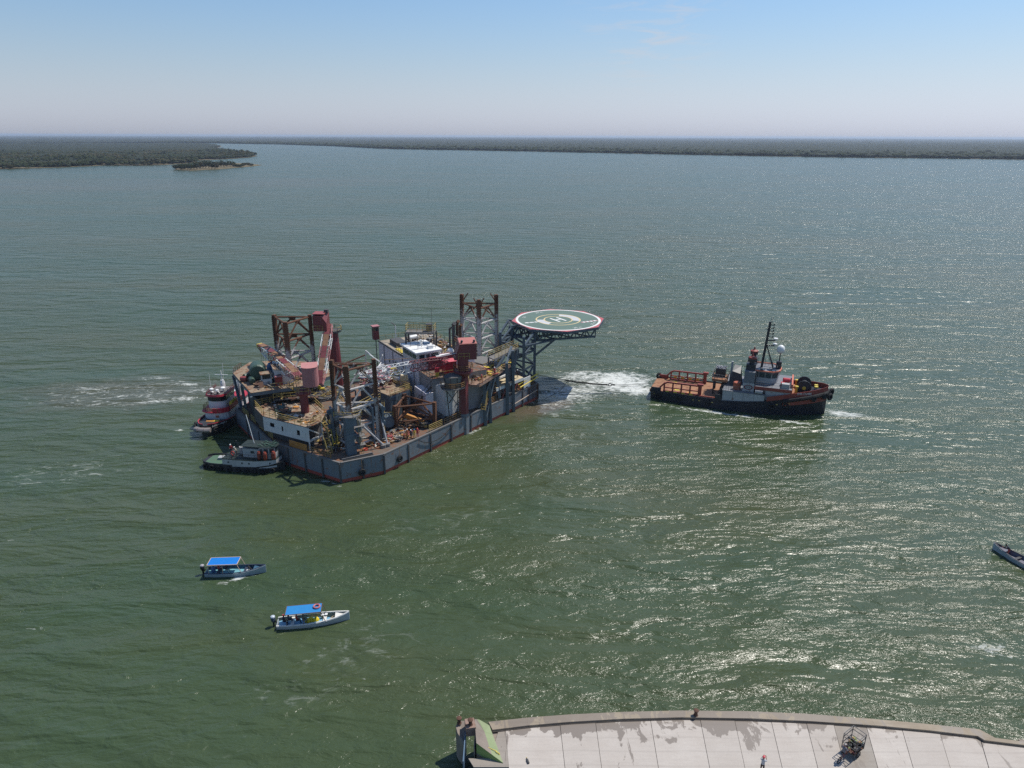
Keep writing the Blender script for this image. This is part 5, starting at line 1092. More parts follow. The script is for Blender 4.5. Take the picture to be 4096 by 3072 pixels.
# side frame and access platform with stairs
ap = thing('access_platform', 'railed landing with two dark stair flights leading up to the helideck edge', 'platform', (0.5, 141.5, 9.6))
APp = [X(2052, 1313, 12.9), X(2115, 1316, 12.9), X(2130, 1304, 12.9), X(2060, 1296, 12.9)]
g = G(); g.prism([(p.x, p.y) for p in APp], 12.7, 12.9); g.build('landing', M_GRAT, ap, world=True); rail(ap, APp, 1.1, M_OCH, 3, 1.2, closed=True)
stair(ap, X(2062, 1316, 12.9), X(2022, 1385, 10.0), 1.0, 14, M_DARK); stair(ap, X(2040, 1322, 12.6), X(1998, 1390, 9.8), 1.0, 14, M_DARK)
for a_, b_ in (((2035, 1281, 14.2), (1996, 1340, 12.0)), ((2038, 1281, 14.2), (2038, 1345, 11.5)), ((1996, 1340, 12.0), (1996, 1390, 9.6)), ((2035, 1281, 14.2), (2060, 1285, 14.1)), ((1996, 1340, 12.0), (2090, 1345, 11.9))): member(ap, 'side_frame', X(*a_), X(*b_), 0.42, M_NAVY)
for p in APp[:2]: member(ap, 'post', (p.x, p.y, 9.5), (p.x, p.y, 12.7), 0.3, M_NAVY)

# loose cables slung between the structures
rg = random.Random(44)
for k, (a_, b_) in enumerate((((1330, 1600, 9.0), (1480, 1600, 8.6)), ((1180, 1560, 9.0), (1330, 1580, 8.4)), ((1560, 1600, 7.8), (1740, 1560, 9.4)), ((1700, 1480, 10.6), (1790, 1500, 10.4)), ((1890, 1470, 12.0), (2000, 1420, 11.6)), ((1240, 1690, 7.4), (1380, 1660, 9.4)), ((1400, 1750, 5.0), (1540, 1700, 7.5)), ((1120, 1480, 13.0), (1300, 1400, 14.0)))):
    A_, B_ = X(*a_), X(*b_); g = G(); pts_ = [A_.lerp(B_, j / 8) - Vector((0, 0, 1.1 * math.sin(math.pi * j / 8))) for j in range(9)]; g.path(pts_, 0.05, 4); g.build('slack_cable', M_BLACK, barge, world=True)
scrap('scrap_heap', 'dark oily machinery lying in the gap between machinery deck and hull rail', [X(1560, 1740, DK), X(1700, 1710, DK), X(1740, 1660, DK), X(1600, 1690, DK)], DK, 160, [M_DARK, M_RUST, M_BLACK, M_BLUE, M_OCH], 21, 1.4, 1.0)
scrap('scrap_heap', 'yellow rail sections and grey gratings piled on the walkway behind the white deckhouse', [WKp[0], WKp[2], WKp[4], WKp[6]], 8.2, 90, [M_YEL, M_DARK, M_GRAT, M_OCH, M_RUST], 22, 1.6, 0.6)
scrap('scrap_heap', 'pipes and cable trays lying over the quarters roof behind the bridge house', [Q(5.5, 1, 0), Q(11.5, 1, 0), Q(11.5, 19, 0), Q(5.5, 19, 0)], 11.78, 150, [M_DARK, M_GRAT, M_PALE, M_OCH, M_RUST, M_WHITE], 23, 1.8, 0.8)

# ================================================================== PEOPLE
SKINC = [plain('skin_brown', (0.24, 0.12, 0.075), 0.6), plain('skin_tan', (0.33, 0.19, 0.125), 0.6)]
M_HAIR = plain('dark_hair', (0.015, 0.012, 0.01), 0.7)
CL = {}
def cloth(c):
    k = 'cloth_%d_%d_%d' % tuple(int(v * 255) for v in c)
    if k not in CL: CL[k] = plain(k, c, 0.85, var=0.2, scale=9)
    return CL[k]
def person(loc, rz, label, shirt, trousers, pose='stand', arms=('down', 'down'), hat=None, hat_kind='helmet', h=1.72, group=None, skin=0):
    """one continuous skinned body; clothes are material zones of that body"""
    s = h / 1.75
    V, E, Rr, Zm = [], [], [], []
    def nv(p, r, m, prev=None):
        V.append(Vector(p) * s); Rr.append((r[0] * s, r[1] * s) if isinstance(r, tuple) else (r * s, r * s)); Zm.append(m)
        if prev is not None: E.append((prev, len(V) - 1))
        return len(V) - 1
    seat = 0.0
    if pose == 'sit': seat = -0.45
    pz = 0.93 + seat
    pel = nv((0, 0, pz), (0.155, 0.115), 1)
    wa = nv((0, 0.01, pz + 0.17), (0.14, 0.105), 0, pel); lean = {'lean': -0.28, 'bend': -0.45}.get(pose, -0.02)
    ch = nv((0, lean * 0.5, pz + 0.36), (0.175, 0.125), 0, wa); nk = nv((0, lean * 0.8, pz + 0.52), (0.10, 0.08), 0, ch)
    n2 = nv((0, lean * 0.9 - 0.01, pz + 0.585), 0.055, 2, nk); hd = nv((0, lean - 0.02, pz + 0.67), (0.082, 0.098), 2, n2); h2 = nv((0, lean - 0.015, pz + 0.765), (0.076, 0.094), 3 if not hat else 2, hd); nv((0, lean - 0.01, pz + 0.81), (0.05, 0.06), 3 if not hat else 2, h2)
    nv((0, lean - 0.125, pz + 0.68), 0.016, 2, hd)
    for si, sx in enumerate((-1, 1)):
        if pose == 'sit':
            hp = nv((sx * 0.10, -0.02, pz - 0.03), 0.095, 1, pel); kn = nv((sx * 0.13, -0.42, pz - 0.02), 0.07, 1, hp); an = nv((sx * 0.13, -0.40, pz - 0.40), 0.048, 1, kn); ft = nv((sx * 0.14, -0.52, pz - 0.45), (0.045, 0.035), 3, an)
        else:
            st = 0.06 if si else -0.04
            hp = nv((sx * 0.095, 0, pz - 0.08), 0.09, 1, pel); kn = nv((sx * 0.11, -0.03 - st, 0.49), 0.065, 1, hp); an = nv((sx * 0.12, 0.02 - 1.5 * st, 0.09), 0.046, 1, kn); nv((sx * 0.13, -0.13 - 1.5 * st, 0.04), (0.045, 0.032), 3, an)
        a = arms[si]; c0 = V[nk] / s
        sh = nv((sx * 0.185, c0.y, c0.z - 0.05), 0.065, 0, nk)
        if a == 'down': e_, w_ = (sx * 0.25, c0.y + 0.02, c0.z - 0.33), (sx * 0.25, c0.y - 0.07, c0.z - 0.58)
        elif a == 'fwd': e_, w_ = (sx * 0.24, c0.y - 0.12, c0.z - 0.30), (sx * 0.18, c0.y - 0.36, c0.z - 0.28)
        elif a == 'phone': e_, w_ = (sx * 0.24, c0.y - 0.18, c0.z - 0.22), (sx * 0.12, c0.y - 0.40, c0.z - 0.05)
        elif a == 'hip': e_, w_ = (sx * 0.36, c0.y + 0.05, c0.z - 0.28), (sx * 0.20, c0.y - 0.03, c0.z - 0.50)
        else: e_, w_ = (sx * 0.42, c0.y - 0.05, c0.z + 0.05), (sx * 0.60, c0.y - 0.08, c0.z + 0.20)
        el = nv(e_, 0.046, 0, sh); wr = nv(w_, 0.032, 2, el)
        d_ = (Vector(w_) - Vector(e_)).normalized(); sd = d_.cross(Vector((0, 0, 1))); sd = (sd if sd.length > 0.1 else Vector((1, 0, 0))).normalized(); up_ = sd.cross(d_)
        pm = nv(Vector(w_) + d_ * 0.07, (0.036, 0.02), 2, wr)
        for f in range(4):
            b_ = Vector(w_) + d_ * 0.10 + sd * (-0.03 + 0.02 * f); k1 = nv(b_, 0.010, 2, pm); nv(b_ + d_ * (0.05, 0.062, 0.058, 0.045)[f] - up_ * 0.02, 0.008, 2, k1)
        nv(Vector(w_) + d_ * 0.07 + sd * 0.055, 0.011, 2, pm)
    me = bpy.data.meshes.new('body'); me.from_pydata(V, E, []); ob = bpy.data.objects.new('tmp_body', me); COL.objects.link(ob)
    md_ = ob.modifiers.new('skin', 'SKIN'); md_.use_smooth_shade = True
    for i, sv in enumerate(me.skin_vertices[0].data): sv.radius = Rr[i]; sv.use_root = (i == 0)
    sb = ob.modifiers.new('sub', 'SUBSURF'); sb.levels = sb.render_levels = 1
    dg = bpy.context.evaluated_depsgraph_get(); m2 = bpy.data.meshes.new_from_object(ob.evaluated_get(dg)); bpy.data.objects.remove(ob, do_unlink=True)
    m2.materials.clear()
    for mt in (cloth(shirt), cloth(trousers), SKINC[skin], M_HAIR): m2.materials.append(mt)
    VA = np.array([tuple(v) for v in V]); seg = [(a, b) for a, b in E]
    for pl_ in m2.polygons:
        c = np.array(pl_.center); best = 1e9; bi = 0
        for a, b in seg:
            ab = VA[b] - VA[a]; t_ = max(0, min(1, ((c - VA[a]) @ ab) / (ab @ ab + 1e-9))); dd = np.linalg.norm(VA[a] + ab * t_ - c) - (Rr[a][0] * (1 - t_) + Rr[b][0] * t_) * 0.6
            if dd < best: best = dd; bi = Zm[b] if t_ > 0.45 else Zm[a]
        pl_.material_index = bi
    t = thing('person', label, 'person', loc, rz, group)
    m2.name = 'body'; o = bpy.data.objects.new('body', m2); COL.objects.link(o); o.parent = t
    hp_ = V[hd]
    g = G()
    for sx in (-1, 1): g.box(hp_ + Vector((sx * 0.033, -0.094, 0.03)) * s, (0.022, 0.012, 0.012))
    g.box(hp_ + Vector((0, -0.094, -0.045)) * s, (0.045, 0.01, 0.01)); g.build('face_features', M_HAIR, t)
    if hat:
        g = G(); z0 = V[h2] + Vector((0, 0, -0.01))
        if hat_kind == 'helmet': g.lathe([(0.125 * s, 0.0), (0.12 * s, 0.04), (0.11 * s, 0.08), (0.07 * s, 0.12), (0.02 * s, 0.135)], 12, z0); g.frame(z0 + Vector((0, -0.12 * s, 0.01)), (0.07, 0, 0), (0, 0.05, 0), (0, 0, 0.008))
        else: g.lathe([(0.11 * s, -0.01), (0.11 * s, 0.05), (0.08 * s, 0.09), (0.02 * s, 0.1)], 12, z0); g.frame(z0 + Vector((0, -0.15 * s, 0.0)), (0.07, 0, 0), (0, 0.06, 0), (0, 0, 0.006))
        g.build('hat', plain('hat_%d_%d_%d' % tuple(int(v * 255) for v in hat), hat, 0.45), t)
    return t
OR_, YE_, NV_, RD_, WH_, KH_ = (0.50, 0.13, 0.03), (0.55, 0.36, 0.06), (0.02, 0.025, 0.05), (0.45, 0.03, 0.03), (0.55, 0.55, 0.52), (0.25, 0.2, 0.13)
w0 = X(1628, 1757, DK)
person(w0 + Vector((0, 0.4, 0)), 0.4, 'worker in orange brown overalls standing by scrap, nearest the grey props', (0.42, 0.16, 0.06), (0.42, 0.16, 0.06), arms=('fwd', 'down'), hat=(0.7, 0.7, 0.68))
person(X(1645, 1756, DK), -0.2, 'worker in dark navy overalls with white helmet, between orange and yellow workers', NV_, NV_, arms=('hip', 'down'), hat=(0.7, 0.7, 0.7))
person(X(1658, 1754, DK), 0.2, 'worker in mustard yellow overalls standing beside the deck rail', YE_, YE_, arms=('down', 'fwd'), hat=(0.08, 0.2, 0.4))
person(X(1671, 1750, DK), 0.0, 'worker in red overalls standing nearest the yellow deck rail', (0.5, 0.06, 0.08), (0.45, 0.05, 0.07), arms=('down', 'hip'), hat=(0.65, 0.1, 0.08))
person(Vector((-7.3, 122.4, 9.3)), 1.2, 'worker in black leaning on the rail beside the crane column', (0.015, 0.015, 0.018), (0.02, 0.02, 0.025), 'lean', ('fwd', 'fwd'), None)
person(Vector((-5.6, 122.6, 9.3)), 0.3, 'worker in orange overalls standing on the brown platform edge', (0.5, 0.1, 0.06), (0.5, 0.12, 0.06), 'lean', ('fwd', 'down'), (0.6, 0.08, 0.08))
person(Vector((-3.3, 126.9, 9.3)), 0.2, 'worker with white helmet and red overalls behind the brown platform rail', (0.45, 0.05, 0.05), (0.3, 0.05, 0.05), 'stand', ('fwd', 'fwd'), (0.75, 0.75, 0.73))
person(Vector((1.1, 134.9, 6.2)), -0.3, 'worker in dark clothes with white helmet standing on the low cream platform', (0.035, 0.03, 0.035), (0.02, 0.02, 0.022), 'stand', ('fwd', 'out'), (0.75, 0.75, 0.73))

# ================================================================== BOAT HULL BUILDER
def hull_rings(st, keel=-1.2):
    """stations: (x, half beam at the rail, rail height, flare of the waterline)"""
    R_ = []
    for x, hb, zt, wl in st:
        k = keel * (1.0 if hb > 0.8 else 0.3); R_.append([(x, -hb, zt), (x, -hb * (0.5 + 0.5 * wl), zt * 0.45), (x, -hb * wl, 0.0), (x, -hb * wl * 0.6, k), (x, hb * wl * 0.6, k), (x, hb * wl, 0.0), (x, hb * (0.5 + 0.5 * wl), zt * 0.45), (x, hb, zt)])
    return R_
def side_strip(g, st, z0f, z1f, th=0.12, sides=(-1, 1), x0=-99, x1=99, mi=0):
    for s in sides:
        for a, b in zip(st[:-1], st[1:]):
            if a[0] < x0 - 1e-6 or b[0] > x1 + 1e-6: continue
            A0, A1 = (a[0], s * a[1], z0f(a)), (a[0], s * a[1], z1f(a)); B0, B1 = (b[0], s * b[1], z0f(b)), (b[0], s * b[1], z1f(b))
            I = lambda p: (p[0], p[1] - s * th, p[2]); P = [A0, B0, B1, A1, I(A0), I(B0), I(B1), I(A1)]
            g.add(P, [(0, 1, 2, 3), (7, 6, 5, 4), (3, 2, 6, 7), (0, 4, 5, 1), (0, 3, 7, 4), (1, 5, 6, 2)], mi)
def strips(name, mat, parent, st, z0f, z1f, th=0.12, x0=-99, x1=99):
    for sd_ in (-1, 1):
        g = G(); side_strip(g, st, z0f, z1f, th, (sd_,), x0, x1); g.build(name, mat, parent)
def interp(st, x):
    for a, b in zip(st[:-1], st[1:]):
        if a[0] <= x <= b[0]: k = (x - a[0]) / (b[0] - a[0]); return [a[i] + (b[i] - a[i]) * k for i in range(4)]
    return list(st[-1])
def deck_poly(st, x0, x1, z, inset_=0.15, n=8):
    xs_ = [x0 + (x1 - x0) * k / n for k in range(n + 1)]; L_ = [(x, -max(0.05, interp(st, x)[1] - inset_)) for x in xs_]; return L_ + [(x, -y) for x, y in reversed(L_)]

# ================================================================== TOWING TUG (anchor handler)
th_ = math.radians(-18.9); o_ = Vector((30.9, 145.1)) + Vector((-math.sin(th_), math.cos(th_))) * -0.9
tug = thing('towing_tug', 'large dark blue and red anchor handling tug with tall mast, towing the barge', 'tug', (o_.x, o_.y, 0), math.radians(-21.6))
M_TNAVY = paint('tug_navy', (0.009, 0.012, 0.024), 0.16, 0.55, 0.4); M_TRED = paint('tug_red', (0.27, 0.05, 0.035), 0.32, 0.55, 0.35); M_TDECK = paint('tug_deck_rust', (0.33, 0.165, 0.085), 0.6, 0.85, 0.5, 0.8, streak=False, rust_col=(0.17, 0.06, 0.03))
M_TWHITE = paint('tug_white', (0.40, 0.41, 0.41), 0.36, 0.55, 0.4); M_TBLACK = paint('tug_black', (0.028, 0.03, 0.034), 0.12, 0.5, 0.4); M_TGREY = paint('tug_grey', (0.17, 0.18, 0.20), 0.3, 0.6, 0.5)
ST = [(0.0, 3.9, 1.75, 0.9), (0.8, 4.6, 1.75, 0.93), (3, 5.1, 1.75, 0.96), (8, 5.4, 1.75, 1.0), (14.3, 5.5, 1.75, 1.0), (15, 5.5, 1.95, 1.0), (19, 5.5, 2.3, 0.98), (23, 5.4, 2.9, 0.93), (26, 5.0, 3.6, 0.84), (29, 4.1, 4.2, 0.70), (31.5, 2.9, 4.6, 0.52), (33.2, 1.6, 4.9, 0.35), (34.0, 0.5, 5.0, 0.2)]
g = G(); g.loft(hull_rings(ST, -1.8)); g.build('hull', M_TNAVY, tug)
g = G(); g.prism(deck_poly(ST, 0.1, 14.4, 1.3), 1.76, 1.82); g.build('aft_deck', M_TDECK, tug)
g = G(); g.prism(deck_poly(ST, 26.5, 33.6, 4.3, 0.3), 4.0, 5.02 - 0.9); g.build('fore_deck', M_TDECK, tug)
strips('bulwark', M_TNAVY, tug, ST, lambda a: a[2] * 0.98, lambda a: a[2] + 0.35, x1=14.4)
strips('bow_bulwark', M_TRED, tug, ST, lambda a: a[2] * 0.99, lambda a: a[2] + 0.9, x0=23)
strips('bow_flare', M_TRED, tug, [(x, hb * 1.004 + 0.02, z, w) for x, hb, z, w in ST], lambda a: a[2] * 0.62, lambda a: a[2] * 0.99, 0.05, x0=26)
g = G(); g.tube((0.0, -3.7, 1.55), (0.0, 3.7, 1.55), 0.32, 10); g.build('stern_roller', M_TDECK, tug)
for s in (-1, 1): g = G(); g.frame((1.2, s * 4.5, 2.2), (1.0, 0, 0), (0, 0.1, 0), (0, 0, 0.45)); g.build('stern_bulwark', M_TNAVY if s < 0 else M_TRED, tug)
# cargo rails
for s in (-1, 1):
    y = s * 4.1; L_ = 7.6
    g = G(); pts_ = [(1.6, y, 1.8), (1.9, y, 2.6), (2.7, y, 3.5), (3.4, y, 3.9), (2.4 + L_, y, 3.9)]
    for a_, b_ in zip(pts_[:-1], pts_[1:]): g.bar(a_, b_, 0.34, 0.3)
    cr = g.build('cargo_rail', M_TRED, tug)
    for k in range(5): g = G(); g.bar((2.8 + k * 1.75, y, 1.8), (2.8 + k * 1.75, y, 3.8), 0.3, 0.3); g.build('rail_post', M_TRED, cr)
    g = G(); g.bar((2.6, y, 2.75), (10.0, y, 2.75), 0.2, 0.2); g.bar((2.6, y, 1.95), (10.2, y, 1.95), 0.25, 0.3); g.build('rail_bar', M_TRED, cr)
    g = G(); g.box((10.1, y, 3.0), (0.5, 0.55, 2.4)); g.box((10.1, y, 4.2), (1.1, 0.7, 0.35)); g.build('rail_head', M_TRED, cr)
    for k in range(4): g = G(); g.box((3.6 + k * 1.6, s * 4.95, 2.2), (0.7, 0.15, 0.3), 0); g.build('deck_light', M_LEMON, cr)
for (x, y) in ((5.2, -2.2), (7.8, -3.0), (4.0, 2.4)): g = G(); g.box((x, y, 1.83), (1.0, 0.8, 0.05), 0.3); g.build('deck_patch', M_LEMON if x < 6 else M_ORANGE, tug)
g = G(); g.bar((9.8, -4.6, 2.0), (14, -4.7, 2.0), 0.22, 0.25); g.build('low_rail', M_TRED, tug)
# towing gear frame ahead of the deck
g = G()
for x in (12.4, 14.6):
    for y in (-1.6, 1.8): g.bar((x, y, 1.8), (x, y, 5.2), 0.28)
g.build('gear_post', M_TBLACK, tug)
g = G(); g.box((13.5, 0.1, 4.9), (3.0, 4.2, 0.5)); g.build('gear_deck', M_TDECK, tug); g = G(); g.box((13.4, 0.8, 6.0), (2.0, 2.0, 1.7)); g.build('gear_box', M_TBLACK, tug)
FR[tug.name] = (Vector((o_.x, o_.y, 0)), math.radians(-21.6))
def TL(x, y, z): r = Matrix.Rotation(math.radians(-21.6), 3, 'Z') @ Vector((x, y, 0)); return Vector((o_.x + r.x, o_.y + r.y, z))
rail(tug, [TL(12, -2.1, 5.15), TL(15, -2.1, 5.15), TL(15, 2.2, 5.15), TL(12, 2.2, 5.15)], 1.0, M_GRAT, 2, 1.0, closed=True)
for k in range(2): g = G(); g.lathe([(1.0, -1.5), (1.0, -1.35), (0.55, -1.3), (0.55, 1.3), (1.0, 1.35), (1.0, 1.5)], 16, (14.6, 0.2 - 2.6 * k, 2.9), axis='y'); g.build('tow_winch', M_TBLACK, tug)
scr = G(); rg = random.Random(31)
for k in range(60): p = Vector((13.4 + rg.uniform(-0.8, 0.8), 0.8 + rg.uniform(-0.8, 0.8), 6.85)); scr.tube(p, p + Vector((rg.uniform(-.6, .6), rg.uniform(-.6, .6), rg.uniform(0, .4))), 0.06, 4)
scr.build('coiled_lines', paint('line_grey', (0.4, 0.4, 0.42), 0.0), tug, recalc=False, kind='stuff')
# casing, houses and bridge
def tbox(name, x0, x1, y0, y1, z0, z1, mat): g = G(); g.box(((x0 + x1) / 2, (y0 + y1) / 2, (z0 + z1) / 2), (x1 - x0, y1 - y0, z1 - z0)); return g.build(name, mat, tug)
for k in range(4): tbox('casing_panel', 14.6 + k * 2.0, 16.56 + k * 2.0, -5.3, 5.3, 1.8, 4.0, M_TWHITE)
tbox('casing_deck', 14.5, 22.8, -5.35, 5.35, 4.0, 4.1, M_TGREY)
tbox('bulwark_shield', 13.2, 14.5, -5.45, -5.3, 1.8, 3.1, M_TBLACK)
tbox('lower_house', 20.6, 27.0, -3.9, 3.9, 2.6, 5.3, M_TWHITE); tbox('side_house', 22.6, 27.2, -4.6, 4.6, 2.6, 4.9, M_TWHITE); tbox('house_fascia', 20.4, 27.4, -4.75, 4.75, 4.9, 5.5, M_TRED); tbox('bridge_deck', 20.4, 27.4, -4.7, 4.7, 5.5, 5.56, M_TGREY)
tbox('front_screen', 27.2, 27.5, -3.4, 3.4, 3.6, 6.3, paint('tug_orange', (0.56, 0.16, 0.09), 0.15))
wh_ = [(19.6, -2.6), (23.4, -2.7), (24.6, -1.6), (24.9, 0), (24.6, 1.6), (23.4, 2.7), (19.6, 2.6)]
cxw = 22.2
g = G(); g.prism([(cxw + (x - cxw) * 0.9, y * 0.88) for x, y in wh_], 5.5, 6.7); g.build('wheelhouse', M_TWHITE, tug)
n_ = len(wh_)
for k in range(n_):
    a_, b_ = wh_[k], wh_[(k + 1) % n_]; lo = [(cxw + (p[0] - cxw) * 0.9, p[1] * 0.88) for p in (a_, b_)]
    g = G(); g.add([(lo[0][0], lo[0][1], 6.7), (lo[1][0], lo[1][1], 6.7), (b_[0] * 1.0, b_[1] * 1.04, 7.95), (a_[0], a_[1] * 1.04, 7.95)], [(0, 1, 2, 3)]); o = g.build('bridge_window', glass('bridge_glass', (0.045, 0.06, 0.06)), tug); o.modifiers.new('s', 'SOLIDIFY').thickness = 0.05
    L_ = math.hypot(b_[0] - a_[0], b_[1] - a_[1]); m2_ = max(1, round(L_ / 1.2))
    for j in range(m2_): t_ = j / m2_; p = (lo[0][0] + (lo[1][0] - lo[0][0]) * t_, lo[0][1] + (lo[1][1] - lo[0][1]) * t_, 6.7); q = (a_[0] + (b_[0] - a_[0]) * t_, (a_[1] + (b_[1] - a_[1]) * t_) * 1.045, 7.97); member(tug, 'window_mullion', p, q, 0.12, M_TWHITE, world=False)
g = G(); g.prism([(x + 0.1, y * 1.12) for x, y in wh_], 7.95, 8.15); g.build('bridge_roof', M_TGREY, tug)
for k in range(n_): a_, b_ = wh_[k], wh_[(k + 1) % n_]; member(tug, 'roof_coaming', (a_[0] + 0.1, a_[1] * 1.12, 8.22), (b_[0] + 0.1, b_[1] * 1.12, 8.22), 0.22, paint('tug_orange', (0.56, 0.16, 0.09), 0.15), world=False)
for (x, y) in ((21.3, -2.0), (23.4, -2.0)): tbox('roof_window', x - 0.6, x + 0.6, y - 0.5, y + 0.4, 8.15, 8.35, M_GLASS); 
rail(tug, [TL(20, -2.6, 8.2), TL(24.2, -2.3, 8.2), TL(24.2, 2.3, 8.2), TL(20, 2.6, 8.2)], 0.9, M_DARK, 2, 1.3, 0.03)
rail(tug, [TL(20.6, -4.6, 5.56), TL(26.8, -4.6, 5.56), TL(27.2, -3, 5.56)], 1.0, M_GRAT, 2, 1.4, 0.03)
# funnels
for s in (-1, 1):
    y = s * 3.3
    tbox('funnel', 18.3, 20.3, y - 1.1, y + 1.1, 4.1, 8.2, M_TGREY if s < 0 else M_TBLACK); tbox('funnel_panel', 18.25, 20.4, y - 1.2, y - 1.12, 3.2, 5.9, M_TWHITE) if s < 0 else None
    g = G(); g.lathe([(0.5, 8.2), (0.5, 10.0), (0.75, 10.05), (0.75, 10.5), (0.3, 10.6)], 12, (19.4, y * 0.75, 0)); g.build('exhaust_pipe', M_TBLACK, tug); g = G(); g.lathe([(0.78, 10.5), (0.78, 10.75), (0.2, 11.0), (0.08, 11.6)], 12, (19.4, y * 0.75, 0)); g.build('exhaust_cap', M_TRED, tug)
    tbox('funnel_grille', 18.4, 20.2, y * 0.7 - 0.9, y * 0.7 + 0.9, 8.2, 9.4, M_TBLACK)
    g = G(); g.path([(20.5, y - s * 0.4, 4.2), (20.5, y - s * 0.4, 7.6), (20.2, y - s * 0.4, 8.1), (19.8, y - s * 0.4, 8.2)], 0.16, 8); g.build('vent_pipe', M_GRAT, tug)
# ring emblem and lettering on the funnel panel
g = G(); P = []
for k in range(33):
    a_ = 2 * math.pi * k / 32
    for r_ in (1.0, 0.78): P.append((19.32 + 0.78 * r_ * math.cos(a_), -4.52, 5.05 + 0.47 * r_ * math.sin(a_)))
g.add(P, [(2 * k, 2 * k + 1, 2 * k + 3, 2 * k + 2) for k in range(32)]); g.build('emblem_ring', M_TNAVY, tug)
g = G(); P = [(19.32 + r_ * 0.78 * math.cos(2 * math.pi * k / 32), -4.515, 5.05 + 0.47 * r_ * math.sin(2 * math.pi * k / 32)) for k in range(33) for r_ in (1.08, 0.98)]
g.add(P, [(2 * k, 2 * k + 1, 2 * k + 3, 2 * k + 2) for k in range(32)]); g.build('emblem_rim', M_SIGNRED, tug)
text_mesh('emblem_lettering', 'SMS', 0.5, M_TNAVY, tug, (19.32, -4.53, 5.05), (math.pi / 2, 0, 0), 0.005); text_mesh('panel_lettering', 'IMO NO', 0.3, M_TNAVY, tug, (19.32, -4.53, 4.2), (math.pi / 2, 0, 0), 0.005)
yb = interp(ST, 29.2)[1]; an_ = math.atan2(-(interp(ST, 31.0)[1] - interp(ST, 28.0)[1]), 3.0)
text_mesh('bow_name', 'SMS CAMPE', 0.62, M_HWHT, tug, (29.75, -interp(ST, 29.75)[1] - 0.07, interp(ST, 29.75)[2] + 0.48), (math.pi / 2, 0, an_), 0.005, 0.9)
# mast, radars and satellite dome
member(tug, 'mast', (21.2, 0, 8.1), (21.8, 0, 17.6), 0.5, M_TBLACK, world=False, round_=True); member(tug, 'mast_stay', (23.4, -0.5, 8.2), (21.6, 0, 13.0), 0.22, M_TBLACK, world=False, round_=True); member(tug, 'mast_stay', (23.4, 0.8, 8.2), (21.6, 0, 13.0), 0.2, M_TBLACK, world=False, round_=True)
for k, z in enumerate((12.9, 14.0)): member(tug, 'radar_arm', (21.7, 0, z - 0.2), (23.2, -0.2, z), 0.22, M_TBLACK, world=False); g = G(); g.lathe([(0.3, 0), (0.36, 0.15), (0.45, 0.3), (0.4, 0.36)], 12, (23.2, -0.2, z + 0.1)); g.build('radar_pot', M_HATW, tug)
for k in range(5): member(tug, 'mast_lamp_arm', (21.8, 0, 14.6 + 0.6 * k), (22.6, 0, 14.5 + 0.6 * k), 0.12, M_TBLACK, world=False); g = G(); g.box((22.6, 0, 14.7 + 0.6 * k), (0.2, 0.2, 0.35)); g.build('mast_lamp', M_TBLACK, tug)
for k in range(2): member(tug, 'whip_antenna', (21.9 + 0.25 * k, 0, 17.4), (21.95 + 0.3 * k, 0, 18.6), 0.07, M_DARK, world=False)
member(tug, 'yard', (21.0, -0.6, 16.2), (22.0, 0.4, 15.9), 0.1, M_TBLACK, world=False)
member(tug, 'dome_post', (24.4, 0.6, 8.2), (24.4, 0.6, 11.4), 0.22, M_TBLACK, world=False, round_=True); tbox('dome_base', 23.9, 24.9, 0.1, 1.1, 8.2, 9.6, M_TBLACK)
g = G(); g.lathe([(0.35, 11.3), (0.68, 11.5), (0.78, 11.9), (0.76, 12.3), (0.55, 12.75), (0.2, 12.95)], 16, (24.4, 0.6, 0)); g.build('satellite_dome', M_HATW, tug, smooth=True)
for k in range(6): member(tug, 'antenna', (20.4 + 0.7 * k, 1.5 - 0.5 * (k % 3), 8.2), (20.4 + 0.7 * k, 1.5 - 0.5 * (k % 3), 10.0 + 0.5 * (k % 2)), 0.06, M_DARK, world=False)
# items on the bridge deck and casing
g = G(); g.lathe([(0.4, -0.7), (0.5, -0.5), (0.5, 0.5), (0.4, 0.7)], 12, (26.2, -1.6, 6.5), axis='x'); g.build('raft_canister', M_SIGNRED, tug); tbox('red_box', 25.2, 25.9, -2.9, -2.2, 5.6, 6.3, M_SIGNRED); tbox('white_locker', 25.4, 26.8, -4.2, -3.0, 5.56, 6.4, M_TWHITE)
g = G(); g.lathe([(0.75, 4.1), (0.75, 5.5), (0.65, 5.6)], 14, (17.1, -3.6, 0)); g.build('orange_drum', paint('drum_orange', (0.40, 0.10, 0.05), 0.2), tug); g = G(); g.lathe([(0.35, -0.7), (0.35, 0.7)], 10, (21.4, -5.0, 4.5), axis='x'); g.build('raft_cylinder', M_TWHITE, tug)
g = G(); g.add([(15.4, -1.6, 4.1), (17.8, -1.6, 4.1), (17.8, 1.4, 4.1), (15.4, 1.4, 4.1), (15.8, -1.2, 7.0), (17.4, -1.2, 6.6), (17.3, 1.0, 7.6), (16.0, 1.1, 7.8)], [(0, 1, 5, 4), (1, 2, 6, 5), (2, 3, 7, 6), (3, 0, 4, 7), (4, 5, 6, 7)]); g.build('tarp_cover', plain('dark_tarp', (0.03, 0.035, 0.045), 0.5), tug)
member(tug, 'derrick_post', (15.4, 1.0, 4.1), (15.5, 1.0, 8.4), 0.4, M_TWHITE, world=False); rail(tug, [TL(14.7, -5.2, 4.1), TL(18.0, -5.2, 4.1)], 1.0, M_GRAT, 3, 0.5, 0.03)
rail(tug, [TL(21, -5.3, 4.1), TL(22.6, -5.3, 4.1)], 1.0, M_DARK, 2, 0.8, 0.03)
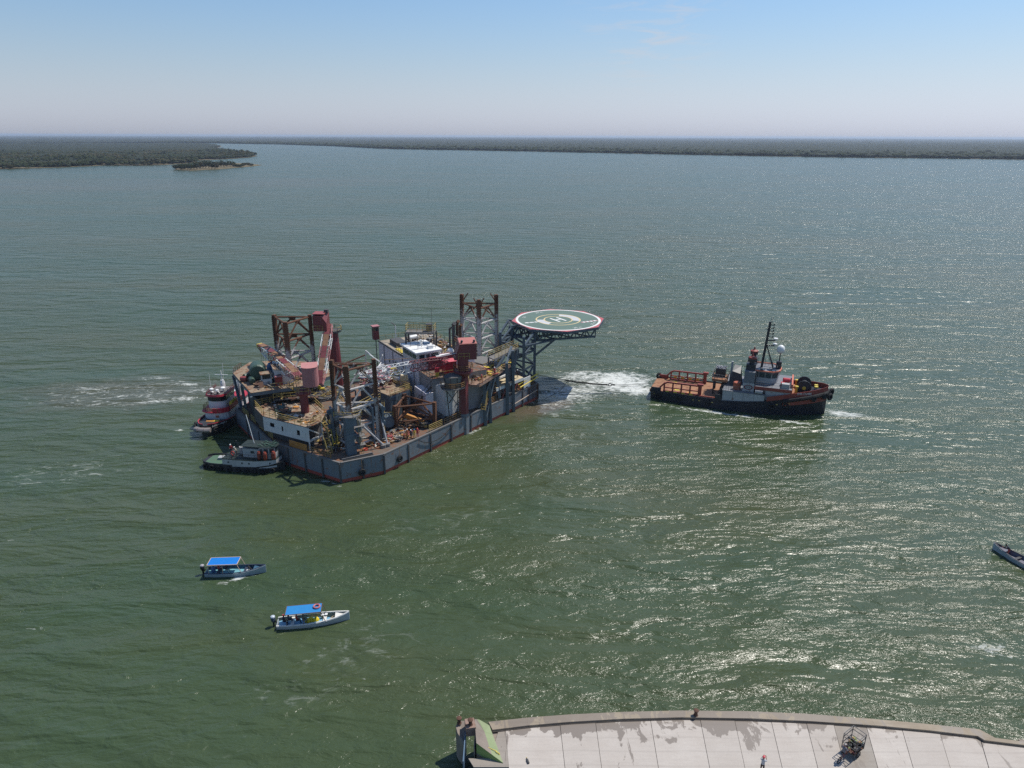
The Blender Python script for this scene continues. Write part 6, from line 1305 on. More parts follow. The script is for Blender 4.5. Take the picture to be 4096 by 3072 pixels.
# foredeck gear
g = G(); g.lathe([(1.35, -1.6), (1.35, -1.4), (0.7, -1.35), (0.7, 1.35), (1.35, 1.4), (1.35, 1.6)], 18, (29.6, 0.4, 5.3), axis='y'); g.build('anchor_winch', M_TBLACK, tug); g = G(); g.lathe([(0.35, -0.12), (0.35, 0.12)], 10, (29.6, -1.35, 5.2), axis='y'); g.build('winch_hub', M_LEMON, tug)
tbox('winch_frame', 28.4, 31.0, -0.9, 1.8, 4.1, 4.6, M_TBLACK)
for (x, y) in ((31.8, -0.6), (31.8, 0.5), (28.2, -1.8), (28.2, 2.4)):
    g = G(); g.lathe([(0.26, 4.1), (0.26, 5.3), (0.36, 5.35), (0.36, 5.5)], 10, (x, y, 0)); bo_ = g.build('bitt', M_LEMON if x < 30 else M_TWHITE, tug)
    g = G(); g.lathe([(0.37, 5.38), (0.37, 5.62), (0.1, 5.66)], 10, (x, y, 0)); g.build('bitt_cap', M_LEMON, bo_)
g = G()
for s in (-1, 1):
    for a_, b_ in zip(ST[8:-1], ST[9:]): g.tube((a_[0], s * (a_[1] + 0.25), a_[2] - 0.35), (b_[0], s * (b_[1] + 0.25), b_[2] - 0.35), 0.42, 8)
g.tube((34.1, -0.7, 4.6), (34.1, 0.7, 4.6), 0.45, 8); g.build('bow_fender', M_BLACK, tug)
for k, (x, y, z) in enumerate(((34.5, -0.9, 3.9), (34.7, 0.3, 4.6), (33.5, -1.9, 4.3), (31.6, -3.2, 4.0), (0.1, 4.6, 2.2))):
    g = G(); g.torus((x, y, z), 0.5, 0.26, 14, 8, (0.8, -0.55, 0)); g.build('bow_tyre', M_BLACK, tug, smooth=True)
for k, x in enumerate((1.6, 6.2, 12.0, 24.2, 26.6)):
    st_ = interp(ST, x); g = G(); g.torus((x, -st_[1] - 0.12, st_[2] * 0.62), 0.42, 0.18, 14, 6, (0, 1, 0)); g.build('side_tyre', M_BLACK, tug, smooth=True)
for x in (1.0, 9.0, 10.2, 12.8, 25.0, 27.2): st_ = interp(ST, x); g = G(); g.box((x, -st_[1] - 0.03, st_[2] * 0.72), (0.35, 0.08, 0.22)); g.build('freeing_port', M_YEL, tug)
# tow line: bridle from the barge, heavy pennant, thin wire to the tug
tw = thing('tow_line', 'dark tow wire with heavy chain pennant stretched between barge bow and tug stern', 'tow line', (5, 140, DK))
A_, B_ = X(2141, 1497, 4.4), TL(0.2, 0.2, 1.9); 
def tp(k): p = A_.lerp(B_, k); p.z -= 1.2 * math.sin(math.pi * k); return p
g = G(); g.path([tp(k / 20) for k in range(0, 6)], 0.06, 5); g.build('bridle_wire', M_DARK, tw, world=True)
g = G(); g.path([tp(k / 20) for k in range(5, 13)], 0.17, 6); g.build('chain_pennant', M_BLACK, tw, world=True)
g = G(); g.torus(tp(0.62), 0.35, 0.1, 10, 5, (0.1, 0.9, 0.3)); g.torus(tp(0.65), 0.3, 0.09, 10, 5, (0.1, 0.5, 0.9)); g.build('shackle', M_BLACK, tw, world=True)
g = G(); g.path([tp(k / 20) for k in range(13, 21)], 0.045, 4); g.build('tow_wire', M_DARK, tw, world=True)
q = tp(0.27); g = G(); g.path([q, q + Vector((-1.6, -1.8, -1.4)), q + Vector((-3.8, -3.6, -2.2)), q + Vector((-5.6, -4.8, -2.6))], 0.05, 4); g.build('slack_rope', M_DARK, tw, world=True)

# ================================================================== RED AND WHITE TUG AT THE STERN (bow towards the quay)
T2X, T2Y, T2A = -55.3, 137.6, math.radians(-91)
t2 = thing('harbour_tug', 'white tug with red visor roof and red bulwark pushing beside the barge stern', 'tug', (T2X, T2Y, 0), T2A)
t2.scale = (1, 0.88, 0.78)
S2 = [(0, 3.0, 1.6, 0.95), (4, 3.4, 1.5, 1.0), (10, 3.5, 1.7, 1.0), (14, 3.3, 2.1, 0.92), (16.5, 2.6, 2.5, 0.78), (18.0, 1.6, 2.7, 0.6), (18.6, 0.6, 2.8, 0.4)]
M_2BLK = paint('tug2_black', (0.025, 0.026, 0.03), 0.1, 0.5, 0.3); M_2RED = paint('tug2_red', (0.45, 0.028, 0.045), 0.06, 0.45, 0.2); M_2WHT = paint('tug2_white', (0.66, 0.67, 0.68), 0.05, 0.45, 0.2)
g = G(); g.loft(hull_rings(S2, -1.4)); g.build('hull', M_2BLK, t2)
g = G(); g.prism(deck_poly(S2, 0.2, 18.2, 0, 0.2), 1.55, 1.62); g.build('deck', M_RED, t2)
strips('bulwark', M_2BLK, t2, S2, lambda a: a[2] * 0.97, lambda a: a[2] + 0.35)
strips('cap_rail', M_2RED, t2, S2, lambda a: a[2] + 0.35, lambda a: a[2] + 0.45, 0.2)
def rr(x0, x1, hw, n=10, nose=1.2): return [(x0, -hw)] + [(x1 - nose + nose * math.cos(a_), hw * math.sin(a_)) for a_ in [-math.pi / 2 + math.pi * k / n for k in range(n + 1)]] + [(x0, hw)]
g = G(); g.prism(rr(3, 14.2, 2.6), 1.6, 4.0); g.build('deck_house', M_2WHT, t2)
g = G(); g.prism(rr(2.5, 14.9, 3.0, nose=1.6), 4.0, 4.18); g.build('upper_deck', M_2RED, t2)
g = G(); g.prism(rr(8.4, 13.2, 1.9, nose=0.9), 4.18, 6.3); g.build('wheelhouse', M_2WHT, t2)
g = G(); g.prism(rr(8.3, 13.3, 1.97, nose=0.97), 6.3, 7.7); g.build('wheelhouse_glazing', glass('tug2_glass', (0.012, 0.014, 0.018)), t2)
g = G(); g.prism(rr(8.0, 13.6, 2.15, nose=1.2), 7.7, 7.85); g.build('roof', M_GRAT, t2)
g = G(); P = rr(8.0, 13.75, 2.2, nose=1.2); 
for a_, b_ in zip(P[:-1], P[1:]): g.add([(a_[0], a_[1], 7.62), (b_[0], b_[1], 7.62), (b_[0] * 0.985 + 0.1, b_[1] * 0.93, 8.1), (a_[0] * 0.985 + 0.1, a_[1] * 0.93, 8.1)], [(0, 1, 2, 3)])
o = g.build('roof_visor', M_2RED, t2); o.modifiers.new('s', 'SOLIDIFY').thickness = 0.08
g = G()
for a_, b_ in zip(rr(7.0, 14.9, 3.0, nose=1.6)[6:-1], rr(7.0, 14.9, 3.0, nose=1.6)[7:]): g.add([(a_[0], a_[1], 4.2), (b_[0], b_[1], 4.2), (b_[0], b_[1], 5.2), (a_[0], a_[1], 5.2)], [(0, 1, 2, 3)])
o = g.build('wing_bulwark', M_2RED, t2); o.modifiers.new('s', 'SOLIDIFY').thickness = 0.08
rail_w = lambda pts, **k: rail(t2, [Vector((T2X, T2Y, 0)) + Matrix.Rotation(T2A, 3, 'Z') @ Vector(p) for p in pts], **k)
rail_w([(8, -2.9, 4.18), (13, -2.9, 4.18), (14.6, -1.2, 4.18), (14.8, 1.0, 4.18)], h=1.0, mat=M_OCH, rails=3, step=0.9)
rail_w([(8.4, -1.9, 7.85), (12.6, -1.9, 7.85), (13.4, 0, 7.85), (12.6, 1.9, 7.85), (8.4, 1.9, 7.85)], h=0.8, mat=M_RED, rails=2, step=1.2)
for k in range(6): g = G(); g.box((12.2 - 0.5 * k, 2.7, 5.3 + 0.0 * k), (0.25, 0.5, 0.9), 0.4); g.build('stacked_fender', M_LEMON, t2)
member(t2, 'mast', (9.4, 0.1, 7.85), (9.4, 0.1, 12.4), 0.2, M_HATW, world=False, round_=True); member(t2, 'mast_yard', (9.4, -1.3, 11.4), (9.4, 1.5, 11.4), 0.12, M_HATW, world=False)
for (x, y, h_) in ((10.5, -2.0, 4.2), (8.6, 2.1, 5.4), (9.0, 0.1, 6.3)): member(t2, 'whip_antenna', (x, y, 7.85), (x - 0.2, y + 0.3 * (1 if y > 0 else -0.3), 7.85 + h_), 0.06, M_HATW, world=False)
for (x, y, r_) in ((11.8, -1.2, 0.42), (11.0, 0.9, 0.48), (12.4, 0.3, 0.33)): g = G(); g.lathe([(0.15, 7.85), (0.15, 8.5), (r_, 8.6), (r_, 8.85), (r_ * 0.8, 8.95)], 12, (x, y, 0)); g.build('radar_dome', M_HATW, t2)
for (x, y) in ((12.9, 0.7), (12.9, -0.6)): g = G(); g.lathe([(0.28, -0.25), (0.3, 0.2)], 10, (x, y, 8.35), axis='x'); g.build('searchlight', M_HATW, t2); g = G(); g.lathe([(0.25, 0.0), (0.25, 0.05)], 10, (x + 0.22, y, 8.35), axis='x'); g.build('searchlight_glass', M_GLASS, t2)
g = G(); g.box((8.0, 0.4, 6.2), (4.5, 2.4, 0.1)); g.build('aft_awning', M_2WHT, t2)
for s in (-1, 1): g = G(); g.lathe([(0.5, 4.18), (0.5, 7.6), (0.35, 8.4)], 10, (5.6, s * 1.8, 0)); g.build('funnel', M_2WHT, t2)
g = G(); g.lathe([(0.4, -0.8), (0.4, 0.8)], 10, (15.6, -0.4, 2.2), axis='y'); g.build('capstan', M_ORANGE, t2); g = G(); g.lathe([(0.45, -0.5), (0.45, 0.5)], 10, (15.4, 0.9, 2.2), axis='y'); g.build('windlass', M_LEMON, t2); g = G(); g.box((15.5, 0.1, 1.8), (1.0, 3.0, 0.3)); g.build('windlass_bed', M_RED2, t2)
g = G(); g.box((14.24, 0.5, 2.9), (0.06, 0.7, 0.5)); g.build('emblem', paint('emblem_orange', (0.45, 0.12, 0.06), 0.0), t2)
g = G(); pts_ = [(18.4, -2.2, 1.9), (18.95, -1.2, 2.0), (19.1, 0, 2.0), (18.95, 1.2, 2.0)]; g.path(pts_, 0.55, 9); g.build('bow_pudding', paint('pudding_grey', (0.24, 0.21, 0.20), 0.0), t2)
for k, (x, y, z) in enumerate(((18.4, 2.1, 1.9), (17.2, -2.9, 1.8), (17.6, -2.4, 1.2), (16.2, -3.3, 1.9), (16.4, 3.2, 1.7), (13, -3.8, 1.2), (13.5, 3.8, 1.2))):
    g = G(); g.torus((x, y, z), 0.42, 0.18, 14, 7, (0.6, 0.7 if y > 0 else -0.7, 0)); g.build('fender_ring', M_BLACK, t2, smooth=True)
text_mesh('bow_name', 'DON A. FREDY', 0.48, M_HWHT, t2, (17.25, 2.36, 2.58), (math.pi / 2, 0, math.pi - 0.62), 0.01)

# ================================================================== SMALL OLD TUG UNDER THE STERN
T3A = math.radians(-9); T3O = Vector((-51.2, 108.0, 0))
t3 = thing('old_tug', 'small old black and white tug with green aft deck pushing the barge stern', 'tug', T3O, T3A)
S3 = [(0, 0.9, 0.95, 0.85), (0.6, 1.6, 0.9, 0.9), (2, 2.0, 0.85, 0.95), (6, 2.2, 0.9, 1.0), (10, 2.15, 1.1, 0.95), (12.2, 1.6, 1.35, 0.8), (13.6, 0.8, 1.6, 0.5), (14.1, 0.25, 1.7, 0.3)]
M_3GRN = paint('old_green', (0.07, 0.14, 0.09), 0.4, 0.8, 0.4, 1.0, streak=False); M_3WHT = paint('old_white', (0.42, 0.43, 0.43), 0.28, 0.6, 0.4)
g = G(); g.loft(hull_rings(S3, -1.0)); g.build('hull', M_2BLK, t3); g = G(); g.prism(deck_poly(S3, 0.3, 5.2, 0, 0.2), 0.86, 0.9); g.build('aft_deck', M_3GRN, t3)
strips('aft_bulwark', M_2BLK, t3, S3, lambda a: a[2] * 0.97, lambda a: a[2] + 0.3, x1=6)
up3 = [(x, hb * 0.97, z, w) for x, hb, z, w in S3 if x >= 4]; up3 = [(4.3, 2.1, 0.85, 1)] + up3[0:]
up3 = [(4.3, 2.08, 0.86, 1), (6, 2.15, 0.9, 1), (10, 2.1, 1.1, 0.95), (12.2, 1.55, 1.35, 0.8), (13.2, 0.95, 1.5, 0.6)]
g = G(); L_ = [(x, -y) for x, y, z, w in up3] + [(x, y) for x, y, z, w in reversed(up3)]; g.prism(L_, 0.85, 2.15); g.build('raised_side', M_3WHT, t3); g = G(); g.prism([(x * 1.0, y * 1.03) for x, y in L_], 2.15, 2.27); g.build('upper_deck', paint('old_dark_green', (0.018, 0.03, 0.026), 0.1), t3)
for x in (5.4, 7.8, 9.0, 12.3): st_ = interp(up3, x); g = G(); g.lathe([(0.14, -0.03), (0.14, 0.03)], 12, (x, -st_[1] - 0.03, 1.65), axis='y'); g.build('porthole', M_GLASS, t3)
g = G(); g.box((9.0, 0, 3.0), (3.0, 2.0, 1.5)); g.build('cabin', M_3WHT, t3); g = G(); g.box((9.2, -1.02, 3.2), (0.6, 0.06, 0.4)); g.build('cabin_window', M_GLASS, t3)
g = G(); g.prism([(10.5, -1.15), (12.2, -1.1), (12.9, -0.5), (12.9, 0.5), (12.2, 1.1), (10.5, 1.15)], 2.27, 4.2); g.build('wheelhouse', M_3WHT, t3)
for (x0, y0, x1, y1) in ((11.3, -1.15, 12.0, -1.13), (12.25, -1.08, 12.8, -0.62), (12.93, -0.4, 12.93, 0.4)): g = G(); g.bar((x0, y0 - 0.02, 3.65), (x1, y1 - 0.02, 3.65), 0.06, 0.7); g.build('wheelhouse_window', M_GLASS, t3)
g = G(); g.box((10.85, -1.16, 3.2), (0.5, 0.05, 1.5)); g.build('wheelhouse_door', M_DARK, t3)
g = G(); g.prism([(7.3, -1.3), (12.4, -1.3), (13.2, -0.6), (13.2, 0.6), (12.4, 1.3), (7.3, 1.3)], 4.2, 4.3); g.build('roof', paint('old_dark_green', (0.018, 0.03, 0.026), 0.1), t3)
scr = G(); rg = random.Random(8)
for k in range(40): p = Vector((rg.uniform(10.5, 12.8), rg.uniform(-0.9, 0.9), 4.35)); scr.tube(p, p + Vector((rg.uniform(-.8, .8), rg.uniform(-.5, .5), rg.uniform(0.0, .3))), 0.06, 4)
scr.build('roof_nets', paint('net_green', (0.06, 0.12, 0.09), 0.0), t3, recalc=False, kind='stuff')
member(t3, 'mast', (9.0, 0.2, 4.3), (8.2, 0.2, 9.2), 0.12, M_HATW, world=False, round_=True)
def T3L(p): return T3O + Matrix.Rotation(T3A, 3, 'Z') @ Vector(p)
rail(t3, [T3L((7.0, -2.0, 2.27)), T3L((11.0, -1.95, 2.27)), T3L((12.6, -1.3, 2.27))], 0.9, M_2BLK, 2, 0.9, 0.03); rail(t3, [T3L((4.4, -2.0, 2.27)), T3L((6.8, -2.05, 2.27))], 0.8, M_2BLK, 2, 0.9, 0.03)
for (x, y) in ((10.6, -1.5), (11.7, -1.6), (12.9, -1.1)): g = G(); g.lathe([(0.26, 2.3), (0.34, 2.6), (0.34, 3.4), (0.2, 3.7)], 10, (x, y, 0)); g.build('life_jacket_bundle', paint('jacket_orange', (0.24, 0.045, 0.025), 0.0), t3)
g = G(); g.lathe([(0.35, 2.27), (0.38, 3.4), (0.4, 3.45)], 12, (6.6, 0.3, 0)); g.build('white_drum', M_3WHT, t3); g = G(); g.torus((5.6, -0.9, 2.7), 0.35, 0.08, 12, 6, (0.3, 1, 0)); g.build('hose_reel', paint('reel_red', (0.4, 0.05, 0.04), 0.0), t3)
g = G(); g.box((7.0, 0.6, 2.8), (0.8, 0.9, 1.0)); g.build('engine_hatch', M_DARK, t3); member(t3, 'davit', (6.0, 1.0, 2.27), (5.6, 0.6, 4.3), 0.14, M_DARK, world=False)
for k, x in enumerate((1.0, 2.4, 3.8, 5.4, 7.0, 8.4, 9.8, 11.2, 12.6)): st_ = interp(S3, x); g = G(); g.torus((x, -st_[1] - 0.12, 0.45), 0.34, 0.14, 12, 6, (0, 1, 0)); g.build('side_tyre', M_BLACK, t3, smooth=True)
g = G(); g.box((3.0, 0.5, 1.1), (1.6, 1.0, 0.35), 0.2); g.build('deck_hatch', M_3WHT, t3)
person(T3L((5.0, -0.3, 2.27)), T3A + 0.6, 'crewman in red shirt and white helmet at the aft end of the old tug', (0.42, 0.05, 0.05), (0.04, 0.045, 0.06), 'stand', ('fwd', 'down'), (0.78, 0.78, 0.76))
person(T3L((6.3, -0.9, 2.27)), T3A - 0.4, 'crewman in pale shirt beside the white drum on the small old tug', (0.45, 0.38, 0.30), (0.10, 0.08, 0.07), 'lean', ('fwd', 'fwd'), (0.75, 0.74, 0.7))

# ================================================================== SMALL OPEN BOATS
def panga(loc, rz, label, L, out, inn_c, floor_c, rim, canopy=None, canopy_frame=None, engine=(0.02, 0.02, 0.025), top=(0.4, 0.4, 0.42), bottom=None, group='small open boats'):
    t = thing('open_boat', label, 'boat', loc, rz, group)
    k_ = L / 7.6
    S_ = [(0, 0.80, 0.52, 0.82), (1.2, 0.92, 0.50, 0.86), (3.4, 0.98, 0.53, 0.86), (5.0, 0.86, 0.62, 0.80), (6.3, 0.58, 0.78, 0.66), (7.2, 0.26, 0.95, 0.5), (7.6, 0.06, 1.05, 0.4)]
    S_ = [(x * k_, hb * k_ ** 0.5, z, w) for x, hb, z, w in S_]
    g = G()
    R_ = [[(x, -hb, z), (x, -hb * w, 0.05), (x, -hb * w * 0.7, -0.25), (x, hb * w * 0.7, -0.25), (x, hb * w, 0.05), (x, hb, z)] for x, hb, z, w in S_]
    g.loft(R_, caps=False, closed=False); n_ = 6
    g.add(R_[0], [(0, 1, 2, 3, 4, 5)]); o = g.build('hull_shell', out, t); so = o.modifiers.new('s', 'SOLIDIFY'); so.thickness = 0.05; so.offset = 1
    if bottom: strips('hull_bottom_band', bottom, t, [(x, hb * (w * 0.96) + 0.03, z, w) for x, hb, z, w in S_], lambda a: -0.1, lambda a: 0.16, 0.03)
    g = G(); R2 = [[(x, -hb * 0.94, z - 0.02), (x, -hb * w * 0.9, 0.12), (x, hb * w * 0.9, 0.12), (x, hb * 0.94, z - 0.02)] for x, hb, z, w in S_[:-1]]; g.loft(R2, caps=False, closed=False); g.build('inner_lining', inn_c, t)
    g = G(); P = deck_poly([(x, hb * w, z, w) for x, hb, z, w in S_], 0.1, 6.4 * k_, 0, 0.06); g.prism(P, 0.1, 0.16); g.build('floor', floor_c, t)
    strips('gunwale', rim, t, S_, lambda a: a[2] - 0.04, lambda a: a[2] + 0.06, 0.12)
    g = G(); P = deck_poly(S_, 6.1 * k_, 7.4 * k_, 0, 0.05, 4); g.prism(P, 0.66, 0.72); g.build('bow_locker', rim if bottom is None else inn_c, t)
    for x in (1.6, 5.0): hb = interp(S_, x * k_)[1]; g = G(); g.box((x * k_, 0, 0.38), (0.35, hb * 1.8, 0.1)); g.build('thwart', rim, t)
    e = bpy.data.objects.new('outboard_engine', None); COL.objects.link(e); e.parent = t
    g = G(); g.lathe([(0.12, 0.55), (0.22, 0.7), (0.27, 0.95), (0.26, 1.2)], 10, (-0.42, 0, 0)); g.build('cowl', plain('cowl_%d' % int(sum(engine) * 999), engine, 0.35), e)
    g = G(); g.lathe([(0.265, 1.2), (0.24, 1.33), (0.12, 1.4)], 10, (-0.42, 0, 0)); g.build('cowl_top', plain('cowltop_%d' % int(sum(top) * 999), top, 0.35), e)
    g = G(); g.box((-0.4, 0, 0.2), (0.18, 0.12, 0.8)); g.bar((-0.1, 0, 0.62), (-0.45, 0, 0.62), 0.2); g.build('engine_leg', M_BLACK, e); g = G(); g.tube((-0.2, 0.05, 0.85), (0.55, 0.15, 0.95), 0.03, 5); g.build('tiller', M_BLACK, e)
    if canopy:
        x0, x1, hw, z = canopy['x0'], canopy['x1'], canopy['hw'], canopy['z']
        g = G(); g.box(((x0 + x1) / 2, 0, z), (x1 - x0, hw * 2, 0.03)); ca_ = g.build('canopy', canopy['mat'], t)
        for a_, b_ in (((x0, -hw), (x1, -hw)), ((x1, -hw), (x1, hw)), ((x1, hw), (x0, hw)), ((x0, hw), (x0, -hw))): member(ca_, 'canopy_edge', (a_[0], a_[1], z), (b_[0], b_[1], z), 0.07, canopy_frame, world=False)
        for x in (x0 + 0.1, (x0 + x1) / 2, x1 - 0.05):
            for s in (-1, 1): hb = interp(S_, x)[1]; member(t, 'canopy_post', (x, s * hw * 0.98, z), (x + (0.5 if x > x1 - 0.2 else 0), s * hb * 0.95, 0.45), 0.05, canopy_frame, world=False)
    return t, S_
M_TARPB = plain('bright_blue_tarp', (0.005, 0.17, 0.55), 0.45, var=0.12, scale=2.5)
a1, a2 = X(818, 2302), X(1040, 2287); hd1 = math.radians(4)
pA, SA = panga(Vector((-38.2, 76.2, 0)), hd1, 'open boat with dark rim, teal inside and flat blue awning on pale frame', 7.3, paint('panga_pale_blue', (0.30, 0.37, 0.42), 0.0, 0.4, 0.3), paint('panga_teal_dark', (0.035, 0.10, 0.16), 0.0), paint('panga_turquoise', (0.18, 0.42, 0.48), 0.0, 0.5, 0.3), paint('panga_dark_rim', (0.03, 0.04, 0.07), 0.0), dict(x0=0.5, x1=4.15, hw=0.85, z=1.78, mat=M_TARPB), paint('cane_frame', (0.55, 0.40, 0.30), 0.0), (0.015, 0.014, 0.02), (0.33, 0.31, 0.33), plain('navy_band', (0.02, 0.03, 0.05), 0.5))
def LOC(t, p): o = FR[t.name]; return o[0] + Matrix.Rotation(o[1], 3, 'Z') @ Vector(p)
tr = thing('boat_tyre', 'black tyre leaning inside the teal boat on its white thwart', 'tyre', LOC(pA, (5.3, 0.2, 0.16)), hd1); g = G(); g.torus((0, 0, 0.35), 0.3, 0.11, 14, 7, (0.6, 0.4, 0.4)); g.build('tread', M_BLACK, tr, smooth=True); g = G(); g.box((-0.2, -0.2, 0.2), (0.2, 1.0, 0.4)); g.build('chock', M_3WHT, tr)
person(LOC(pA, (1.5, 0.1, 0.18)), hd1 - math.pi / 2 + 3.1, 'boatman in coral red shirt sitting under the awning of the teal boat', (0.55, 0.10, 0.09), (0.03, 0.03, 0.05), 'sit', ('fwd', 'down'), None)
person(LOC(pA, (2.5, -0.1, 0.16)), hd1 + 1.2, 'passenger in dark clothes sitting under the awning of the teal boat', (0.03, 0.03, 0.045), (0.3, 0.42, 0.38), 'sit', ('fwd', 'fwd'), (0.45, 0.36, 0.22), 'cap')
t = thing('fuel_can', 'blue drum standing by the engine of the teal boat', 'drum', LOC(pA, (0.8, 0.2, 0.16))); g = G(); g.lathe([(0.25, 0), (0.27, 0.1), (0.27, 0.6), (0.22, 0.7)], 12); g.build('barrel', plain('dull_blue', (0.10, 0.17, 0.32), 0.5), t); g = G(); g.lathe([(0.06, 0.7), (0.06, 0.76)], 8); g.build('cap', M_BLACK, t)
a1, a2 = X(1098, 2509), X(1355, 2470); hd2_ = math.radians(9)
pB, SB = panga(Vector((-26.2, 66.3, 0)), hd2_, 'white rimmed open boat with blue awning carrying a red ring and yellow gear inside', 7.9, paint('panga_grey_white', (0.44, 0.47, 0.50), 0.0, 0.4, 0.3), paint('panga_slate', (0.22, 0.24, 0.17), 0.0), paint('panga_sky', (0.20, 0.42, 0.60), 0.0, 0.5, 0.3), paint('panga_cream', (0.72, 0.70, 0.64), 0.0, 0.4, 0.2), dict(x0=1.05, x1=4.95, hw=0.82, z=1.88, mat=plain('blue_tarp_faded', (0.02, 0.20, 0.48), 0.5, var=0.15, scale=2.5)), paint('dark_frame', (0.12, 0.07, 0.05), 0.0), (0.05, 0.07, 0.11), (0.45, 0.5, 0.55))
t = thing('swim_ring', 'faded red ring lying on the blue awning', 'ring', LOC(pB, (4.4, 0.15, 2.0))); g = G(); g.torus((0, 0, 0), 0.33, 0.1, 16, 7); g.build('tube', plain('ring_red', (0.45, 0.14, 0.15), 0.5), t); g = G(); g.torus((0, 0, -0.05), 0.34, 0.06, 16, 5); g.build('underside', M_BLACK, t)
t = thing('yellow_gear', 'heap of bright yellow rain gear on the floor of the white rimmed boat', 'clothing', LOC(pB, (3.7, 0.1, 0.16)), hd2_)
for k, (x, y, r_) in enumerate(((-0.4, 0, 0.3), (-0.1, 0.12, 0.33), (0.25, -0.05, 0.16), (0.5, 0.1, 0.28))): g = G(); g.lathe([(r_ * 1.3, 0), (r_ * 1.1, 0.15), (r_ * 0.7, 0.3), (r_ * 0.2, 0.36)], 9, (x, y, 0)); g.build('jacket', plain('rain_yellow', (0.72, 0.52, 0.01), 0.5), t)
for k, (x, y) in enumerate(((4.9, 0.45), (5.3, 0.5))): t = thing('bucket', 'pale bucket standing in the bow half of the white rimmed boat', 'bucket', LOC(pB, (x, y, 0.16)), 0, 'boat buckets'); g = G(); g.lathe([(0.13, 0), (0.17, 0.4), (0.15, 0.41)], 10); g.build('pail', plain('bucket_grey', (0.2, 0.22, 0.16), 0.5), t); g = G(); g.lathe([(0.18, 0.41), (0.18, 0.45)], 10); g.build('lid', M_HATW, t)
t = thing('rope_coil', 'tan rope and net coiled ahead of the thwart in the white rimmed boat', 'rope', LOC(pB, (6.0, 0, 0.17))); g = G()
for k in range(4): g.torus((0.05 * k, 0.03 * k, 0.05 + 0.06 * k), 0.3 - 0.03 * k, 0.035, 14, 5)
g.build('coil', plain('rope_tan', (0.42, 0.34, 0.22), 0.9), t)
person(LOC(pB, (0.7, -0.05, 0.16)), hd2_ + 1.4, 'helmsman in dark clothes and red cap by the engine of the white rimmed boat', (0.03, 0.03, 0.05), (0.02, 0.025, 0.05), 'sit', ('fwd', 'down'), (0.5, 0.06, 0.07), 'cap')
person(LOC(pB, (1.2, 0.1, 0.16)), hd2_ + 1.7, 'passenger in pale hat sitting behind the helmsman under the blue awning', (0.05, 0.05, 0.07), (0.03, 0.03, 0.05), 'sit', ('down', 'down'), (0.7, 0.66, 0.55), 'cap')
person(LOC(pB, (2.1, -0.1, 0.16)), hd2_ + 1.9, 'passenger with red jacket sitting under the middle of the blue awning', (0.35, 0.04, 0.03), (0.02, 0.02, 0.03), 'sit', ('fwd', 'fwd'), None)
person(LOC(pB, (2.8, 0.0, 0.16)), hd2_ + 1.4, 'passenger in grey green clothes sitting next to the yellow rain gear', (0.12, 0.13, 0.11), (0.14, 0.15, 0.13), 'sit', ('down', 'fwd'), (0.55, 0.5, 0.4), 'cap')
pC, SC_ = panga(Vector((68.2, 74.2, 0)), math.radians(114), 'open boat with black rim, pale blue side and grey inside, worker bending at its bow', 9.2, paint('panga_ice', (0.40, 0.46, 0.52), 0.0, 0.4, 0.3), paint('panga_mauve', (0.12, 0.12, 0.16), 0.0), paint('panga_mauve', (0.12, 0.12, 0.16), 0.0), paint('panga_black_rim', (0.03, 0.03, 0.035), 0.0), None, None, (0.02, 0.02, 0.025), (0.3, 0.3, 0.3), plain('black_bottom', (0.015, 0.015, 0.018), 0.6))
person(LOC(pC, (7.2, 0.1, 0.17)), math.radians(114) + 2.6, 'worker in red trousers and dark top bending at the bow of the black rimmed boat', (0.06, 0.06, 0.08), (0.50, 0.08, 0.06), 'bend', ('fwd', 'fwd'), None)
q = X(-6, 2382); pD, SD_ = panga(Vector((q.x - 0.5, q.y + 0.1, 0)), math.radians(178), 'white open boat passing beside the teal boat, red capped man at its engine', 7.4, paint('panga_plain_white', (0.6, 0.6, 0.6), 0.0), paint('panga_blue_in', (0.1, 0.2, 0.35), 0.0), paint('panga_blue_in', (0.1, 0.2, 0.35), 0.0), paint('panga_plain_white', (0.6, 0.6, 0.6), 0.0))
person(LOC(pD, (0.55, 0, 0.16)), math.radians(178) - 1.4, 'man in orange red cap and dark shirt steering the white boat', (0.04, 0.03, 0.06), (0.06, 0.1, 0.2), 'sit', ('fwd', 'fwd'), (0.65, 0.12, 0.06), 'cap', h=1.85)

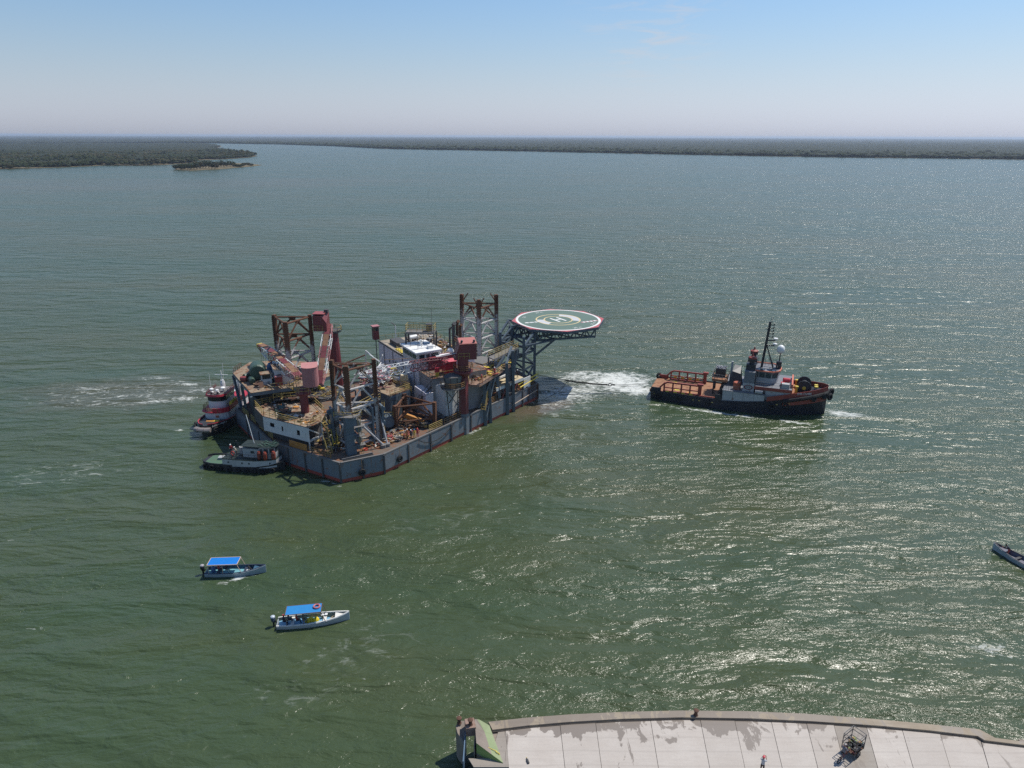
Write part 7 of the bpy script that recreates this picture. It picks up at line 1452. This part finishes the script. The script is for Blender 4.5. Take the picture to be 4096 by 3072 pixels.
# ================================================================== QUAY
QZ = 2.4
def concrete(name, c1, c2, wet=0.5):
    m, nt, b = nodes(name)
    p = posn(nt); f = noise(nt, p, 0.5, 6, 0.65); f2 = noise(nt, p, 6.0, 5, 0.7)
    oi = N(nt, 'ShaderNodeObjectInfo'); c = mixc(nt, ramp(nt, f, 0.3, 0.7), c1, c2); c = mixc(nt, math_(nt, 'MULTIPLY', oi.outputs['Random'], 0.45), c, tuple(v * 0.80 for v in c1))
    br_ = noise(nt, posn(nt, (0.5, 5.0, 1)), 1.0, 4, 0.6); c = mixc(nt, math_(nt, 'MULTIPLY', ramp(nt, br_, 0.45, 0.7), 0.25), c, tuple(v * 0.75 for v in c1))
    c = mixc(nt, math_(nt, 'MULTIPLY', ramp(nt, f2, 0.45, 0.75), 0.25), c, tuple(v * 0.7 for v in c1))
    # damp patches spreading from the kerb and creeping along the joints
    wv = noise(nt, posn(nt, (0.45, 0.30, 1), 0.05, (2.2, 0.7, 0)), 1.0, 6, 0.62, 0.4)
    sep = N(nt, 'ShaderNodeSeparateXYZ'); nt.links.new(p, sep.inputs[0])
    edge = N(nt, 'ShaderNodeMapRange'); edge.clamp = True; edge.inputs['From Min'].default_value = 46.4; edge.inputs['From Max'].default_value = 50.6; nt.links.new(sep.outputs['Y'], edge.inputs['Value'])
    w_ = ramp(nt, math_(nt, 'ADD', wv, math_(nt, 'MULTIPLY', edge.outputs[0], 0.20)), 0.655, 0.675)
    run = noise(nt, posn(nt, (1.1, 0.16, 1), 0.06, (5.2, 0.3, 0)), 1.0, 6, 0.65, 0.5)
    w_ = math_(nt, 'MAXIMUM', w_, ramp(nt, math_(nt, 'ADD', run, math_(nt, 'MULTIPLY', edge.outputs[0], 0.05)), 0.635, 0.655))
    tyre_ = N(nt, 'ShaderNodeTexWave'); tyre_.wave_type = 'RINGS'; tyre_.inputs['Scale'].default_value = 0.22; tyre_.inputs['Distortion'].default_value = 1.2; nt.links.new(posn(nt, (1, 1, 1), 0, (-14, -38, 0)), tyre_.inputs['Vector'])
    c = mixc(nt, math_(nt, 'MULTIPLY', ramp(nt, tyre_.outputs['Fac'], 0.93, 1.0), 0.16), c, tuple(v * 0.5 for v in c1))
    c = mixc(nt, math_(nt, 'MULTIPLY', w_, wet), c, (0.165, 0.135, 0.11))
    nt.links.new(c, b.inputs['Base Color'])
    rr_ = N(nt, 'ShaderNodeMapRange'); nt.links.new(w_, rr_.inputs['Value']); rr_.inputs['To Min'].default_value = 0.85; rr_.inputs['To Max'].default_value = 0.45; nt.links.new(rr_.outputs[0], b.inputs['Roughness'])
    bp = N(nt, 'ShaderNodeBump'); bp.inputs['Strength'].default_value = 0.3; bp.inputs['Distance'].default_value = 0.02; nt.links.new(f2, bp.inputs['Height']); nt.links.new(bp.outputs[0], b.inputs['Normal'])
    return m
M_CON = concrete('pale_concrete', (0.45, 0.40, 0.35), (0.51, 0.465, 0.415), 0.85); M_CON2 = concrete('pale_concrete_brown', (0.28, 0.24, 0.20), (0.35, 0.32, 0.28), 0.85); M_KERB = concrete('kerb_concrete', (0.28, 0.225, 0.16), (0.38, 0.325, 0.25), 0.6); M_KERB_SHADE = plain('kerb_shade_dark', (0.10, 0.085, 0.07), 0.9); M_OLDC = concrete('old_concrete', (0.22, 0.18, 0.15), (0.34, 0.29, 0.24), 0.3)
inner = [(-1.6, 49.0), (1.5, 49.5), (5.5, 49.95), (10, 50.3), (15.5, 50.5), (21.5, 50.4), (27, 50.1), (32.4, 49.65), (37, 49.1), (40.8, 48.5), (41.1, 48.05), (44.5, 47.5), (52, 46.2)]
outer = [(-2.0, 49.9), (1.5, 50.4), (5.5, 50.8), (10, 51.1), (15.5, 51.3), (21.5, 51.25), (27, 50.95), (32.4, 50.4), (37, 49.85), (41.4, 49.25), (42.2, 48.3), (44.6, 47.9), (52, 46.6)]
quay = thing('quay', 'pale concrete quay with curved raised kerb and damp stains in the foreground', 'quay', (20, 45, 0))
body = [(p[0], p[1]) for p in outer] + [(52, 30), (1.2, 30), (1.2, 45.5), (-2.0, 46.5)]
g = G(); g.prism(body, -2.0, QZ - 0.12); g.build('quay_wall', M_OLDC, quay, world=True)
def xin(x): 
    for a, b in zip(inner[:-1], inner[1:]):
        if a[0] <= x <= b[0]: return a[1] + (b[1] - a[1]) * (x - a[0]) / (b[0] - a[0])
    return inner[-1][1]
JT = [(1880, 2930), (2022, 2916), (2240, 2897), (2382, 2888), (2602, 2880), (2800, 2876), (2937, 2877), (3083, 2881), (3222, 2885), (3330, 2890), (3460, 2898), (3602, 2910), (3753, 2925), (3910, 2945), (4080, 2970), (4200, 2990)]
jx = [X(a, b, QZ).x for a, b in JT]
for k in range(len(jx) - 1):
    x0, x1 = jx[k] + 0.02, jx[k + 1] - 0.02
    sl0, sl1 = 0.02 - 0.010 * (x0 - 5), 0.02 - 0.010 * (x1 - 5)
    nx_ = 5; top_ = [(x0 + (x1 - x0) * j / nx_, xin(x0 + (x1 - x0) * j / nx_) - 0.03) for j in range(nx_ + 1)]
    yb_ = 45.3 if x1 < 1.3 else 36.0
    P = [(x0 + sl0 * (50 - yb_), yb_)] + [(x1 + sl1 * (50 - yb_), yb_)] + list(reversed(top_))
    g = G(); g.prism(P, QZ - 0.12, QZ + 0.012 * ((k * 7) % 3)); g.build('slab', M_CON2 if k in (0, 9) else M_CON, quay, world=True)
for k in range(len(inner) - 1):
    a, b, c_, d_ = inner[k], inner[k + 1], outer[k + 1], outer[k]
    g = G(); g.prism([a, b, c_, d_], QZ - 0.3, QZ + 0.24 + 0.006 * (k % 2)); g.build('kerb_block', M_KERB, quay, world=True)
    member(quay, 'kerb_shade_strip', (a[0], a[1] - 0.04, QZ + 0.03), (b[0], b[1] - 0.04, QZ + 0.03), 0.09, M_KERB_SHADE)  # dark strip painting the kerb's shadow along its near foot
# steps at the end of the quay
for k in range(6): g = G(); g.box((43.2 + 0.75 * k, 48.9 - 0.09 * k, 0.3 + 0.3 * k), (0.5, 1.6, 0.25), -0.17); g.build('landing_step', M_OLDC, quay, world=True)
# sloped end block, painted green, with old bollard pier
en = thing('quay_end_block', 'sloped concrete end block with green painted flank and rusty steel box, beside the quay', 'block', (-3.4, 48, 0))
def B(px, py, z): return X(1780 + px / 3.16, 2800 + py / 3.16, z)
lime = concrete('lime_green_paint', (0.22, 0.33, 0.09), (0.30, 0.40, 0.14), 0.0)
P = [B(375, 240, 3.9), B(430, 245, 3.8), B(560, 320, 2.9), B(735, 795, 2.45), B(397, 545, 3.6)]
A5, B5, C5, D5, E5 = P; b5, c5, d5 = B5.lerp(A5, 0.5), C5.lerp(E5, 0.38), D5.lerp(E5, 0.42)
worn_green = concrete('worn_green_paint', (0.24, 0.30, 0.15), (0.33, 0.36, 0.22), 0.0)
dn = lambda p, z: Vector((p.x, p.y, z))
g = G(); T_ = [A5, b5, c5, d5, E5, B5, C5, D5]; g.add(T_, [(0, 1, 2, 4), (2, 3, 4)], 0); g.add(T_, [(5, 6, 2, 1), (6, 7, 3, 2)], 1)
g.add([E5, D5, dn(D5, D5.z - 0.7), dn(E5, E5.z - 1.1)], [(0, 1, 2, 3)], 2)
lo_ = [dn(E5, E5.z - 1.1), dn(D5, D5.z - 0.7), dn(D5, -1.5), dn(E5, -1.5)]; g.add(lo_, [(0, 1, 2, 3)], 0)
for p_, q_ in ((A5, B5), (B5, C5), (C5, D5), (E5, A5)): g.add([p_, q_, dn(q_, -1.5), dn(p_, -1.5)], [(0, 1, 2, 3)], 0)
g.build('sloped_block', [M_OLDC, worn_green, lime], en, world=True, recalc=False)
P2 = [B(135, 330, 3.3), B(175, 262, 3.3), B(255, 262, 3.3), B(262, 560, 2.4), B(235, 590, 2.2), B(160, 420, 3.0)]
g = G(); n_ = len(P2); g.add([tuple(p) for p in P2] + [(p.x, p.y, -1.5) for p in P2], [tuple(range(n_))] + [(i, (i + 1) % n_, n_ + (i + 1) % n_, n_ + i) for i in range(n_)]); g.build('old_pier', M_OLDC, en, world=True)
g = G(); c4 = [B(247, 240, 3.9), B(365, 222, 3.9), B(392, 345, 3.9), B(270, 362, 3.9)]; g.prism([(p.x, p.y) for p in c4], 3.0, 3.9); g.build('steel_box', paint('rusty_box', (0.27, 0.18, 0.14), 0.5, 0.8), en, world=True)
wl_ = [B(255, 365, 3.2), B(392, 350, 3.2), B(392, 520, 3.2), B(262, 560, 3.2)]
g = G(); g.frame((wl_[1].x - 0.05, (wl_[1].y + wl_[2].y) / 2, 1.0), (0.05, 0, 0), (0, abs(wl_[1].y - wl_[2].y) / 2 + 0.6, 0), (0, 0, 2.0)); g.build('dark_side_wall', M_OLDC, en, world=True)
g = G(); g.frame((wl_[0].x + 0.02, (wl_[0].y + wl_[3].y) / 2 - 0.6, 1.0), (0.04, 0, 0), (0, 1.7, 0), (0, 0, 1.9)); g.build('blue_side_wall', paint('faded_blue_wall', (0.10, 0.17, 0.25), 0.1), en, world=True)
def bollard(p, label):
    t = thing('bollard', label, 'bollard', p); g = G(); g.lathe([(0.22, 0), (0.16, 0.1), (0.14, 0.4)], 12); g.build('post', M_RUST, t); g = G(); g.lathe([(0.15, 0.4), (0.24, 0.5), (0.24, 0.56), (0.1, 0.62)], 12); g.build('cap', M_RUST, t); return t
bollard(B(180, 290, 3.3), 'rusty mushroom bollard on the old pier next to the green block'); bollard(B(320, 340, 3.9) - Vector((0, -0.25, 0)), 'small rusty bollard on top of the rusty steel box'); bollard(X(2783, 2860, QZ + 0.25), 'dark mooring bollard on the curved kerb of the quay')
t = thing('mooring_ring', 'small dark fitting lying in the joint of the kerb near the steps', 'fitting', X(3742, 2924, QZ + 0.02)); g = G(); g.torus((0, 0, 0.06), 0.14, 0.05, 10, 5, (0.2, 0.3, 1)); g.build('ring', M_DARK, t); g = G(); g.box((0.1, 0.1, 0.04), (0.2, 0.12, 0.08)); g.build('plate', M_DARK, t)
t = thing('yellow_rope', 'short yellow rope lying on the green edge of the sloped block', 'rope', B(600, 620, 2.9)); g = G(); g.path([B(545, 600, 3.05) , B(600, 625, 2.95), B(640, 640, 2.85), B(690, 690, 2.65)], 0.03, 5); g.build('strand', M_LEMON, t, world=True); g = G(); g.path([B(640, 650, 2.85), B(660, 662, 2.8), B(694, 680, 2.66)], 0.03, 5); g.build('strand', M_LEMON, t, world=True)
bt = B(1045, 780, QZ); t = thing('bottle', 'small dark bottle lying in the joint by the end block', 'bottle', bt); g = G(); g.lathe([(0.09, -0.25), (0.1, 0.1), (0.04, 0.22), (0.04, 0.3)], 8, (0, 0, 0.1), axis='y', rz=0.3); g.build('body', M_DARK, t); g = G(); g.lathe([(0.045, 0.3), (0.045, 0.34)], 8, (0, 0, 0.1), axis='y', rz=0.3); g.build('cap', M_LEMON, t)
pp = X(3046, 3092, QZ); person(pp, 2.6, 'person in red cap and pale grey shirt standing on the quay holding a phone', (0.42, 0.43, 0.45), (0.06, 0.04, 0.035), 'stand', ('phone', 'phone'), (0.5, 0.03, 0.06), 'cap', 1.72)
# cargo tricycle
cx_, cy_ = X(3365, 3045, QZ).x, X(3365, 3045, QZ).y
hdT = math.radians(35); tri = thing('cargo_tricycle', 'three wheeled cargo tricycle with tall open cage frame loaded with gear on the quay', 'tricycle', (cx_, cy_, QZ), hdT)
def wheel(x, y, r_, name='wheel'):
    o = G().torus((x, y, r_), r_ - 0.03, 0.032, 20, 6, (0, 1, 0)).build(name, M_BLACK, tri, smooth=True)
    g = G(); 
    for k in range(8): a_ = math.pi * k / 8 * 2; g.tube((x, y, r_), (x + (r_ - 0.04) * math.cos(a_), y, r_ + (r_ - 0.04) * math.sin(a_)), 0.008, 3)
    g.lathe([(0.05, -0.06), (0.05, 0.06)], 8, (x, y, r_), axis='y'); g.build('spokes', M_GRAT, o)
wheel(-0.35, 0, 0.34, 'rear_wheel'); wheel(1.45, -0.6, 0.33, 'side_wheel'); wheel(1.45, 0.6, 0.33, 'side_wheel')
g = G()
for a_, b_ in (((-0.35, 0, 0.34), (0.1, 0, 0.85)), ((-0.35, 0, 0.34), (0.25, 0, 0.3)), ((0.25, 0, 0.3), (0.1, 0, 0.9)), ((0.25, 0, 0.3), (0.9, 0, 0.7)), ((0.1, 0, 0.8), (0.9, 0, 0.75)), ((0.9, -0.6, 0.75), (0.9, 0.6, 0.75))): g.tube(a_, b_, 0.025, 6)
g.build('cycle_frame', M_RED, tri); g = G(); g.box((0.08, 0, 0.93), (0.26, 0.16, 0.07)); g.build('saddle', M_BLACK, tri)
g = G(); g.box((1.55, 0, 0.55), (1.4, 1.15, 0.06)); g.build('load_bed', M_RUST, tri)
for x in (0.85, 2.25):
    for y in (-0.58, 0.58): member(tri, 'cage_post', (x, y, 0.5), (x, y, 2.05), 0.05, M_DARK, world=False)
for z in (1.1, 1.7, 2.05):
    for a_, b_ in (((0.85, -0.58), (2.25, -0.58)), ((2.25, -0.58), (2.25, 0.58)), ((2.25, 0.58), (0.85, 0.58)), ((0.85, 0.58), (0.85, -0.58))): member(tri, 'cage_rail', (a_[0], a_[1], z), (b_[0], b_[1], z), 0.045, M_GRAT if z > 2 else M_DARK, world=False)
g = G(); rg = random.Random(77)
for k in range(30): p = Vector((rg.uniform(0.95, 2.1), rg.uniform(-0.5, 0.5), 0.62)); g.box(p + Vector((0, 0, rg.uniform(0, 0.4))), (rg.uniform(0.1, 0.4), rg.uniform(0.1, 0.3), rg.uniform(0.08, 0.25)), rg.random() * 3, rg.randrange(4))
g.build('loaded_gear', [M_DARK, M_BLACK, M_OCH, paint('bag_green', (0.15, 0.22, 0.05), 0.0)], tri, recalc=False, kind='stuff')
g = G(); g.lathe([(0.1, 0.5), (0.16, 0.6), (0.12, 0.95)], 8, (2.32, -0.3, 0)); g.build('plastic_bag', plain('bag_teal', (0.02, 0.35, 0.33), 0.4), tri); g = G(); g.tube((0.55, -0.35, 1.05), (0.55, 0.35, 1.05), 0.02, 5); g.tube((0.55, 0, 1.05), (0.9, 0, 0.75), 0.02, 5); g.build('handlebar', M_DARK, tri)
person(LOC(tri, (0.08, 0, 0.5)), hdT + math.pi / 2, 'rider in grey shirt and cap sitting on the cargo tricycle', (0.13, 0.14, 0.17), (0.10, 0.05, 0.04), 'sit', ('fwd', 'fwd'), (0.22, 0.2, 0.2), 'cap')

# ================================================================== HAZE
hz = G(); hz.box((0, 25800, 37.5), (90000, 54000, 79), 0)
hz.v = [(x, y, -3.0 if z < 0 else 62.0) for x, y, z in hz.v]
hm = bpy.data.materials.new('haze'); hm.use_nodes = True; ht = hm.node_tree; ht.nodes.clear()
ho = ht.nodes.new('ShaderNodeOutputMaterial'); pv = ht.nodes.new('ShaderNodeVolumePrincipled')
pv.inputs['Color'].default_value = (0.72, 0.84, 1.0, 1); pv.inputs['Density'].default_value = 0.00006; pv.inputs['Anisotropy'].default_value = 0.25
ht.links.new(pv.outputs[0], ho.inputs['Volume'])
tag(hz.build('haze', hm), kind='stuff')
SC.cycles.volume_bounces = 0
